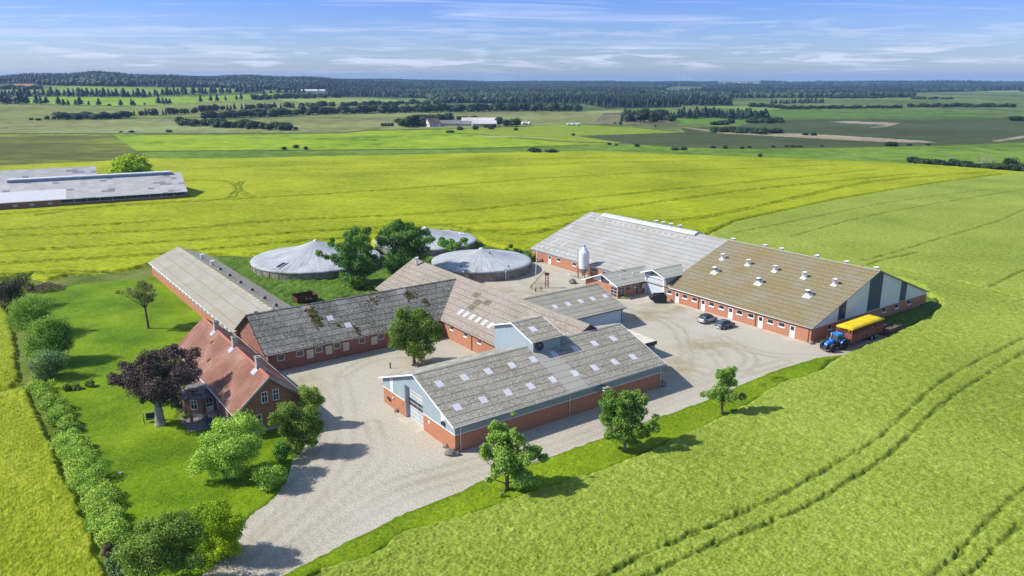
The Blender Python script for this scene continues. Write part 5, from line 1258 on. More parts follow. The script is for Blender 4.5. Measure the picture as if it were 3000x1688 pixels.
def car(label,u,w_,paint,rot,roofm,s=1.0,tall=1.56):
    e=local('parked_car',label,'car',W3(u,w_,0),ROT+rot,'cars parked by the long barn')
    mb=MB(); L=2.08*s; W_=.87
    secs=[ring(-L,W_-.16,.42,.78),ring(-L+.05,W_-.07,.30,.92),ring(-L+.22,W_-.02,.24,.98),ring(-1.3*s,W_,.22,1.0),ring(-.3,W_,.20,.98),ring(.75*s,W_,.20,.95),ring(1.1*s,W_,.22,.93),ring(1.6*s,W_-.04,.24,.84),ring(L-.12,W_-.10,.26,.72),ring(L,W_-.22,.34,.60)]
    loft(mb,secs); bd=mb.build('body',paint,e)
    def cab(x,hw,z): return [(x,-hw,z),(x,hw,z)]
    # greenhouse: lofted from belt ring to roof ring
    belt=[(-L+.12,.72,.95),(-L+.35,.80,.95),(-.2,.81,.95),(.85*s,.78,.93),(1.12*s,.64,.92)]
    top=[(-1.62*s,.52,tall-.07),(-1.35*s,.58,tall-.02),(-.2,.62,tall),(.15*s,.60,tall-.02),(.42*s,.52,tall-.08)]
    mb=MB(); R1=[(x,-h,z) for x,h,z in belt]+[(x,h,z) for x,h,z in belt[::-1]]; R2=[(x,-h,z) for x,h,z in top]+[(x,h,z) for x,h,z in top[::-1]]
    loft(mb,[R1,R2],False,False); mb.build('windows',GLASSB,e)
    mb=MB(); R3=[(x*.97,y*.9,z+.035) for x,y,z in R2]; loft(mb,[[(x,y,z-.02) for x,y,z in R2],R3],True,True); mb.build('roof',roofm,e)
    mb=MB()
    for sg in (-1,1):
        for i in (1,2,3): 
            p=(belt[i][0]-.1*(i==2),sg*belt[i][1]*1.004,belt[i][2]); q=(top[i][0]-.0,sg*top[i][1]*1.01,top[i][2]); mb.tube([p,q],.035,4)
        mb.tube([(belt[0][0],sg*belt[0][1],belt[0][2]),(top[0][0],sg*top[0][1],top[0][2])],.05,4); mb.tube([(belt[4][0],sg*belt[4][1],belt[4][2]),(top[4][0],sg*top[4][1],top[4][2])],.04,4)
    mb.build('pillars',paint,e)
    for sx in (-1.27*s,1.27*s):
        for sg in (-1,1):
            wx=MB(); y0=sg*.80
            wx.lathe((sx,y0,.33),[(.20,-.11),(.31,-.115),(.33,-.06),(.33,.06),(.31,.115),(.20,.11)],22,axis='y'); wh=wx.build('wheel',RUBBER,e)
            r_=MB(); r_.lathe((sx,y0+sg*.085,.33),[(.205,-.035),(.19,.035),(.05,.01)],14,axis='y'); r_.build('rim',GALV,wh)
            a_=MB(); a_.lathe((sx,sg*.80,.35),[(.40,-.082),(.40,.076)],20,axis='y'); a_.build('wheel_arch',DARKM,bd)
    RED=bpy.data.materials.get('tail_red') or plain('tail_red',(.30,.015,.02),.25,.5)
    for sg in (-1,1):
        m2=MB(); m2.box(-L+.0,-L+.22,sg*.80-.12,sg*.80+.045,.70,.90); m2.build('taillight',RED,e)
        m2=MB(); m2.box(L-.28,L-.06,sg*.62-.14,sg*.62+.14,.58,.72); m2.build('headlight',plain('lamp_glass',(.6,.62,.65),.2,.5) if 'lamp_glass' not in bpy.data.materials else bpy.data.materials['lamp_glass'],e)
        m2=MB(); m2.ellipsoid((.72*s,sg*.96,.98),(.09,.12,.08),8,6); m2.build('wing_mirror',paint,e)
    m2=MB(); m2.box(-L-.03,-L+.1,-.26,.26,.42,.54); m2.build('number_plate',WHITE,e)
    m2=MB(); m2.box(-L-.02,-L+.2,-.70,.70,.25,.40); m2.build('bumper',DARKM if tall>1.57 else GREYP,e)
    return e
P1=plain('silver_paint',(.46,.46,.50),.28,.5,.35,var=.03); P2=plain('slate_paint',(.13,.155,.18),.28,.5,.35,var=.03)
car('silver compact SUV with a black roof, parked left of the darker car',110.15,89.95,P1,rad(1),plain('black_roof',(.02,.025,.03),.2,.5),1.0,1.60)
car('dark slate grey hatchback parked right of the silver car',110.15,85.85,P2,rad(-2),P2,.97,1.50)
# ------------------------------------------------------------------ tractor (faces -u)
TB=plain('tractor_blue',(.012,.20,.62),.3,.5,var=.06)
e=local('tractor','blue farm tractor with big black tyres, hitched in front of the yellow topped trailer','tractor',W3(115.5,67.35,0),ROT+math.pi+rad(-6))
def twheel(x,y,r,wd,name='wheel'):
    sg=1 if y>0 else -1
    mb=MB(); mb.lathe((x,y,r),[(r*.55,-wd/2),(r*.90,-wd/2),(r*.965,-wd*.32),(r*.965,wd*.32),(r*.90,wd/2),(r*.55,wd/2)],30,axis='y')
    nl=20
    for k in range(nl):
        for half in (-1,1):
            a=2*math.pi*(k+.25*half)/nl; a2=a+.16
            p0=(x+math.cos(a)*r*.96,y,r+math.sin(a)*r*.96); p1=(x+math.cos(a2)*r*.95,y+half*wd*.47,r+math.sin(a2)*r*.95)
            mb.tube([p0,p1],.045,4,True,False)
    w_=mb.build(name,RUBBER,e)
    mb=MB(); mb.lathe((x,y+sg*wd*.30,r),[(r*.56,-.05*sg),(r*.52,.10*sg),(r*.40,.02*sg),(r*.16,.06*sg)] if sg>0 else [(r*.16,-.06),(r*.40,-.02),(r*.52,-.10),(r*.56,.05)],22,axis='y'); mb.build('rim',plain('rim_grey',(.42,.41,.38),.5,.4) if 'rim_grey' not in bpy.data.materials else bpy.data.materials['rim_grey'],w_)
for y in (-.98,.98): twheel(-1.15,y,.88,.55); twheel(1.5,y*.98,.68,.46)
mb=MB(); loft(mb,[ring(.25,.40,1.15,1.86,.10),ring(.9,.39,1.12,1.82,.10),ring(1.6,.36,1.08,1.70,.10),ring(2.1,.31,1.02,1.52,.10),ring(2.2,.24,1.02,1.35,.08)]); mb.build('bonnet',TB,e)
mb=MB(); mb.box(.25,2.15,-.30,.30,.55,1.12); mb.box(-1.6,.3,-.33,.33,.6,1.2); mb.box(1.35,1.65,-.85,.85,.55,.78); mb.box(-1.35,-.95,-.85,.85,.7,1.05); mb.box(2.1,2.5,-.28,.28,.55,.95); mb.build('chassis',DARKM,e)
mb=MB(); mb.box(2.5,2.62,-.6,.6,.45,.62); mb.box(2.15,2.6,-.42,-.3,.4,1.0); mb.box(2.15,2.6,.3,.42,.4,1.0); mb.build('front_linkage',DARKM,e)
# cab
cz0,cz1=1.2,2.62; b0=[(.3,-.66),(.3,.66),(-1.35,.72),(-1.35,-.72)]; t0=[(.12,-.62),(.12,.62),(-1.25,.66),(-1.25,-.66)]
mb=MB(); loft(mb,[[(x,y,cz0) for x,y in b0],[(x,y,cz1) for x,y in t0]],False,False); mb.build('cab_glass',glass('cab_glass',(.05,.08,.08)),e)
mb=MB()
for (x,y),(x2,y2) in zip(b0,t0): mb.tube([(x,y,cz0),(x2,y2,cz1)],.05,5)
for yy in (-.69,.69): mb.tube([(-.45,yy,cz0),(-.45,yy*.94,cz1)],.04,5)
mb.box(-1.4,.32,-.74,.74,1.05,1.25); mb.build('cab_frame',DARKM,e)
mb=MB(); mb.box(-.75,-.25,-.25,.25,1.3,1.75); mb.box(-.85,-.7,-.25,.25,1.5,2.15); mb.build('seat',DARKM,e)
mb=MB(); loft(mb,[[(x*1.13-.0,y*1.16,2.60) for x,y in t0],[(x*1.15,y*1.17,2.72) for x,y in t0],[(x*1.0,y*.98,2.84) for x,y in t0]],False,True); mb.build('cab_roof',TB,e)
for sg in (-1,1):
    mb=MB(); rings=[]
    for k in range(9):
        a=rad(28)+rad(120)*k/8; x=-1.15+math.cos(a)*1.02; z=.88+math.sin(a)*1.02
        rings.append([(x,sg*.70,z-.03),(x,sg*1.26,z-.03),(x,sg*1.26,z+.03),(x,sg*.70,z+.03)])
    loft(mb,rings,False); mb.build('mudguard',TB,e)
    mb=MB(); rings=[]
    for k in range(6):
        a=rad(40)+rad(95)*k/5; x=1.5+math.cos(a)*.78; z=.68+math.sin(a)*.78
        rings.append([(x,sg*.78,z-.02),(x,sg*1.18,z-.02),(x,sg*1.18,z+.02),(x,sg*.78,z+.02)])
    loft(mb,rings,False); mb.build('front_mudguard',DARKM,e)
    mb=MB(); mb.tube([(.2,sg*.68,1.9),(.45,sg*1.15,2.0)],.02,4); mb.box(.40,.46,sg*1.05,sg*1.3,1.8,2.2); mb.build('mirror',DARKM,e)
    mb=MB(); mb.box(2.12,2.22,sg*.12,sg*.28,1.22,1.36); mb.build('headlight',WHITE,e)
mb=MB(); mb.tube([(.35,-.52,1.2),(.35,-.52,2.9)],.05,8); mb.build('exhaust',GALV,e)
mb=MB(); mb.box(2.14,2.235,-.22,.22,1.38,1.46); mb.build('grille',GREYP,e)
# ------------------------------------------------------------------ livestock trailer
TR=plain('trailer_red',(.27,.095,.07),.8,.2,var=.28,scale=1.6)
YT=plain('yellow_tarp',(.72,.55,.01),.55,.3,var=.12,scale=.8)
e=local('livestock_trailer','long rusty red slatted livestock trailer with a bright yellow tarpaulin top, coupled behind the tractor','trailer',W3(123.1,67.35,0),ROT+rad(1.2))
x0,x1,y0,y1=-5.1,5.1,-1.36,1.36
mb=MB(); mb.box(x0,x1,y0,y1,.95,1.15)
mb.box(x0,x1,y0-.03,y0+.02,1.15,2.45); mb.box(x0,x1,y1-.02,y1+.03,1.15,2.45); mb.box(x1-.05,x1,y0+.02,y1-.02,1.15,2.45)
mb.box(x0,x0+.05,y0+.02,-.15,1.15,2.55); mb.box(x0,x0+.05,-.05,y1-.02,1.15,2.2)
mb.build('body',TR,e)
mb=MB()
k=x0
while k<=x1: 
    mb.box(k-.04,k+.04,y0-.08,y0-.03,1.1,3.32); mb.box(k-.04,k+.04,y1+.03,y1+.08,1.1,3.32); k+=.85 if abs(k-x0)>.01 else .85
for y in (y0,-.1,.45,y1): mb.box(x0-.06,x0,y-.05,y+.05,1.0,3.32)
for z in (1.35,1.6,1.85,2.1): mb.box(x0-.045,x0,y0,y1,z,z+.09)
mb.build('post',TR,e)
mb=MB()
for z in (2.62,2.88,3.14): 
    mb.box(x0,x1,y0-.02,y0+.02,z,z+.1); mb.box(x0,x1,y1-.02,y1+.02,z,z+.1); mb.box(x0-.01,x0+.03,y0,y1,z,z+.1); mb.box(x1-.03,x1+.01,y0,y1,z,z+.1)
mb.build('side_rail',TR,e)
mb=MB(); S=[]
for i in range(13):
    x=x0-.12+(x1-x0+.24)*i/12; sag=.05*math.sin(i*2.4)+.03*math.sin(i*5.1)
    S.append([(x,y0-.1,3.28+sag*.3),(x,y0-.11,3.48),(x,y0*.5,3.56+sag),(x,0,3.60+sag),(x,y1*.5,3.56+sag),(x,y1+.11,3.48),(x,y1+.1,3.22+sag*.3)])
loft(mb,S,True,True); mb.build('tarpaulin',YT,e)
for xx in (1.9,3.2):
    for yy in (-1.15,1.15):
        mb=MB(); mb.lathe((xx,yy,.50),[(.28,-.15),(.46,-.16),(.50,-.1),(.50,.1),(.46,.16),(.28,.15)],22,axis='y'); w_=mb.build('wheel',RUBBER,e)
        mb=MB(); mb.lathe((xx,yy,.50),[(.28,-.17),(.25,0),(.28,.17)],14,axis='y'); mb.build('rim',GREYP,w_)
mb=MB(); mb.box(1.2,3.9,-.9,.9,.6,.95); mb.box(x0,x1,-.55,-.4,.72,.95); mb.box(x0,x1,.4,.55,.72,.95); mb.build('chassis',DARKM,e)
mb=MB(); mb.tube([(x0+.2,0,.85),(x0-1.0,0,.62),(x0-1.5,0,.6)],.08,6); mb.tube([(x0-.3,-.3,.75),(x0-.3,-.3,0)],.05,6); mb.build('drawbar',DARKM,e)
mb=MB(); mb.tube([(x0-.1,-.75,3.5),(x0-.2,-.9,3.1),(x0-.14,-.95,2.8)],[.12,.1,.05],6); mb.build('rolled_flap',YT,e)
# scrap pile: wooden box + gate behind the trailer
e=local('wooden_crate','worn brown wooden crate of old boards left behind the trailer','crate',W3(131.4,66.4,0),ROT+rad(5))
mb=MB(); mb.box(-2.3,2.3,-1.0,-.92,.0,1.35); mb.box(-2.3,2.3,.92,1.0,0,1.35); mb.box(-2.3,-2.22,-.92,.92,0,1.35); mb.box(2.22,2.3,-.92,.92,0,1.1); mb.box(-2.2,2.2,-.9,.9,.1,.9); mb.build('box',plain('worn_boards',(.17,.11,.08),.9,var=.4,scale=2),e)
mb=MB(); mb.tube([(-2.3,1.0,1.45),(2.9,1.2,1.15)],.06,5); mb.tube([(-2.3,-1.0,1.4),(2.2,-1.0,1.4)],.05,5); mb.build('rail',GALV,e)
e=local('old_gate','small brown wooden frame leaning against the crate behind the trailer','gate',W3(130.6,64.9,0),ROT+rad(10))
mb=MB(); 
fr=Fr((0,0,0),(1,0,0),(0,1,0),(0,.25,.97)); mb.box(-.45,-.35,0,.06,0,1.5,fr); mb.box(.35,.45,0,.06,0,1.5,fr)
for z in (0.05,.5,.95,1.4): mb.box(-.35,.35,0,.06,z,z+.09,fr)
mb.build('frame',plain('tan_wood',(.25,.16,.11),.9),e)
# brown tipping trailer behind the mossy stable
e=local('tipping_trailer','small dark brown open wooden trailer parked in the grass behind the mossy stable','trailer',W3(53.4,145.9,0),ROT+rad(-2))
mb=MB(); x0,x1,y0,y1=-2.1,2.1,-1.6,1.6
mb.box(x0,x1,y0,y1,.85,.95); mb.box(x0,x1,y0-.05,y0,.85,2.0); mb.box(x0,x1,y1,y1+.05,.85,2.0); mb.box(x0-.05,x0,y0,y1,.85,1.8); mb.box(x1,x1+.05,y0,y1,.85,2.0); mb.build('body',WOODB,e)
mb=MB(); 
for x in (x0,-.7,.7,x1): mb.box(x-.04,x+.04,y0-.1,y0-.05,.8,2.02)
mb.box(x0,x1,y0-.09,y0-.05,1.4,1.45); mb.build('post',RUST,e)
mb=MB(); mb.box(.4,.9,y0-.12,y0-.1,1.3,1.42); mb.build('plate',CREAM,e)
for yy in (-1.1,1.1):
    mb=MB(); mb.lathe((.2,yy,.5),[(.28,-.13),(.5,-.12),(.5,.12),(.28,.13)],18,axis='y'); w_=mb.build('wheel',RUBBER,e); mb=MB(); mb.lathe((.2,yy,.5),[(.28,-.1),(.1,.1)],12,axis='y'); mb.build('rim',GREYP,w_)
mb=MB(); mb.tube([(x0,0,.8),(x0-1.4,0,.6)],.07,5); mb.build('drawbar',DARKM,e)
# bench behind the purple tree, tarp on the patio, sack
x,y=G(452,1236); e=local('garden_swing','dark green garden seat half hidden behind the trunk of the purple tree','garden seat',(x,y,0),rad(20))
mb=MB(); mb.tube([(-1.3,.2,0),(-1.2,0,1.5),(-1.1,-.5,0)],.05,5); mb.tube([(1.1,.2,0),(1.2,0,1.5),(1.3,-.5,0)],.05,5); mb.tube([(-1.25,0,1.5),(1.25,0,1.5)],.05,5); mb.build('frame',plain('light_wood',(.35,.27,.16)),e)
mb=MB(); mb.box(-.95,.95,-.35,.25,.5,.6); mb.box(-.95,.95,.2,.28,.55,1.25); mb.build('seat',plain('dark_green',(.02,.06,.05)),e)
T=Thing('blue_tarpaulin','dark blue tarpaulin lying on the patio by the farmhouse','tarpaulin',22.1,99.3)
mb=T.mb(); n=7
for i in range(n):
    for j in range(n):
        f=lambda i,j:(21.5+1.35*i/n+.04*j,97.9+2.7*j/n,.06+.05*math.sin(i*2.1+j*1.3)+.03*math.sin(j*3.3))
        mb.poly([f(i,j),f(i+1,j),f(i+1,j+1),f(i,j+1)],True)
T.part('sheet',mb,plain('blue_sheet',(.03,.055,.11),.5,.3))
x,y=G(352,1388); mb=MB(); rn=random.Random(3); mb.ellipsoid((0,0,.06),(.28,.18,.08),8,5,.3,rn); o=mb.build('paper_scrap',WHITE); o.location=(x,y,.05); tag(o,'small white scrap lying on the lawn','scrap')
x,y=G(1118,790); mb=MB(); mb.ellipsoid((0,0,.2),(1.2,.6,.3),10,6,.3,rn); o=mb.build('plastic_sheet',WHITE); o.location=(x,y,.0); tag(o,'crumpled white plastic sheet on the ground left of the big dark tree','plastic sheet')
# ------------------------------------------------------------------ foliage
def leafmesh(name,clumps,n,size,seed,mat,flat=.85,shell=.55,up=.35,drop=.0):
    g_=np.random.default_rng(seed); C_=np.array(clumps,float)
    pr=C_[:,3]**2.0; pr/=pr.sum(); k=g_.choice(len(C_),n,p=pr)
    d=g_.normal(size=(n,3)); d/=np.linalg.norm(d,axis=1)[:,None]
    rr=C_[k,3]*(shell+(1.05-shell)*g_.random(n)**.6+np.abs(g_.normal(0,.13,n)))*(1+.18*np.sin(d[:,0]*7+k)*np.cos(d[:,1]*6+k*2)+g_.normal(0,.09,n))
    c=C_[k,:3]+d*rr[:,None]*np.array([1,1,flat])
    nn=d*.65+g_.normal(size=(n,3))*.5+np.array([0,0,up]); nn/=np.linalg.norm(nn,axis=1)[:,None]
    a=g_.normal(size=(n,3)); t1=np.cross(nn,a); t1/=np.linalg.norm(t1,axis=1)[:,None]; t2=np.cross(nn,t1)
    s=size*(.55+.8*g_.random(n))[:,None]
    P=np.stack([c-t1*s*.5,c-t2*s*.42+t1*s*.05-nn*s*.08,c+t1*s*.55,c+t2*s*.42+t1*s*.05-nn*s*.08],1).reshape(-1,3)
    P[:,2]=np.maximum(P[:,2],.05)
    me=bpy.data.meshes.new(name); me.vertices.add(len(P)); me.vertices.foreach_set('co',P.ravel())
    me.loops.add(4*n); me.loops.foreach_set('vertex_index',np.arange(4*n)); me.polygons.add(n); me.polygons.foreach_set('loop_start',np.arange(n)*4)
    me.update(calc_edges=True); me.materials.append(mat); return me
LF_ASH=leafmat('ash_leaves',[lin(62,98,27,.95),lin(117,151,55,.95),lin(173,196,98,.95)],.26)
LF_OAK=leafmat('dark_leaves',[lin(31,60,24,.95),lin(79,123,45,.95),lin(144,186,75,.95)],.2)
LF_MID=leafmat('mid_leaves',[lin(50,77,22,.95),lin(104,134,45,.95),lin(170,191,82,.95)],.22)
LF_MAPLE=leafmat('maple_leaves',[lin(49,83,21,.95),lin(121,162,47,.95),lin(208,228,111,.95)],.24)
LF_HEDGE=leafmat('hedge_leaves',[lin(65,98,27,.95),lin(143,176,59,.95),lin(218,233,116,.95)],.24)
LF_PURP=leafmat('purple_leaves',[lin(24,18,18,.95),lin(70,54,52,.95),lin(126,106,104,.95)],.15)
LF_APPLE=leafmat('apple_leaves',[lin(60,70,29,.95),lin(112,124,54,.95),lin(173,179,101,.95)],.15)
LF_GREY=leafmat('grey_green_leaves',[lin(56,77,42,.95),lin(116,145,85,.95),lin(186,206,143,.95)],.2)
LF_YEL=leafmat('yellow_green_leaves',[lin(54,89,10,.95),lin(135,172,16,.95),lin(231,235,48,.95)],.28)
def yplane(px,py,y):
    r=ray(px,py); t=y/r.y; return r.x*t,CAM_H+r.z*t
def tree(name,label,cat,base,clumps,mat,n,size,trunk=.25,bark=None,group=None,seed=0,depth=.7,limbs=True,flat=.85,shell=.5,trunk_top=None,lean=0):
    """base in photo pixels; clumps (px,py,rpx) in the upright plane through the base, spread in depth"""
    bx,by=G(*base); rn=random.Random(seed+int(base[0])); e=local(name,label,cat,(bx,by,0),0,group)
    cs=[]; k=by/F_PX*1.03
    hw=max(abs(c[0]-base[0])+c[2] for c in clumps)*k; cxm=sum(c[0] for c in clumps)/len(clumps)
    for i,(px,py,rp) in enumerate(clumps):
        off=(px-cxm)*k; room=math.sqrt(max(.05,1-(off/(hw+.01))**2))*hw*depth
        dy=rn.uniform(-.75,.75)*room*.8
        x,z=yplane(px,py,by); r=rp*k
        cs.append((x-bx,dy,max(z-0,r*.5)+dy*math.tan(.28),r))
        if room>r*1.1 and rp*k>1.0:
            dy2=-dy if abs(dy)>.3*room else room*.7; cs.append((x-bx+rn.uniform(-.4,.4),dy2,max(z+dy2*.28-.2,r*.5),r*.85))
    main=list(cs); cs=[]
    for (x_,y_,z_,r_) in main:
        if r_<.35: cs.append((x_,y_,z_,r_)); continue
        cs.append((x_,y_,z_,r_*.80))
        for q in range(9):
            a=rn.uniform(0,6.28); s_=rn.uniform(-.75,1); h_=math.sqrt(1-s_*s_) if abs(s_)<1 else 0; k2=r_*rn.uniform(.50,.80)
            cs.append((x_+math.cos(a)*h_*k2,y_+math.sin(a)*h_*k2,max(z_+s_*k2*.85,.15*r_),r_*rn.uniform(.30,.52)))
    for q in range(len(main)*2):
        a,b_=rn.choice(main),rn.choice(main)
        if (Vector(a[:3])-Vector(b_[:3])).length<1.9*(a[3]+b_[3]):
            f=rn.uniform(.3,.7); rr_m=(a[3]+b_[3])*.5*rn.uniform(.45,.75); cs.append(tuple(a[i]*(1-f)+b_[i]*f for i in range(3))+(rr_m,))
    leafc=cs; cs=main
    top=max(c[2] for c in cs); low=min(c[2]-c[3] for c in cs)
    if limbs:
        mb=MB(); zt=trunk_top if trunk_top else max(low+ (top-low)*.45,.8); cxx=sum(c[0]*c[3] for c in cs)/sum(c[3] for c in cs)
        mb.tube([(0,0,-.1),(.03,0,.25),(cxx*.10,0,zt*.5),(cxx*.25,0,zt)],[trunk*1.5,trunk*1.05,trunk*.85,trunk*.6],10)
        mb.build('trunk',bark or BARK,e); mb=MB()
        for c in cs:
            if c[2]>zt*.35: 
                z0=min(zt,max(c[2]*.55,low*.8)); f=z0/zt
                st_=(cxx*.25*f,0,z0); mid=((st_[0]+c[0])/2+rn.uniform(-.2,.2),(st_[1]+c[1])/2+rn.uniform(-.2,.2),(z0+c[2])/2+.15)
                mb.tube([st_,mid,(c[0],c[1],c[2]),(c[0]+rn.uniform(-.5,.5)*c[3],c[1]+rn.uniform(-.5,.5)*c[3],c[2]+.5*c[3])],[trunk*.34,trunk*.2,trunk*.1,.015],6,False)
        mb.build('limbs',BARK,e)
    me=leafmesh('crown',leafc,int(n*2.5),size*.66,seed+3,mat,flat,shell)
    o=bpy.data.objects.new('crown',me); COL.objects.link(o); o.parent=e
    return e
def Z(l,s,ox,oy): return [(ox+a*s,oy+b*s,r*s) for a,b,r in l]
tree('ash_tree','young ash tree on the verge with a pointed top, nearest the camera of the three','tree',(1484.5,1440.7),Z([(480,480,30),(475,445,18),(360,560,75),(430,640,95),(500,560,65),(560,620,65),(300,690,62),(400,760,78),(540,740,75),(620,680,62),(690,710,40),(520,850,55),(545,915,36),(310,812,26),(640,780,30),(350,500,35),(280,620,35),(470,700,70),(400,860,22)],.427,1300,1050),LF_ASH,15000,.30,.24,group=None,seed=1,bark=BARK)
tree('ash_tree','round headed light green ash tree on the verge, middle one of the three','tree',(1829.5,1321),Z([(1140,310,62),(1250,285,58),(1350,310,60),(1120,400,52),(1220,400,80),(1330,420,80),(1430,430,50),(1150,490,60),(1250,500,66),(1370,510,46),(1260,240,26),(1130,545,24),(1095,350,30),(1455,400,28),(1300,540,30),(1190,250,24)],.427,1300,1050),LF_ASH,14000,.28,.22,seed=2,bark=BARKP)
tree('ash_tree','small two tiered ash tree on the verge, farthest of the three','tree',(2113.4,1219),Z([(1900,118,42),(1960,110,46),(1990,160,32),(1890,210,50),(1960,235,52),(1830,228,42),(1785,258,24),(2040,250,30),(1910,290,38),(1900,86,24),(2000,90,24),(1940,175,45)],.427,1300,1050),LF_ASH,8000,.26,.16,seed=3)
tree('courtyard_tree','broad green tree standing alone in the gravel courtyard','tree',(1213.5,1070),Z([(230,240,80),(180,330,85),(330,260,95),(430,300,90),(500,370,60),(230,430,95),(350,420,95),(460,450,58),(300,530,46),(160,440,60),(380,500,50),(215,190,50),(530,320,35),(120,370,40),(270,330,100)],.3494,1100,850),LF_MID,14000,.30,.26,seed=4)
tree('ash_tree','tall open crowned ash tree in the rough grass in front of the largest tank','tree',(1033,843),Z([(1830,90,72),(1750,130,60),(1905,110,55),(1690,225,50),(1780,250,75),(1880,250,75),(1555,195,32),(1620,180,36),(1700,330,55),(1800,370,90),(1915,350,85),(1975,320,45),(1740,420,48),(1860,450,65),(1600,265,30),(1510,245,22),(1800,40,30),(1900,400,70),(1640,120,26),(1960,200,30)],.34938,400,660),LF_OAK,13000,.42,.36,seed=5,shell=.45)
tree('dark_tree','big dense dark tree between the tanks and the cross barn','tree',(1160,822),Z([(2150,70,85),(2250,110,95),(2090,120,70),(2330,110,75),(2430,120,50),(2200,240,100),(2310,230,90),(2130,320,65),(2250,340,80),(2400,220,50),(2150,390,45),(2060,90,45),(2480,90,28),(2470,150,28),(2330,300,55),(2180,30,40),(2290,40,45)],.34938,400,660),LF_OAK,17000,.42,.45,seed=6)
M=1.165
def MM(l): return [(a*M,b_*M,r*M) for a,b_,r in l]
tree('shrub','dark green spreading shrub right of the big dark tree, in front of the far tank','shrub',(1310,752),Z([(1060,330,60),(1180,330,60),(1290,290,55),(1380,300,50),(1000,420,55),(1100,400,55),(1430,330,35),(960,480,30),(1240,370,50),(900,450,50),(830,520,40)],.20186,1080,650),LF_OAK,6500,.40,.2,seed=7,limbs=False)
tree('shrub','green shrub behind the top right edge of the nearest tank','shrub',(1510,748),Z([(2000,380,30),(2060,370,36),(2130,380,34),(2200,440,32),(2240,470,28),(1950,420,20)],.20186,1080,650),LF_OAK,2200,.36,seed=8,limbs=False)
tree('shrub','dull green bush squeezed between the nearest tank and the corner of the long barn','shrub',(1556,768),Z([(2330,500,40),(2380,520,38),(2420,560,34),(2360,570,36),(2420,480,24)],.20186,1080,650),LF_MID,1800,.34,seed=9,limbs=False)
tree('shrub','low bushes along the far rim of the far tank','shrub',(1340,690),Z([(1050,120,22),(1130,135,22),(1220,140,28),(1300,155,28),(1390,175,26),(1470,190,30),(1510,215,26)],.20186,1080,650),LF_MID,2200,.4,seed=10,limbs=False)
tree('shrub','small thicket at the lower left rim of the far tank','shrub',(1117,752),Z([(110,370,26),(160,400,30),(190,440,26),(130,430,24)],.20186,1080,650),LF_MID,1300,.34,seed=11,limbs=False)
tree('copper_beech','wide purple leaved beech tree with a thick pale trunk on the lawn','tree',(470,1246),MM([(290,956,25),(320,950,26),(330,940,28),(378,935,32),(360,950,36),(410,952,38),(450,955,34),(420,930,30),(458,932,28),(488,945,20),(350,965,28),(398,975,34),(440,975,28),(478,965,18),(368,918,14),(415,912,14),(425,992,16),(375,990,16),(500,952,10),(270,956,11),(300,962,16)]),LF_PURP,17000,.27,.62,BARKP,seed=12,depth=.85,flat=.72,trunk_top=3.6)
tree('apple_tree','small gnarled apple tree alone on the upper lawn','tree',(435,964),MM([(345,733,19),(367,742,19),(324,735,12),(386,738,12),(352,760,13),(306,724,7),(375,757,10),(335,750,10)]),LF_APPLE,3800,.24,.22,seed=13,shell=.35)
tree('round_maple','round crowned light green tree on the lawn in front of the farmhouse gable','tree',(684,1408),MM([(560,1100,40),(600,1088,36),(628,1108,30),(520,1140,36),(570,1148,46),(617,1145,36),(498,1165,22),(550,1182,30),(597,1172,26),(538,1085,26),(480,1170,9),(640,1135,14)]),LF_MAPLE,15000,.24,.22,seed=14)
tree('hawthorn','bushy olive green tree right against the farmhouse gable by the drive','tree',(866,1330),MM([(718,1048,32),(765,1058,36),(738,1088,34),(788,1085,26),(698,1030,17),(748,1115,28),(782,1110,20),(690,1050,12),(730,1020,20),(715,1085,20)]),LF_MID,13000,.22,.2,seed=15)
tree('hawthorn','dark olive tree behind the hawthorn at the courtyard corner of the farmhouse','tree',(912,1245),MM([(782,990,24),(795,1005,20),(762,985,16),(805,1012,10),(778,1025,20),(770,1005,20)]),LF_MID,5500,.22,.16,seed=16)
tree('shrub','small round dark green shrub by the drive, above the light one','shrub',(824,1356),MM([(706,1128,20),(716,1138,18),(698,1140,16),(708,1150,14)]),LF_OAK,2600,.2,seed=17,limbs=False)
tree('shrub','round mid green shrub by the drive, below the small dark one','shrub',(785,1432),MM([(676,1178,30),(660,1190,26),(694,1192,26),(676,1207,26),(700,1175,18),(655,1175,16)]),LF_MAPLE,6000,.2,seed=18,limbs=False)
tree('shrub','sunlit yellow green bush beside the drive at the bottom','shrub',(640,1640),MM([(500,1300,32),(545,1288,34),(585,1300,26),(540,1338,42),(580,1338,32),(515,1368,34),(565,1378,32),(530,1408,34),(600,1325,18),(575,1405,28),(490,1330,26),(595,1365,22)]),LF_YEL,16000,.2,seed=19,limbs=False)
tree('shrub','large deep green bush in the bottom left corner of the garden','shrub',(450,1740),MM([(345,1350,34),(390,1338,38),(432,1345,38),(470,1360,34),(310,1380,26),(420,1375,40),(360,1385,40),(380,1400,46),(440,1410,44),(330,1412,32),(300,1395,20),(495,1390,24),(360,1440,40),(420,1445,40),(480,1435,34),(315,1440,24)]),LF_MID,22000,.2,seed=20,limbs=False)
tree('shrub','grey green lower bush at the bottom edge beside the barley','shrub',(330,1730),MM([(290,1395,16),(282,1420,20),(300,1440,22),(320,1425,18),(275,1445,16)]),LF_GREY,3800,.18,seed=21,limbs=False)
tree('shrub','dry brown twiggy shrub at the lower end of the long hedge','shrub',(312,1655),MM([(268,1378,12),(276,1395,12),(262,1395,10)]),leafmat('dry_leaves',[lin(60,50,34),lin(104,92,64),lin(140,128,96)],.1),900,.18,seed=22,limbs=False)
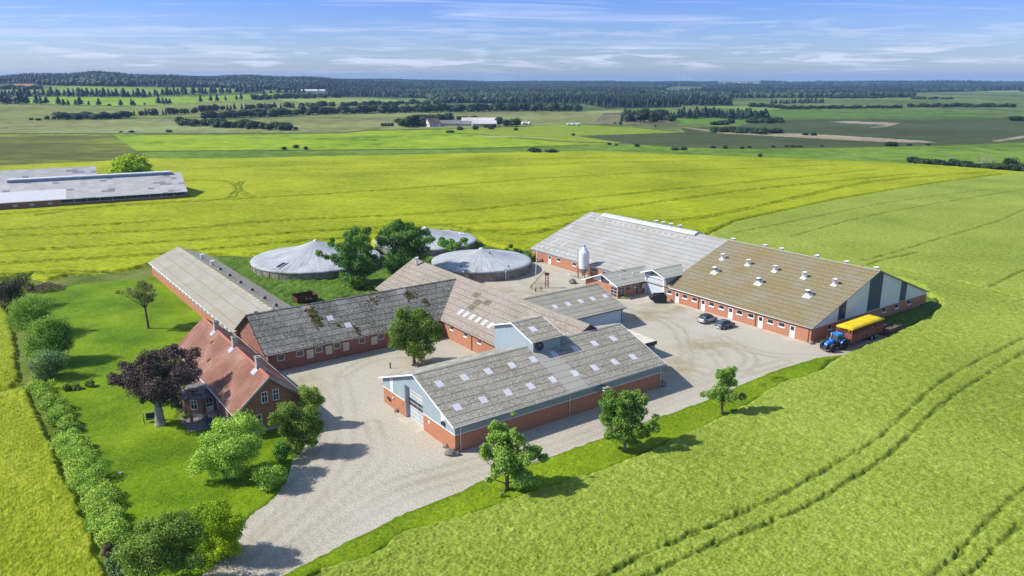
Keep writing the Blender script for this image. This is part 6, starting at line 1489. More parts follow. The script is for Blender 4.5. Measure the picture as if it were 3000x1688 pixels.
def hedge(label,path,mat,n,size,seed,sq=.8):
    bx,by=G(path[len(path)//2][0]*M,path[len(path)//2][1]*M); e=local('hedge',label,'hedge',(bx,by,0)); cs=[]; rn=random.Random(seed)
    path=[tuple(path[i][q]+(path[i+1][q]-path[i][q])*f/3 for q in range(3)) for i in range(len(path)-1) for f in range(3)]+[path[-1]]
    for px,py,rp in path:
        rp*=rn.uniform(.85,1.1)
        x,y=G(px*M,(py+rp*.55)*M); r=rp*M*y/F_PX*1.22
        for j in range(6): cs.append((x-bx+rn.uniform(-.8,.8)*r,y-by+rn.uniform(-.8,.8)*r,r*rn.uniform(.35,.85),r*rn.uniform(.32,.6)))
    me=leafmesh('foliage',cs,n,size,seed,mat,.9,.55); o=bpy.data.objects.new('foliage',me); COL.objects.link(o); o.parent=e
hedge('short upper hedge between the barley and the lawn, left of the three small bushes',[(95,965,18),(108,980,20),(122,1000,22),(135,1020,22),(148,1040,23),(158,1060,23),(170,1078,22)],LF_HEDGE,26000,.17,31)
hedge('long lower hedge running down to the bottom left bushes beside the lawn',[(172,1100,24),(185,1122,27),(198,1145,28),(210,1170,29),(220,1195,30),(232,1220,31),(246,1248,32),(258,1275,33),(270,1302,34),(282,1330,34),(290,1355,30)],LF_HEDGE,56000,.16,32)
tree('shrub','dark brown green thorn bush at the far left end of the shrubs','shrub',(20,905),MM([(40,715,24),(15,725,26),(60,735,18),(-10,740,26),(25,750,24)]),leafmat('thorn_leaves',[lin(40,44,26),lin(70,80,44),lin(110,116,72)],.1),5000,.3,seed=41,limbs=False)
tree('rowan','broad blue green shrub tree, second from the top in the row left of the lawn','shrub',(100,985),MM([(75,785,41),(52,775,33),(95,775,26),(60,805,33),(90,810,33),(38,790,23)]),LF_MAPLE,9000,.27,seed=42,limbs=False)
tree('rowan','tall blue green shrub tree, third from the top in the row left of the lawn','shrub',(150,1065),MM([(118,830,39),(98,845,36),(140,850,33),(118,868,44),(92,872,28),(145,880,28)]),LF_MAPLE,11000,.27,seed=43,limbs=False)
tree('rowan','low grey green shrub, lowest of the shrub tree row left of the lawn','shrub',(140,1108),MM([(120,905,36),(100,915,28),(142,905,28),(125,930,26),(98,935,18)]),LF_GREY,6500,.25,seed=44,limbs=False)
for i,(a,b_,r) in enumerate([(168,970,14),(192,968,14),(226,962,13)]):
    tree('shrub',['small bush at the left of the trio above the lawn, nearest the hedge','middle bush of the trio above the lawn','right bush of the trio above the lawn, nearest the purple tree'][i],'shrub',(a*M,(b_+11)*M),MM([(a,b_,r*.8),(a-6,b_+4,r*.6),(a+7,b_+3,r*.6)]),LF_MID,1300,.2,seed=50+i,limbs=False)
tree('shrub','shrub with pale flowers at the left corner of the veranda','shrub',(522,1206),MM([(442,1008,12),(436,1020,12),(450,1022,9)]),LF_MID,1300,.18,seed=55,limbs=False)
tree('weeds','low weeds growing on the edge of the patio','plants',(545,1222),MM([(462,1040,8),(475,1045,8),(450,1040,6)]),LF_HEDGE,500,.14,seed=56,limbs=False)
tree('shrub','leggy plants in the flower planter by the office corner window','plants',(1822,876),[(1818,872,4),(1826,873,4),(1834,872,3)],LF_YEL,150,.18,seed=57,limbs=False)
tree('shrub','climbing bush at the far right end of the neighbour barn','shrub',(540,582),[(530,572,8),(536,566,7),(545,576,7),(524,580,6)],LF_HEDGE,900,.6,seed=58,limbs=False)
tree('round_tree','large round green tree rising behind the neighbour barn roof','tree',(376,520),[(340,500,22),(350,482,22),(375,474,22),(400,480,22),(415,498,20),(376,495,30),(360,510,26),(395,510,26),(325,512,14),(430,512,12)],LF_YEL,7000,1.1,.7,seed=59)
# weeds along the neighbour barn wall and west barn wall
for lab,pts,r,n in (('weeds along the foot of the neighbour barn wall',[(120,612),(200,603),(260,598),(320,592),(400,588),(470,580),(510,574)],.9,2200),('bushy weeds along the lawn side wall of the west barn',[(470,812),(490,828),(510,845),(530,860),(550,876),(570,893),(590,908)],.75,3000)):
    bx,by=G(*pts[3]); e=local('weeds',lab,'plants',(bx,by,0)); cs=[]
    for i in range(len(pts)-1):
        for f in (0,.33,.66):
            x,y=G(pts[i][0]+(pts[i+1][0]-pts[i][0])*f,pts[i][1]+(pts[i+1][1]-pts[i][1])*f); cs.append((x-bx,y-by,r*.5,r*random.uniform(.6,1.1)))
    me=leafmesh('foliage',cs,n,.3,5,LF_HEDGE); o=bpy.data.objects.new('foliage',me); COL.objects.link(o); o.parent=e
# brush pile
x,y=G(138,850); e=local('brush_pile','heap of dead grey brown branches at the top left of the lawn','branches',(x,y,0)); mb=MB(); rn=random.Random(9)
for k in range(420):
    a=rn.uniform(0,6.28); r=3.0*math.sqrt(rn.random()); h=(1-(r/3.2)**2)*1.6; px_,py_=r*math.cos(a)*1.25,r*math.sin(a); d=rn.uniform(0,6.28); l=rn.uniform(.5,1.5)
    z=max(.05,h*rn.random()**.4); mb.tube([(px_,py_,z),(px_+l*.5*math.cos(d),py_+l*.5*math.sin(d),z+rn.uniform(-.1,.25)),(px_+l*math.cos(d),py_+l*math.sin(d),max(.03,z+rn.uniform(-.4,.3)))],[.05,.035,.015],3,False)
mb.build('branches',plain('dead_wood',(.17,.13,.10),.95,.1,var=.4,scale=3),e)

# ------------------------------------------------------------------ far trees: shared low detail shapes
FC=leafmat('far_conifer',[lin(10,24,20),lin(24,44,32),lin(54,76,52)],.05)
FB=leafmat('far_broadleaf',[lin(16,32,18),lin(40,64,34),lin(88,110,56)],.08)
def clumpcrown(name,kind,seed):
    rn=random.Random(seed); mb=MB()
    if kind=='c':   # conifer: ragged tiers
        H=1.0; w_=.26
        n=7
        for i in range(n):
            z=.12+.86*i/n; r=w_*(1-i/n)**.8*rn.uniform(.8,1.15)+.02; m=9; top=(rn.uniform(-.02,.02),rn.uniform(-.02,.02),min(1,z+.30))
            P=[(math.cos(2*math.pi*k/m)*r*rn.uniform(.65,1.25),math.sin(2*math.pi*k/m)*r*rn.uniform(.65,1.25),z+rn.uniform(-.05,.04)) for k in range(m)]
            for k in range(m): mb.poly([P[k],P[(k+1)%m],top])
    else:
        for i in range(11):
            a=rn.uniform(0,6.28); q=rn.random()**.5*.30; z=rn.uniform(.28,.80); r=rn.uniform(.13,.24)*(1.1-z*.25)
            mb.ellipsoid((math.cos(a)*q,math.sin(a)*q,z),(r,r,r*.85),7,5,.30,rn)
        mb.ellipsoid((0,0,.5),(.38,.38,.38),9,6,.25,rn)
        for k in range(140):
            a=rn.uniform(0,6.28); ph=math.acos(rn.uniform(-.7,1)); q=.46*rn.uniform(.9,1.12); c=(q*math.sin(ph)*math.cos(a),q*math.sin(ph)*math.sin(a),.52+q*math.cos(ph)*.95); s_=.045
            mb.poly([(c[0]+rn.uniform(-s_,s_)*1.6,c[1]+rn.uniform(-s_,s_)*1.6,c[2]+rn.uniform(-s_,s_)) for _ in range(4)])
    me_o=mb.build(name,FC if kind=='c' else FB,smooth=False); me=me_o.data; bpy.data.objects.remove(me_o); return me
CON=[clumpcrown('crown','c',s) for s in range(5)]; BRO=[clumpcrown('crown','b',s+20) for s in range(6)]
def trunkmesh():
    mb=MB(); mb.tube([(0,0,-.05),(0,0,.5)],[.03,.018],5); o=mb.build('trunk',BARK); me=o.data; bpy.data.objects.remove(o); return me
TRK=trunkmesh(); TREEW=FB
rt_=random.Random(77)
def fartree(px,py,hpx,kind,label,group,cat='tree',wide=1.0,name=None):
    x,y,z=GT(px,py); D=math.hypot(x,y); h=hpx/F_PX*D*1.04; k='conifer' if kind=='c' else ('bush' if cat=='shrub' else 'broadleaf_tree')
    e=bpy.data.objects.new(name or k,None); COL.objects.link(e); e.location=(x,y,z-.2); e.rotation_euler=(0,0,rt_.uniform(0,6.28)); wd=wide*(1.22 if kind=='b' else 1)*rt_.uniform(.8,1.25)
    e.scale=(h*wd,h*wd,h); tag(e,label,cat,group)
    o=bpy.data.objects.new('crown',rt_.choice(CON if kind=='c' else BRO)); COL.objects.link(o); o.parent=e
    if kind=='b' and cat!='shrub' or kind=='c':
        t_=bpy.data.objects.new('trunk',TRK); COL.objects.link(t_); t_.parent=e
    else: o.location=(0,0,-.12)
STUFF=[]
def row(pts,n,h,kind,label,group,jx=3,jy=1.5,gap=None,wide=1.0,mixk=0,cat='tree',stuff=False):
    L=[0]
    for a,b_ in zip(pts[:-1],pts[1:]): L.append(L[-1]+abs(b_[0]-a[0])+.01)
    for i in range(n):
        t_=L[-1]*(i+rt_.uniform(-.35,.35)+.5)/n; t_=min(max(t_,0),L[-1]-.01)
        j=max(k for k in range(len(L)-1) if L[k]<=t_); f=(t_-L[j])/(L[j+1]-L[j]); px=pts[j][0]+(pts[j+1][0]-pts[j][0])*f; py=pts[j][1]+(pts[j+1][1]-pts[j][1])*f
        if gap and any(a<px<b_ for a,b_ in gap): continue
        kk=kind if rt_.random()>mixk else ('b' if kind=='c' else 'c')
        if stuff:
            x,y,z=GT(px+rt_.uniform(-jx,jx),py+rt_.uniform(-jy,jy)); hh=h*rt_.uniform(.72,1.18)/F_PX*math.hypot(x,y)*1.04; wd=wide*(1.22 if kind=='b' else 1)*rt_.uniform(.8,1.25)
            STUFF.append((rt_.choice(CON if kk=='c' else BRO),kk,x,y,z-.12*hh,rt_.uniform(0,6.28),hh*wd,hh)); continue
        if mixk and kk!=kind: lb=('pointed conifer: ' if kk=='c' else 'rounded broadleaf tree: ')+label
        else: lb=label
        fartree(px+rt_.uniform(-jx,jx),py+rt_.uniform(-jy,jy),h*rt_.uniform(.72,1.18),kk,lb,group,cat,wide)
row([(0,284),(60,283),(120,283),(230,284),(420,285),(560,277),(700,273),(770,271)],64,21,'c','dark conifer in the upper windbreak row across the left fields','conifers in the upper left windbreak',3,1,wide=1.45)
row([(770,275),(900,272),(1000,270)],16,18,'c','dark conifer at the right end of the upper windbreak, near the white shed','conifers at the right end of the upper windbreak',4,2,wide=1.4)
row([(0,304),(80,305)],10,26,'c','dark conifer in the dense clump at the left edge between the bright meadows','conifers at the left edge',wide=1.4)
for px,py,h in [(108,304,22),(120,305,20),(136,304,18),(172,307,20),(186,308,16),(200,308,14),(222,308,15),(228,308,12),(234,309,22),(260,308,11),(290,309,18),(354,310,17),(386,309,18),(392,309,13),(465,304,20),(478,305,18),(488,305,16),(498,304,14)]:
    fartree(px,py,h,'c','scattered conifer on the edge of the bright green meadow at left','scattered conifers by the left meadow',wide=1.4)
for i,(px,py,h) in enumerate([(588,300,21),(618,297,19),(636,297,20),(661,295,15),(707,293,19),(693,293,14)]):
    fartree(px,py,h,'c',['first lone conifer from the left on the bright meadow rim','second lone conifer from the left on the bright meadow rim','third lone conifer from the left on the bright meadow rim','small fourth conifer from the left on the bright meadow rim','sixth lone conifer from the left on the bright meadow rim','small fifth conifer from the left on the bright meadow rim'][i],'lone conifers on the meadow rim')
row([(740,292),(860,288),(1000,284)],26,15,'b','round tree in the wooded hedge right of the lone conifers','trees in the hedge right of the lone conifers',4,2,wide=1.2,stuff=True)
row([(590,325),(700,322),(800,318),(990,312)],30,16,'c','tree in the upper line above the long dark hedge','upper line trees above the dark hedge',3,1.5,mixk=.4,wide=1.25)
row([(165,350),(250,350),(320,349),(380,345)],24,17,'b','dark tree in the left hedge across the olive field','trees in the left hedge of the olive field',3,1,wide=1.25)
row([(390,341),(470,338),(560,334),(600,329),(640,325)],22,17,'b','thin windswept tree in the open hedge across the olive field','windswept trees of the open hedge',3,1,wide=.9,mixk=.3)
row([(595,349),(700,345),(850,339),(1000,333),(1200,330),(1420,326)],66,21,'b','tree in the long dark dense hedgerow in mid distance','trees of the long dark hedgerow',3,1.5,wide=1.15)
row([(1405,326),(1560,325),(1695,326)],26,23,'b','tree in the tall right end of the dark hedgerow in mid distance','trees at the right end of the dark hedgerow',3,1.5,wide=1.15)
row([(1000,312),(1100,309),(1200,306),(1300,306)],26,14,'b','tree in the hedge above the long dark hedgerow','trees of the hedge above the dark hedgerow',4,1.5,wide=1.2,stuff=True)
row([(520,366),(600,369),(700,374),(790,379),(850,381)],34,19,'b','bushy tree in the small dark copse on the olive field','trees of the copse on the olive field',5,3,wide=1.3)
row([(1815,353),(1900,354),(1975,354)],26,30,'c','dark tree in the wood at the left of the marsh','trees of the wood beside the marsh',8,5,mixk=.3,wide=1.1)
row([(1985,346),(2080,345),(2170,349),(2250,348)],44,26,'c','dark conifer in the right arm of the wood beside the marsh','conifers of the right arm of the marsh wood',6,3,wide=1.4)
row([(2000,308),(2070,309),(2140,309)],30,24,'c','dark conifer in the block of wood above the marsh','conifers of the block above the marsh',5,2,wide=1.5)
row([(2255,305),(2330,304),(2415,303)],26,15,'c','conifer in the thin row above the marsh','conifers of the thin row above the marsh',3,1)
row([(2195,312),(2290,318)],16,11,'b','small tree left of the long marsh hedge','small trees left of the marsh hedge',3,1.5,wide=1.3)
row([(2285,319),(2450,318),(2640,317)],44,9,'b','low tree in the long left hedge across the marsh','trees of the left marsh hedge',3,1,wide=1.4,stuff=True)
row([(2660,314),(2800,314),(2975,314)],40,10,'b','low tree in the long right hedge across the marsh','trees of the right marsh hedge',3,1,wide=1.4,stuff=True)
row([(2430,288),(2550,287),(2670,284)],26,9,'b','tree in the far dark hedge beyond the marsh','trees of the far hedge beyond the marsh',3,1.5,wide=1.5,stuff=True)
row([(2672,291),(2740,291)],9,7,'b','low bush in the left thicket beyond the marsh','bushes of the far left thicket',3,1,wide=1.6,cat='shrub')
row([(2760,291),(2795,291)],6,6,'b','low bush in the small right thicket beyond the marsh','bushes of the far right thicket',3,1,wide=1.6,cat='shrub')
row([(2090,366),(2145,363)],8,13,'b','bush of the clump on the green field edge below the wood','bushes below the marsh wood',4,2,wide=1.4,cat='shrub')
row([(2185,361),(2290,358)],12,15,'b','bush of the scattered group right of the marsh wood','bushes right of the marsh wood',6,3,wide=1.3,cat='shrub')
row([(2085,385),(2180,388),(2290,391)],26,14,'b','scrub bush in the thicket on the marsh above the pale reed bed','scrub on the marsh',6,4,wide=1.5,cat='shrub')
row([(2665,478),(2710,481),(2780,486),(2850,490),(2920,496),(3000,500)],30,17,'b','bush in the scrubby line on the far right edge of the yellow field','bushes at the far right edge of the yellow field',5,3,wide=1.3,cat='shrub')
for px,py,h in ((2785,484,24),(2870,488,36),(2905,492,30),(2885,488,38)): 
    x,y,z=GT(px,py); e=local('bare_tree','bare pale dead tree sticking up out of the scrub line at the right','tree',(x,y,z),0,'bare trees in the right scrub line'); mb=MB(); D=math.hypot(x,y); H=h/F_PX*D
    for k in range(9): a=rt_.uniform(-.35,.35); b_=rt_.uniform(-.35,.35); mb.tube([(0,0,0),(a*H*.4,b_*H*.4,H*.5),(a*H*.9,b_*H,H*rt_.uniform(.75,1))],[.12,.08,.03],4,False)
    mb.build('branches',BARKP,e)
fartree(2960,494,28,'b','bright yellow green tree at the right end of the scrub line','bright tree in scrub',wide=1.4)
lone=[(1566,449,20,'left one of the two dark round bushes beyond the yellow field',1.5),(1614,449,16,'right wider one of the two dark round bushes beyond the yellow field',2.2),
 (2226,460,12,'single round bush just beyond the yellow field at right',1.1),(832,438,10,'left bush of the trio on the far bright field',1.1),(868,434,12,'middle bush of the trio on the far bright field',1.3),(896,438,11,'right bush of the trio on the far bright field',1.1),
 (1785,425,9,'left small bush of the pair on the field boundary',1.2),(1806,427,7,'right small bush of the pair on the field boundary',1.4),(1866,430,11,'dark bush right of the pair on the field boundary',1.1),
 (1978,440,10,'left half of the wide bush on the field boundary',1.8),(2003,440,11,'right half of the wide bush on the field boundary',1.8),(2088,434,9,'pale bush on the field boundary, first of the line to the right',1.3),(2124,436,13,'taller bush of the line on the field boundary',1.0),(2174,436,9,'third bush of the line on the field boundary',1.4),(2195,434,8,'fourth bush of the line on the field boundary',1.2),
 (2265,432,7,'fifth bush of the boundary line',1.6),(2305,431,8,'sixth bush of the boundary line',1.8),(2324,431,8,'seventh bush of the boundary line',1.6),(2342,431,7,'eighth bush of the boundary line',2.0),(2407,429,6,'ninth bush of the boundary line',1.3),
 (2610,428,14,'large dark bush at the end of the pale reed bed',2.2),(2664,427,7,'low bush right of the large dark reed bed bush',1.8),(2718,426,6,'last low bush on the right of the reed bed',2.2),
 (2360,396,9,'dark bush above the reed bed, left of two',1.8),(2384,397,10,'dark bush above the reed bed, right of two',2.0),(2975,354,14,'dark scrub mound at the right edge of the marsh',2.4),
 (1818,365,11,'dark bush on the brown field left of the marsh wood',1.0),(1801,362,5,'tiny bush on the brown field',1.2),(1920,372,6,'small bush above the pale strip on the brown field',1.2),(1679,398,9,'small lone tree on the green field below the wrapped bales',1.0),
 (92,352,7,'tiny bush at far left on the olive field',1.3),(112,353,7,'second tiny bush at far left on the olive field',1.5),(138,350,11,'small tree at far left on the olive field',.9),(157,350,8,'fourth small tree at far left on the olive field',1.0),
 (354,388,5,'first low bush on the track below the olive field',1.5),(385,388,6,'second low bush on the track below the olive field',2.0),(495,388,9,'third and largest bush on the track below the olive field',1.5),
 (320,310,6,'little bush on the meadow edge between the scattered conifers',1.2),(424,307,6,'second little bush on the meadow edge',1.0),(866,380,10,'bush at the right end of the copse',1.4)]
for px,py,h,lb,wd in lone: fartree(px,py,h,'b',lb,None,'shrub',wd,'bush')
# ------------------------------------------------------------------ distant farm and its trees
WALLW=plain('white_wall',(.66,.64,.58),.8); RDK=plain('dark_far_roof',(.22,.21,.215),.8,var=.15,scale=.1); RLT=plain('pale_far_roof',(.58,.56,.53),.8,var=.15,scale=.1); RBR=plain('brown_far_roof',(.22,.15,.14),.8,var=.1)
def farhouse(label,px,py,L,Wd,he,hr,az,roof,wall=None,name='distant_house',cat='house',wins=True):
    x,y,z=GT(px,py); e=local(name,label,cat,(x,y,z-.3),rad(az)); mb=MB(); l,w_=L/2,Wd/2
    P=[(-l,-w_),(l,-w_),(l,w_),(-l,w_)]
    for i in range(4):
        p,q=P[i],P[(i+1)%4]; mb.poly([(p[0],p[1],0),(q[0],q[1],0),(q[0],q[1],he),(p[0],p[1],he)])
    mb.poly([(l,-w_,he),(l,w_,he),(l,0,hr-.2)]); mb.poly([(-l,w_,he),(-l,-w_,he),(-l,0,hr-.2)]); mb.build('wall',wall or WALLW,e)
    mb=MB(); o_=.4
    for s in (-1,1):
        A=[(-l-o_,s*(w_+o_),he-.2),(l+o_,s*(w_+o_),he-.2),(l+o_,0,hr),(-l-o_,0,hr)]; B=[(a,b_,c-.25) for a,b_,c in A]
        mb.poly(A if s<0 else A[::-1]); mb.poly(B if s>0 else B[::-1])
        for i in range(4): mb.poly([A[i],B[i],B[(i+1)%4],A[(i+1)%4]])
    mb.build('roof',roof,e)
    if wins:
        for k in range(int(L/3.2)):
            m2=MB(); a=-l+1.6+k*3.2; m2.box(a-.5,a+.5,-w_-.04,-w_+.02,he*.35,he*.78); m2.build('window',DARKM,e)
        for s in (-1,1):
            for b_ in (-w_*.4,w_*.4): m2=MB(); m2.box(s*l-.03,s*l+.03,b_-.45,b_+.45,he*.4,he*.85); m2.build('window',DARKM,e)
    return e
def gbox(px,py): return GT(px,py)
farhouse('white gabled farmhouse with a brown roof in the distant farmstead',1268,371,12,9,3.6,8.2,35,RBR)
farhouse('long low white wing with a dark roof in the distant farmstead',1318,368,22,8,2.6,5.6,4,RDK)
farhouse('dark roofed white house right of the long wing in the distant farmstead',1362,368,17,9,2.2,4.8,-6,RDK,wall=plain('bluish_wall',(.42,.46,.44),.8))
farhouse('large pale roofed barn at the back of the distant farmstead',1405,361,36,13,3.2,6.0,-3,RLT,name='distant_barn',cat='barn',wins=False)
farhouse('grey barn with a white gable and a big dark door in the distant farmstead',1418,370,23,12,3.2,6.0,8,RLT,wall=plain('grey_wall',(.30,.32,.31),.8),name='distant_barn',cat='barn',wins=False)
x,y,z=GT(1337,360); mb=MB(); mb.tube([(0,0,0),(0,0,8)],[.25,.2],8); o=mb.build('chimney_stack',DARKM); o.location=(x,y,z); tag(o,'slim dark chimney standing behind the long white wing of the distant farmstead','chimney')
row([(1180,372),(1230,368),(1290,366),(1320,364)],22,28,'b','dark tree in the grove behind the distant white farmhouse','trees of the grove behind the distant farm',6,3,wide=1.0)
row([(1342,356),(1400,354)],10,15,'b','tree behind the roofs of the distant farmstead','trees behind the distant roofs',4,1)
for px,py,h,lb,wd in [(1166,359,14,'light bush left of the grove of the distant farm',1.3),(1190,371,20,'light green round tree in front of the grove of the distant farm',.9),(1212,371,18,'yellow green willow beside the distant farmhouse',1.5),(1225,371,16,'second willow beside the distant farmhouse',1.2),
  (1462,368,25,'dark tree right of the distant barns',.9),(1482,370,20,'left tree of the bushy clump at the right end of the distant farm',1.2),(1500,370,22,'middle tree of the bushy clump at the right end of the distant farm',1.2),(1515,370,24,'tall right tree of the bushy clump at the right end of the distant farm',1.0),
  (1348,381,13,'round bush in front of the long wing of the distant farm',1.2),(1392,380,13,'round bush in front of the white gabled distant barn',1.2),(1438,379,13,'round bush right of the distant barn yard',1.2),(1424,373,10,'flat bush by the distant barn yard, left',1.5),(1448,373,11,'flat bush by the distant barn yard, right',1.4),(1318,389,9,'low bush on the bright field before the distant farm',2.2),(1511,382,10,'bush on the field boundary right of the distant farm',1.2),(1235,371,6,'low garden hedge bush by the distant farmhouse',2.6)]:
    fartree(px,py,h,'b',lb,None,'shrub' if h<15 else 'tree',wd,'bush' if h<15 else None)
def pile(px,py,n,r,label,name,cat,mat,rowl=True):
    x,y,z=GT(px,py); e=local(name,label,cat,(x,y,z)); mb=MB()
    for i in range(n): mb.ellipsoid(((i-(n-1)/2)*r*1.5,(i%2)*r,r*.8),(r,r,r*.9),8,6,.08,rt_)
    mb.build('bales' if 'bale' in label else 'heap',mat,e)
pile(1533,367,5,2.1,'heap of white wrapped bales at the right end of the distant farm','bale_heap','bales',WALLW)
pile(1681,368,6,1.5,'row of white wrapped bales alone on the green field','bale_row','bales',plain('bale_wrap',(.55,.66,.62),.5))
pile(1134,370,4,2.0,'rusty brown machinery heap left of the distant farm grove','machinery_heap','machinery',plain('rust_far',(.10,.07,.04),.9))
# left edge farm under the wood
RORG=plain('orange_far_roof',(.48,.20,.12),.8)
farhouse('orange roofed distant farmhouse at the upper left edge',72,258,46,12,5,10,3,RORG,wall=plain('far_wall',(.35,.24,.18),.8))
farhouse('grey gabled cottage left of the orange roofed farmhouse',28,261,16,14,4,9,60,RBR)
farhouse('pale greenhouse block half hidden in the wood at the upper left',58,231,70,24,5,7,2,plain('far_white',(.70,.68,.68),.6),name='distant_shed',cat='shed',wins=False)
farhouse('long white shed among the trees above the lone conifers',915,272,70,24,6,9,0,plain('far_white2',(.66,.66,.66),.6),name='distant_shed',cat='shed',wins=False)
row([(0,262),(50,262),(115,263)],16,9,'b','hedge tree in front of the orange roofed farmhouse','hedge in front of the orange roofed farm',3,1,wide=1.6)
# village far right
rv=random.Random(4)
vl=[(2120,246),(2128,244),(2140,247),(2152,243),(2165,247),(2172,244),(2180,247),(2190,245),(2146,246),(2158,248),(2260,249),(2405,251),(2450,250),(2540,262),(2560,262),(2600,257),(2630,259),(2660,258),(2440,259),(1830,247),(1845,246),(1560,241),(1690,242),(2215,246)]
for i,(px,py) in enumerate(vl):
    farhouse('tiny pale house in the far village on the right skyline' if i<10 or i==23 else ['pinkish red far building alone right of the village','first small far house on the lake shore','second small far house on the lake shore','tiny white house in the far trees, leftmost of its line','tiny white house in the far trees, second of its line','tiny white house in the far trees, third of its line','tiny white house in the far trees, fourth of its line','tiny white house in the far trees, last of its line','small far house just left of the lake end','left pale house in the far gap of the forest','right pale house in the far gap of the forest','pale far roof on the skyline above the distant farm','pale far roof on the skyline above the marsh wood'][i-10],px,py,rv.uniform(18,34),rv.uniform(10,16),5,9,rv.uniform(-30,30),RORG if i in (10,6) else RDK if i%3 else RBR,plain('bright_wall',(.72,.70,.68)) if 'bright_wall' not in bpy.data.materials else bpy.data.materials['bright_wall'],wins=False)['group']='far village and lake shore houses'
# lake
q=[(2265,260),(2300,256.5),(2392,256.5),(2395,258.5),(2330,260.5)]
vs=[GT(*p_) for p_ in q]; zl=max(v[2] for v in vs)+.5
mb=MB(); mb.poly([(v[0],v[1],zl) for v in vs]); o=mb.build('lake',LAKE); tag(o,kind='structure')

# ------------------------------------------------------------------ forests: too many trees to count
FOREST=[[(-120,226),(-120,246),(140,249),(150,251),(620,257),(720,262),(850,265),(1000,268),(1000,284),(1240,288),(1290,303),(1700,304),(1780,318),(1990,315),(2000,300),(2140,298),(2140,276),(2080,272),(2000,274),(1900,270),(1980,252),(2010,246),(2130,248),(2150,262),(2300,264),(2330,271),(2560,275),(2740,270),(3000,266),(3100,264),(3100,246),(2900,252),(2700,256),(2500,258),(2390,261),(2250,258),(2200,251),(2000,243),(1800,246),(1500,240),(1250,236),(1000,224),(600,210),(0,212)]]
FOREST+=[[(2054,262),(2264,262),(2270,276),(2060,278)],[(2272,262),(2580,262),(2590,274),(2280,276)],[(2427,274),(2672,274),(2676,286),(2430,287)],[(2144,283),(2427,283),(2427,287),(2144,288)]]
SKY=[(-150,226,3100),(3150,240,5600)]
nf=90000
gr=np.random.default_rng(5)
ang_=np.radians(gr.uniform(-38,38,nf)); dd=1150+ (6500-1150)*gr.random(nf)**.8; fx=dd*np.sin(ang_); fy=dd*np.cos(ang_); fz=hterr(fx,fy)
zc_=fy*cp-(fz-CAM_H)*sp; fpx=1500+F_PX*fx/zc_; fpy=844-F_PX*(fy*sp+(fz-CAM_H)*cp)/zc_
ok=np.zeros(nf,bool)
for P_ in FOREST: ok|=inpoly(fpx,fpy,P_)
clear=[[(1090,240),(1150,241),(1140,247),(1085,248)],[(1240,247),(1300,250),(1290,256),(1240,256)],[(0,243),(110,244),(110,265),(-50,265)],[(1850,280),(1900,278),(1950,282),(1880,286)],[(2100,241),(2230,240),(2230,251),(2100,250)],[(880,262),(960,262),(970,280),(890,280)]]
for P_ in clear: ok&=~inpoly(fpx,fpy,P_)
ok|=(dd>4300)&(gr.random(nf)<.45)&(fpx>1300)&~inpoly(fpx,fpy,clear[4])&(~inpoly(fpx,fpy,[(2255,262),(2400,262),(2400,254),(2255,254)]))&(vnoise(fx,fy,260,3)>.42)
fx,fy,fz,dd=fx[ok],fy[ok],fz[ok],dd[ok]; n=len(fx)
patch=vnoise(fx,fy,170,8)+.35*vnoise(fx,fy,60,9)
con=patch<.78
H=np.where(con,gr.uniform(10,19,n),gr.uniform(8,14,n)); Rr=np.where(con,H*gr.uniform(.20,.30,n),H*gr.uniform(.45,.62,n))*np.clip(dd/1900,1,2.6)
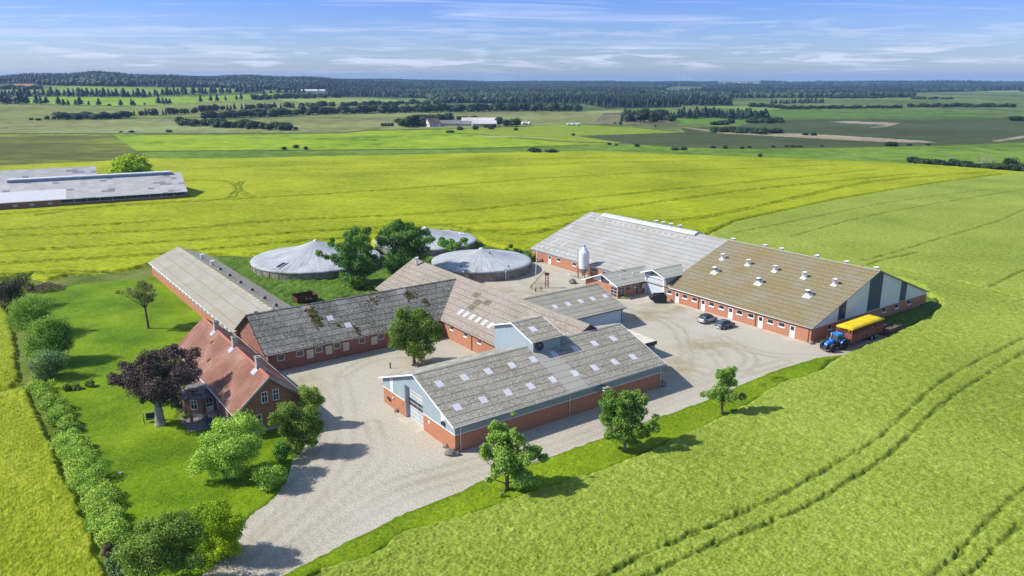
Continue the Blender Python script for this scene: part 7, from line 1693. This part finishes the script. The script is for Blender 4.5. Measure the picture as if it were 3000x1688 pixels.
def forest(name,label,sel,kind,mat):
    m=sel.sum(); X_,Y_,Z_,H_,R_=fx[sel],fy[sel],fz[sel],H[sel],Rr[sel]
    K=6
    if kind=='c': prof=[(1.0,.10),(.55,.50),(0.0,1.0)]
    else: prof=[(.75,.12),(1.0,.50),(.62,.86),(0,1.0)]
    V=[]; 
    for (r_,h_) in prof:
        if r_==0: V.append(np.stack([X_,Y_,Z_+H_*h_],1)[:,None,:])
        else:
            a=np.linspace(0,2*np.pi,K,endpoint=False)[None,:]+gr.uniform(0,6,m)[:,None]*(1 if h_<.2 else 0)
            jit=gr.uniform(.7,1.25,(m,K)); V.append(np.stack([X_[:,None]+R_[:,None]*r_*jit*np.cos(a),Y_[:,None]+R_[:,None]*r_*jit*np.sin(a),(Z_+H_*h_)[:,None]+gr.uniform(-.6,.6,(m,K))],2))
    V=np.concatenate(V,1); nv=V.shape[1]; F=[]
    for i in range(len(prof)-2):
        for k in range(K): F.append([i*K+k,i*K+(k+1)%K,(i+1)*K+(k+1)%K]); F.append([i*K+k,(i+1)*K+(k+1)%K,(i+1)*K+k])
    t0=(len(prof)-2)*K
    for k in range(K): F.append([t0+k,t0+(k+1)%K,nv-1])
    F=np.array(F); A=(F[None]+np.arange(m)[:,None,None]*nv).reshape(-1,3)
    me=bpy.data.meshes.new(name); me.vertices.add(m*nv); me.vertices.foreach_set('co',V.reshape(-1,3).ravel()); me.loops.add(A.size); me.loops.foreach_set('vertex_index',A.ravel()); me.polygons.add(len(A)); me.polygons.foreach_set('loop_start',np.arange(len(A))*3); me.update(calc_edges=True)
    me.materials.append(mat); o=bpy.data.objects.new(name,me); COL.objects.link(o); tag(o,label,'forest',kind='stuff')
forest('conifer_forest','dark blue green conifer forest covering the hills along the horizon',con,'c',FC)
forest('broadleaf_forest','lighter rounded broadleaf trees mixed into the far forest',~con,'b',leafmat('far_broadleaf_light',[lin(26,46,28),lin(56,80,48),lin(100,120,74)],.08))
def joinstuff(name,label,kk,mat):
    V=[];F=[];off=0
    for me,k,x,y,z,a,sx_,sz in STUFF:
        if k!=kk: continue
        co=np.empty(len(me.vertices)*3); me.vertices.foreach_get('co',co); co=co.reshape(-1,3); c_,s_=math.cos(a),math.sin(a)
        V.append(np.stack([x+(co[:,0]*c_-co[:,1]*s_)*sx_,y+(co[:,0]*s_+co[:,1]*c_)*sx_,z+co[:,2]*sz],1)); F+=[tuple(i+off for i in p.vertices) for p in me.polygons]; off+=len(co)
    me=bpy.data.meshes.new(name); me.from_pydata(np.concatenate(V).tolist(),[],F); me.materials.append(mat); o=bpy.data.objects.new(name,me); COL.objects.link(o); tag(o,label,'hedge',kind='stuff')
joinstuff('far_hedges','long low dark hedges crossing the distant fields and marsh','b',FB)
# ------------------------------------------------------------------ the air
hz=bpy.data.materials.new('haze_air'); hz.use_nodes=True; t=NT(hz.node_tree); t.n.remove(t.n['Principled BSDF'])
pv=t.new('ShaderNodeVolumePrincipled'); pv.inputs['Color'].default_value=(.36,.60,1.0,1); pv.inputs['Density'].default_value=HAZE; pv.inputs['Anisotropy'].default_value=0.0
t.l.new(pv.outputs[0],t.n['Material Output'].inputs['Volume'])
mb=MB(); mb.box(-12000,12000,-300,14500,-60,110); o=mb.build('haze',hz); tag(o,'pale blue air between the camera and the far hills','haze',kind='stuff')
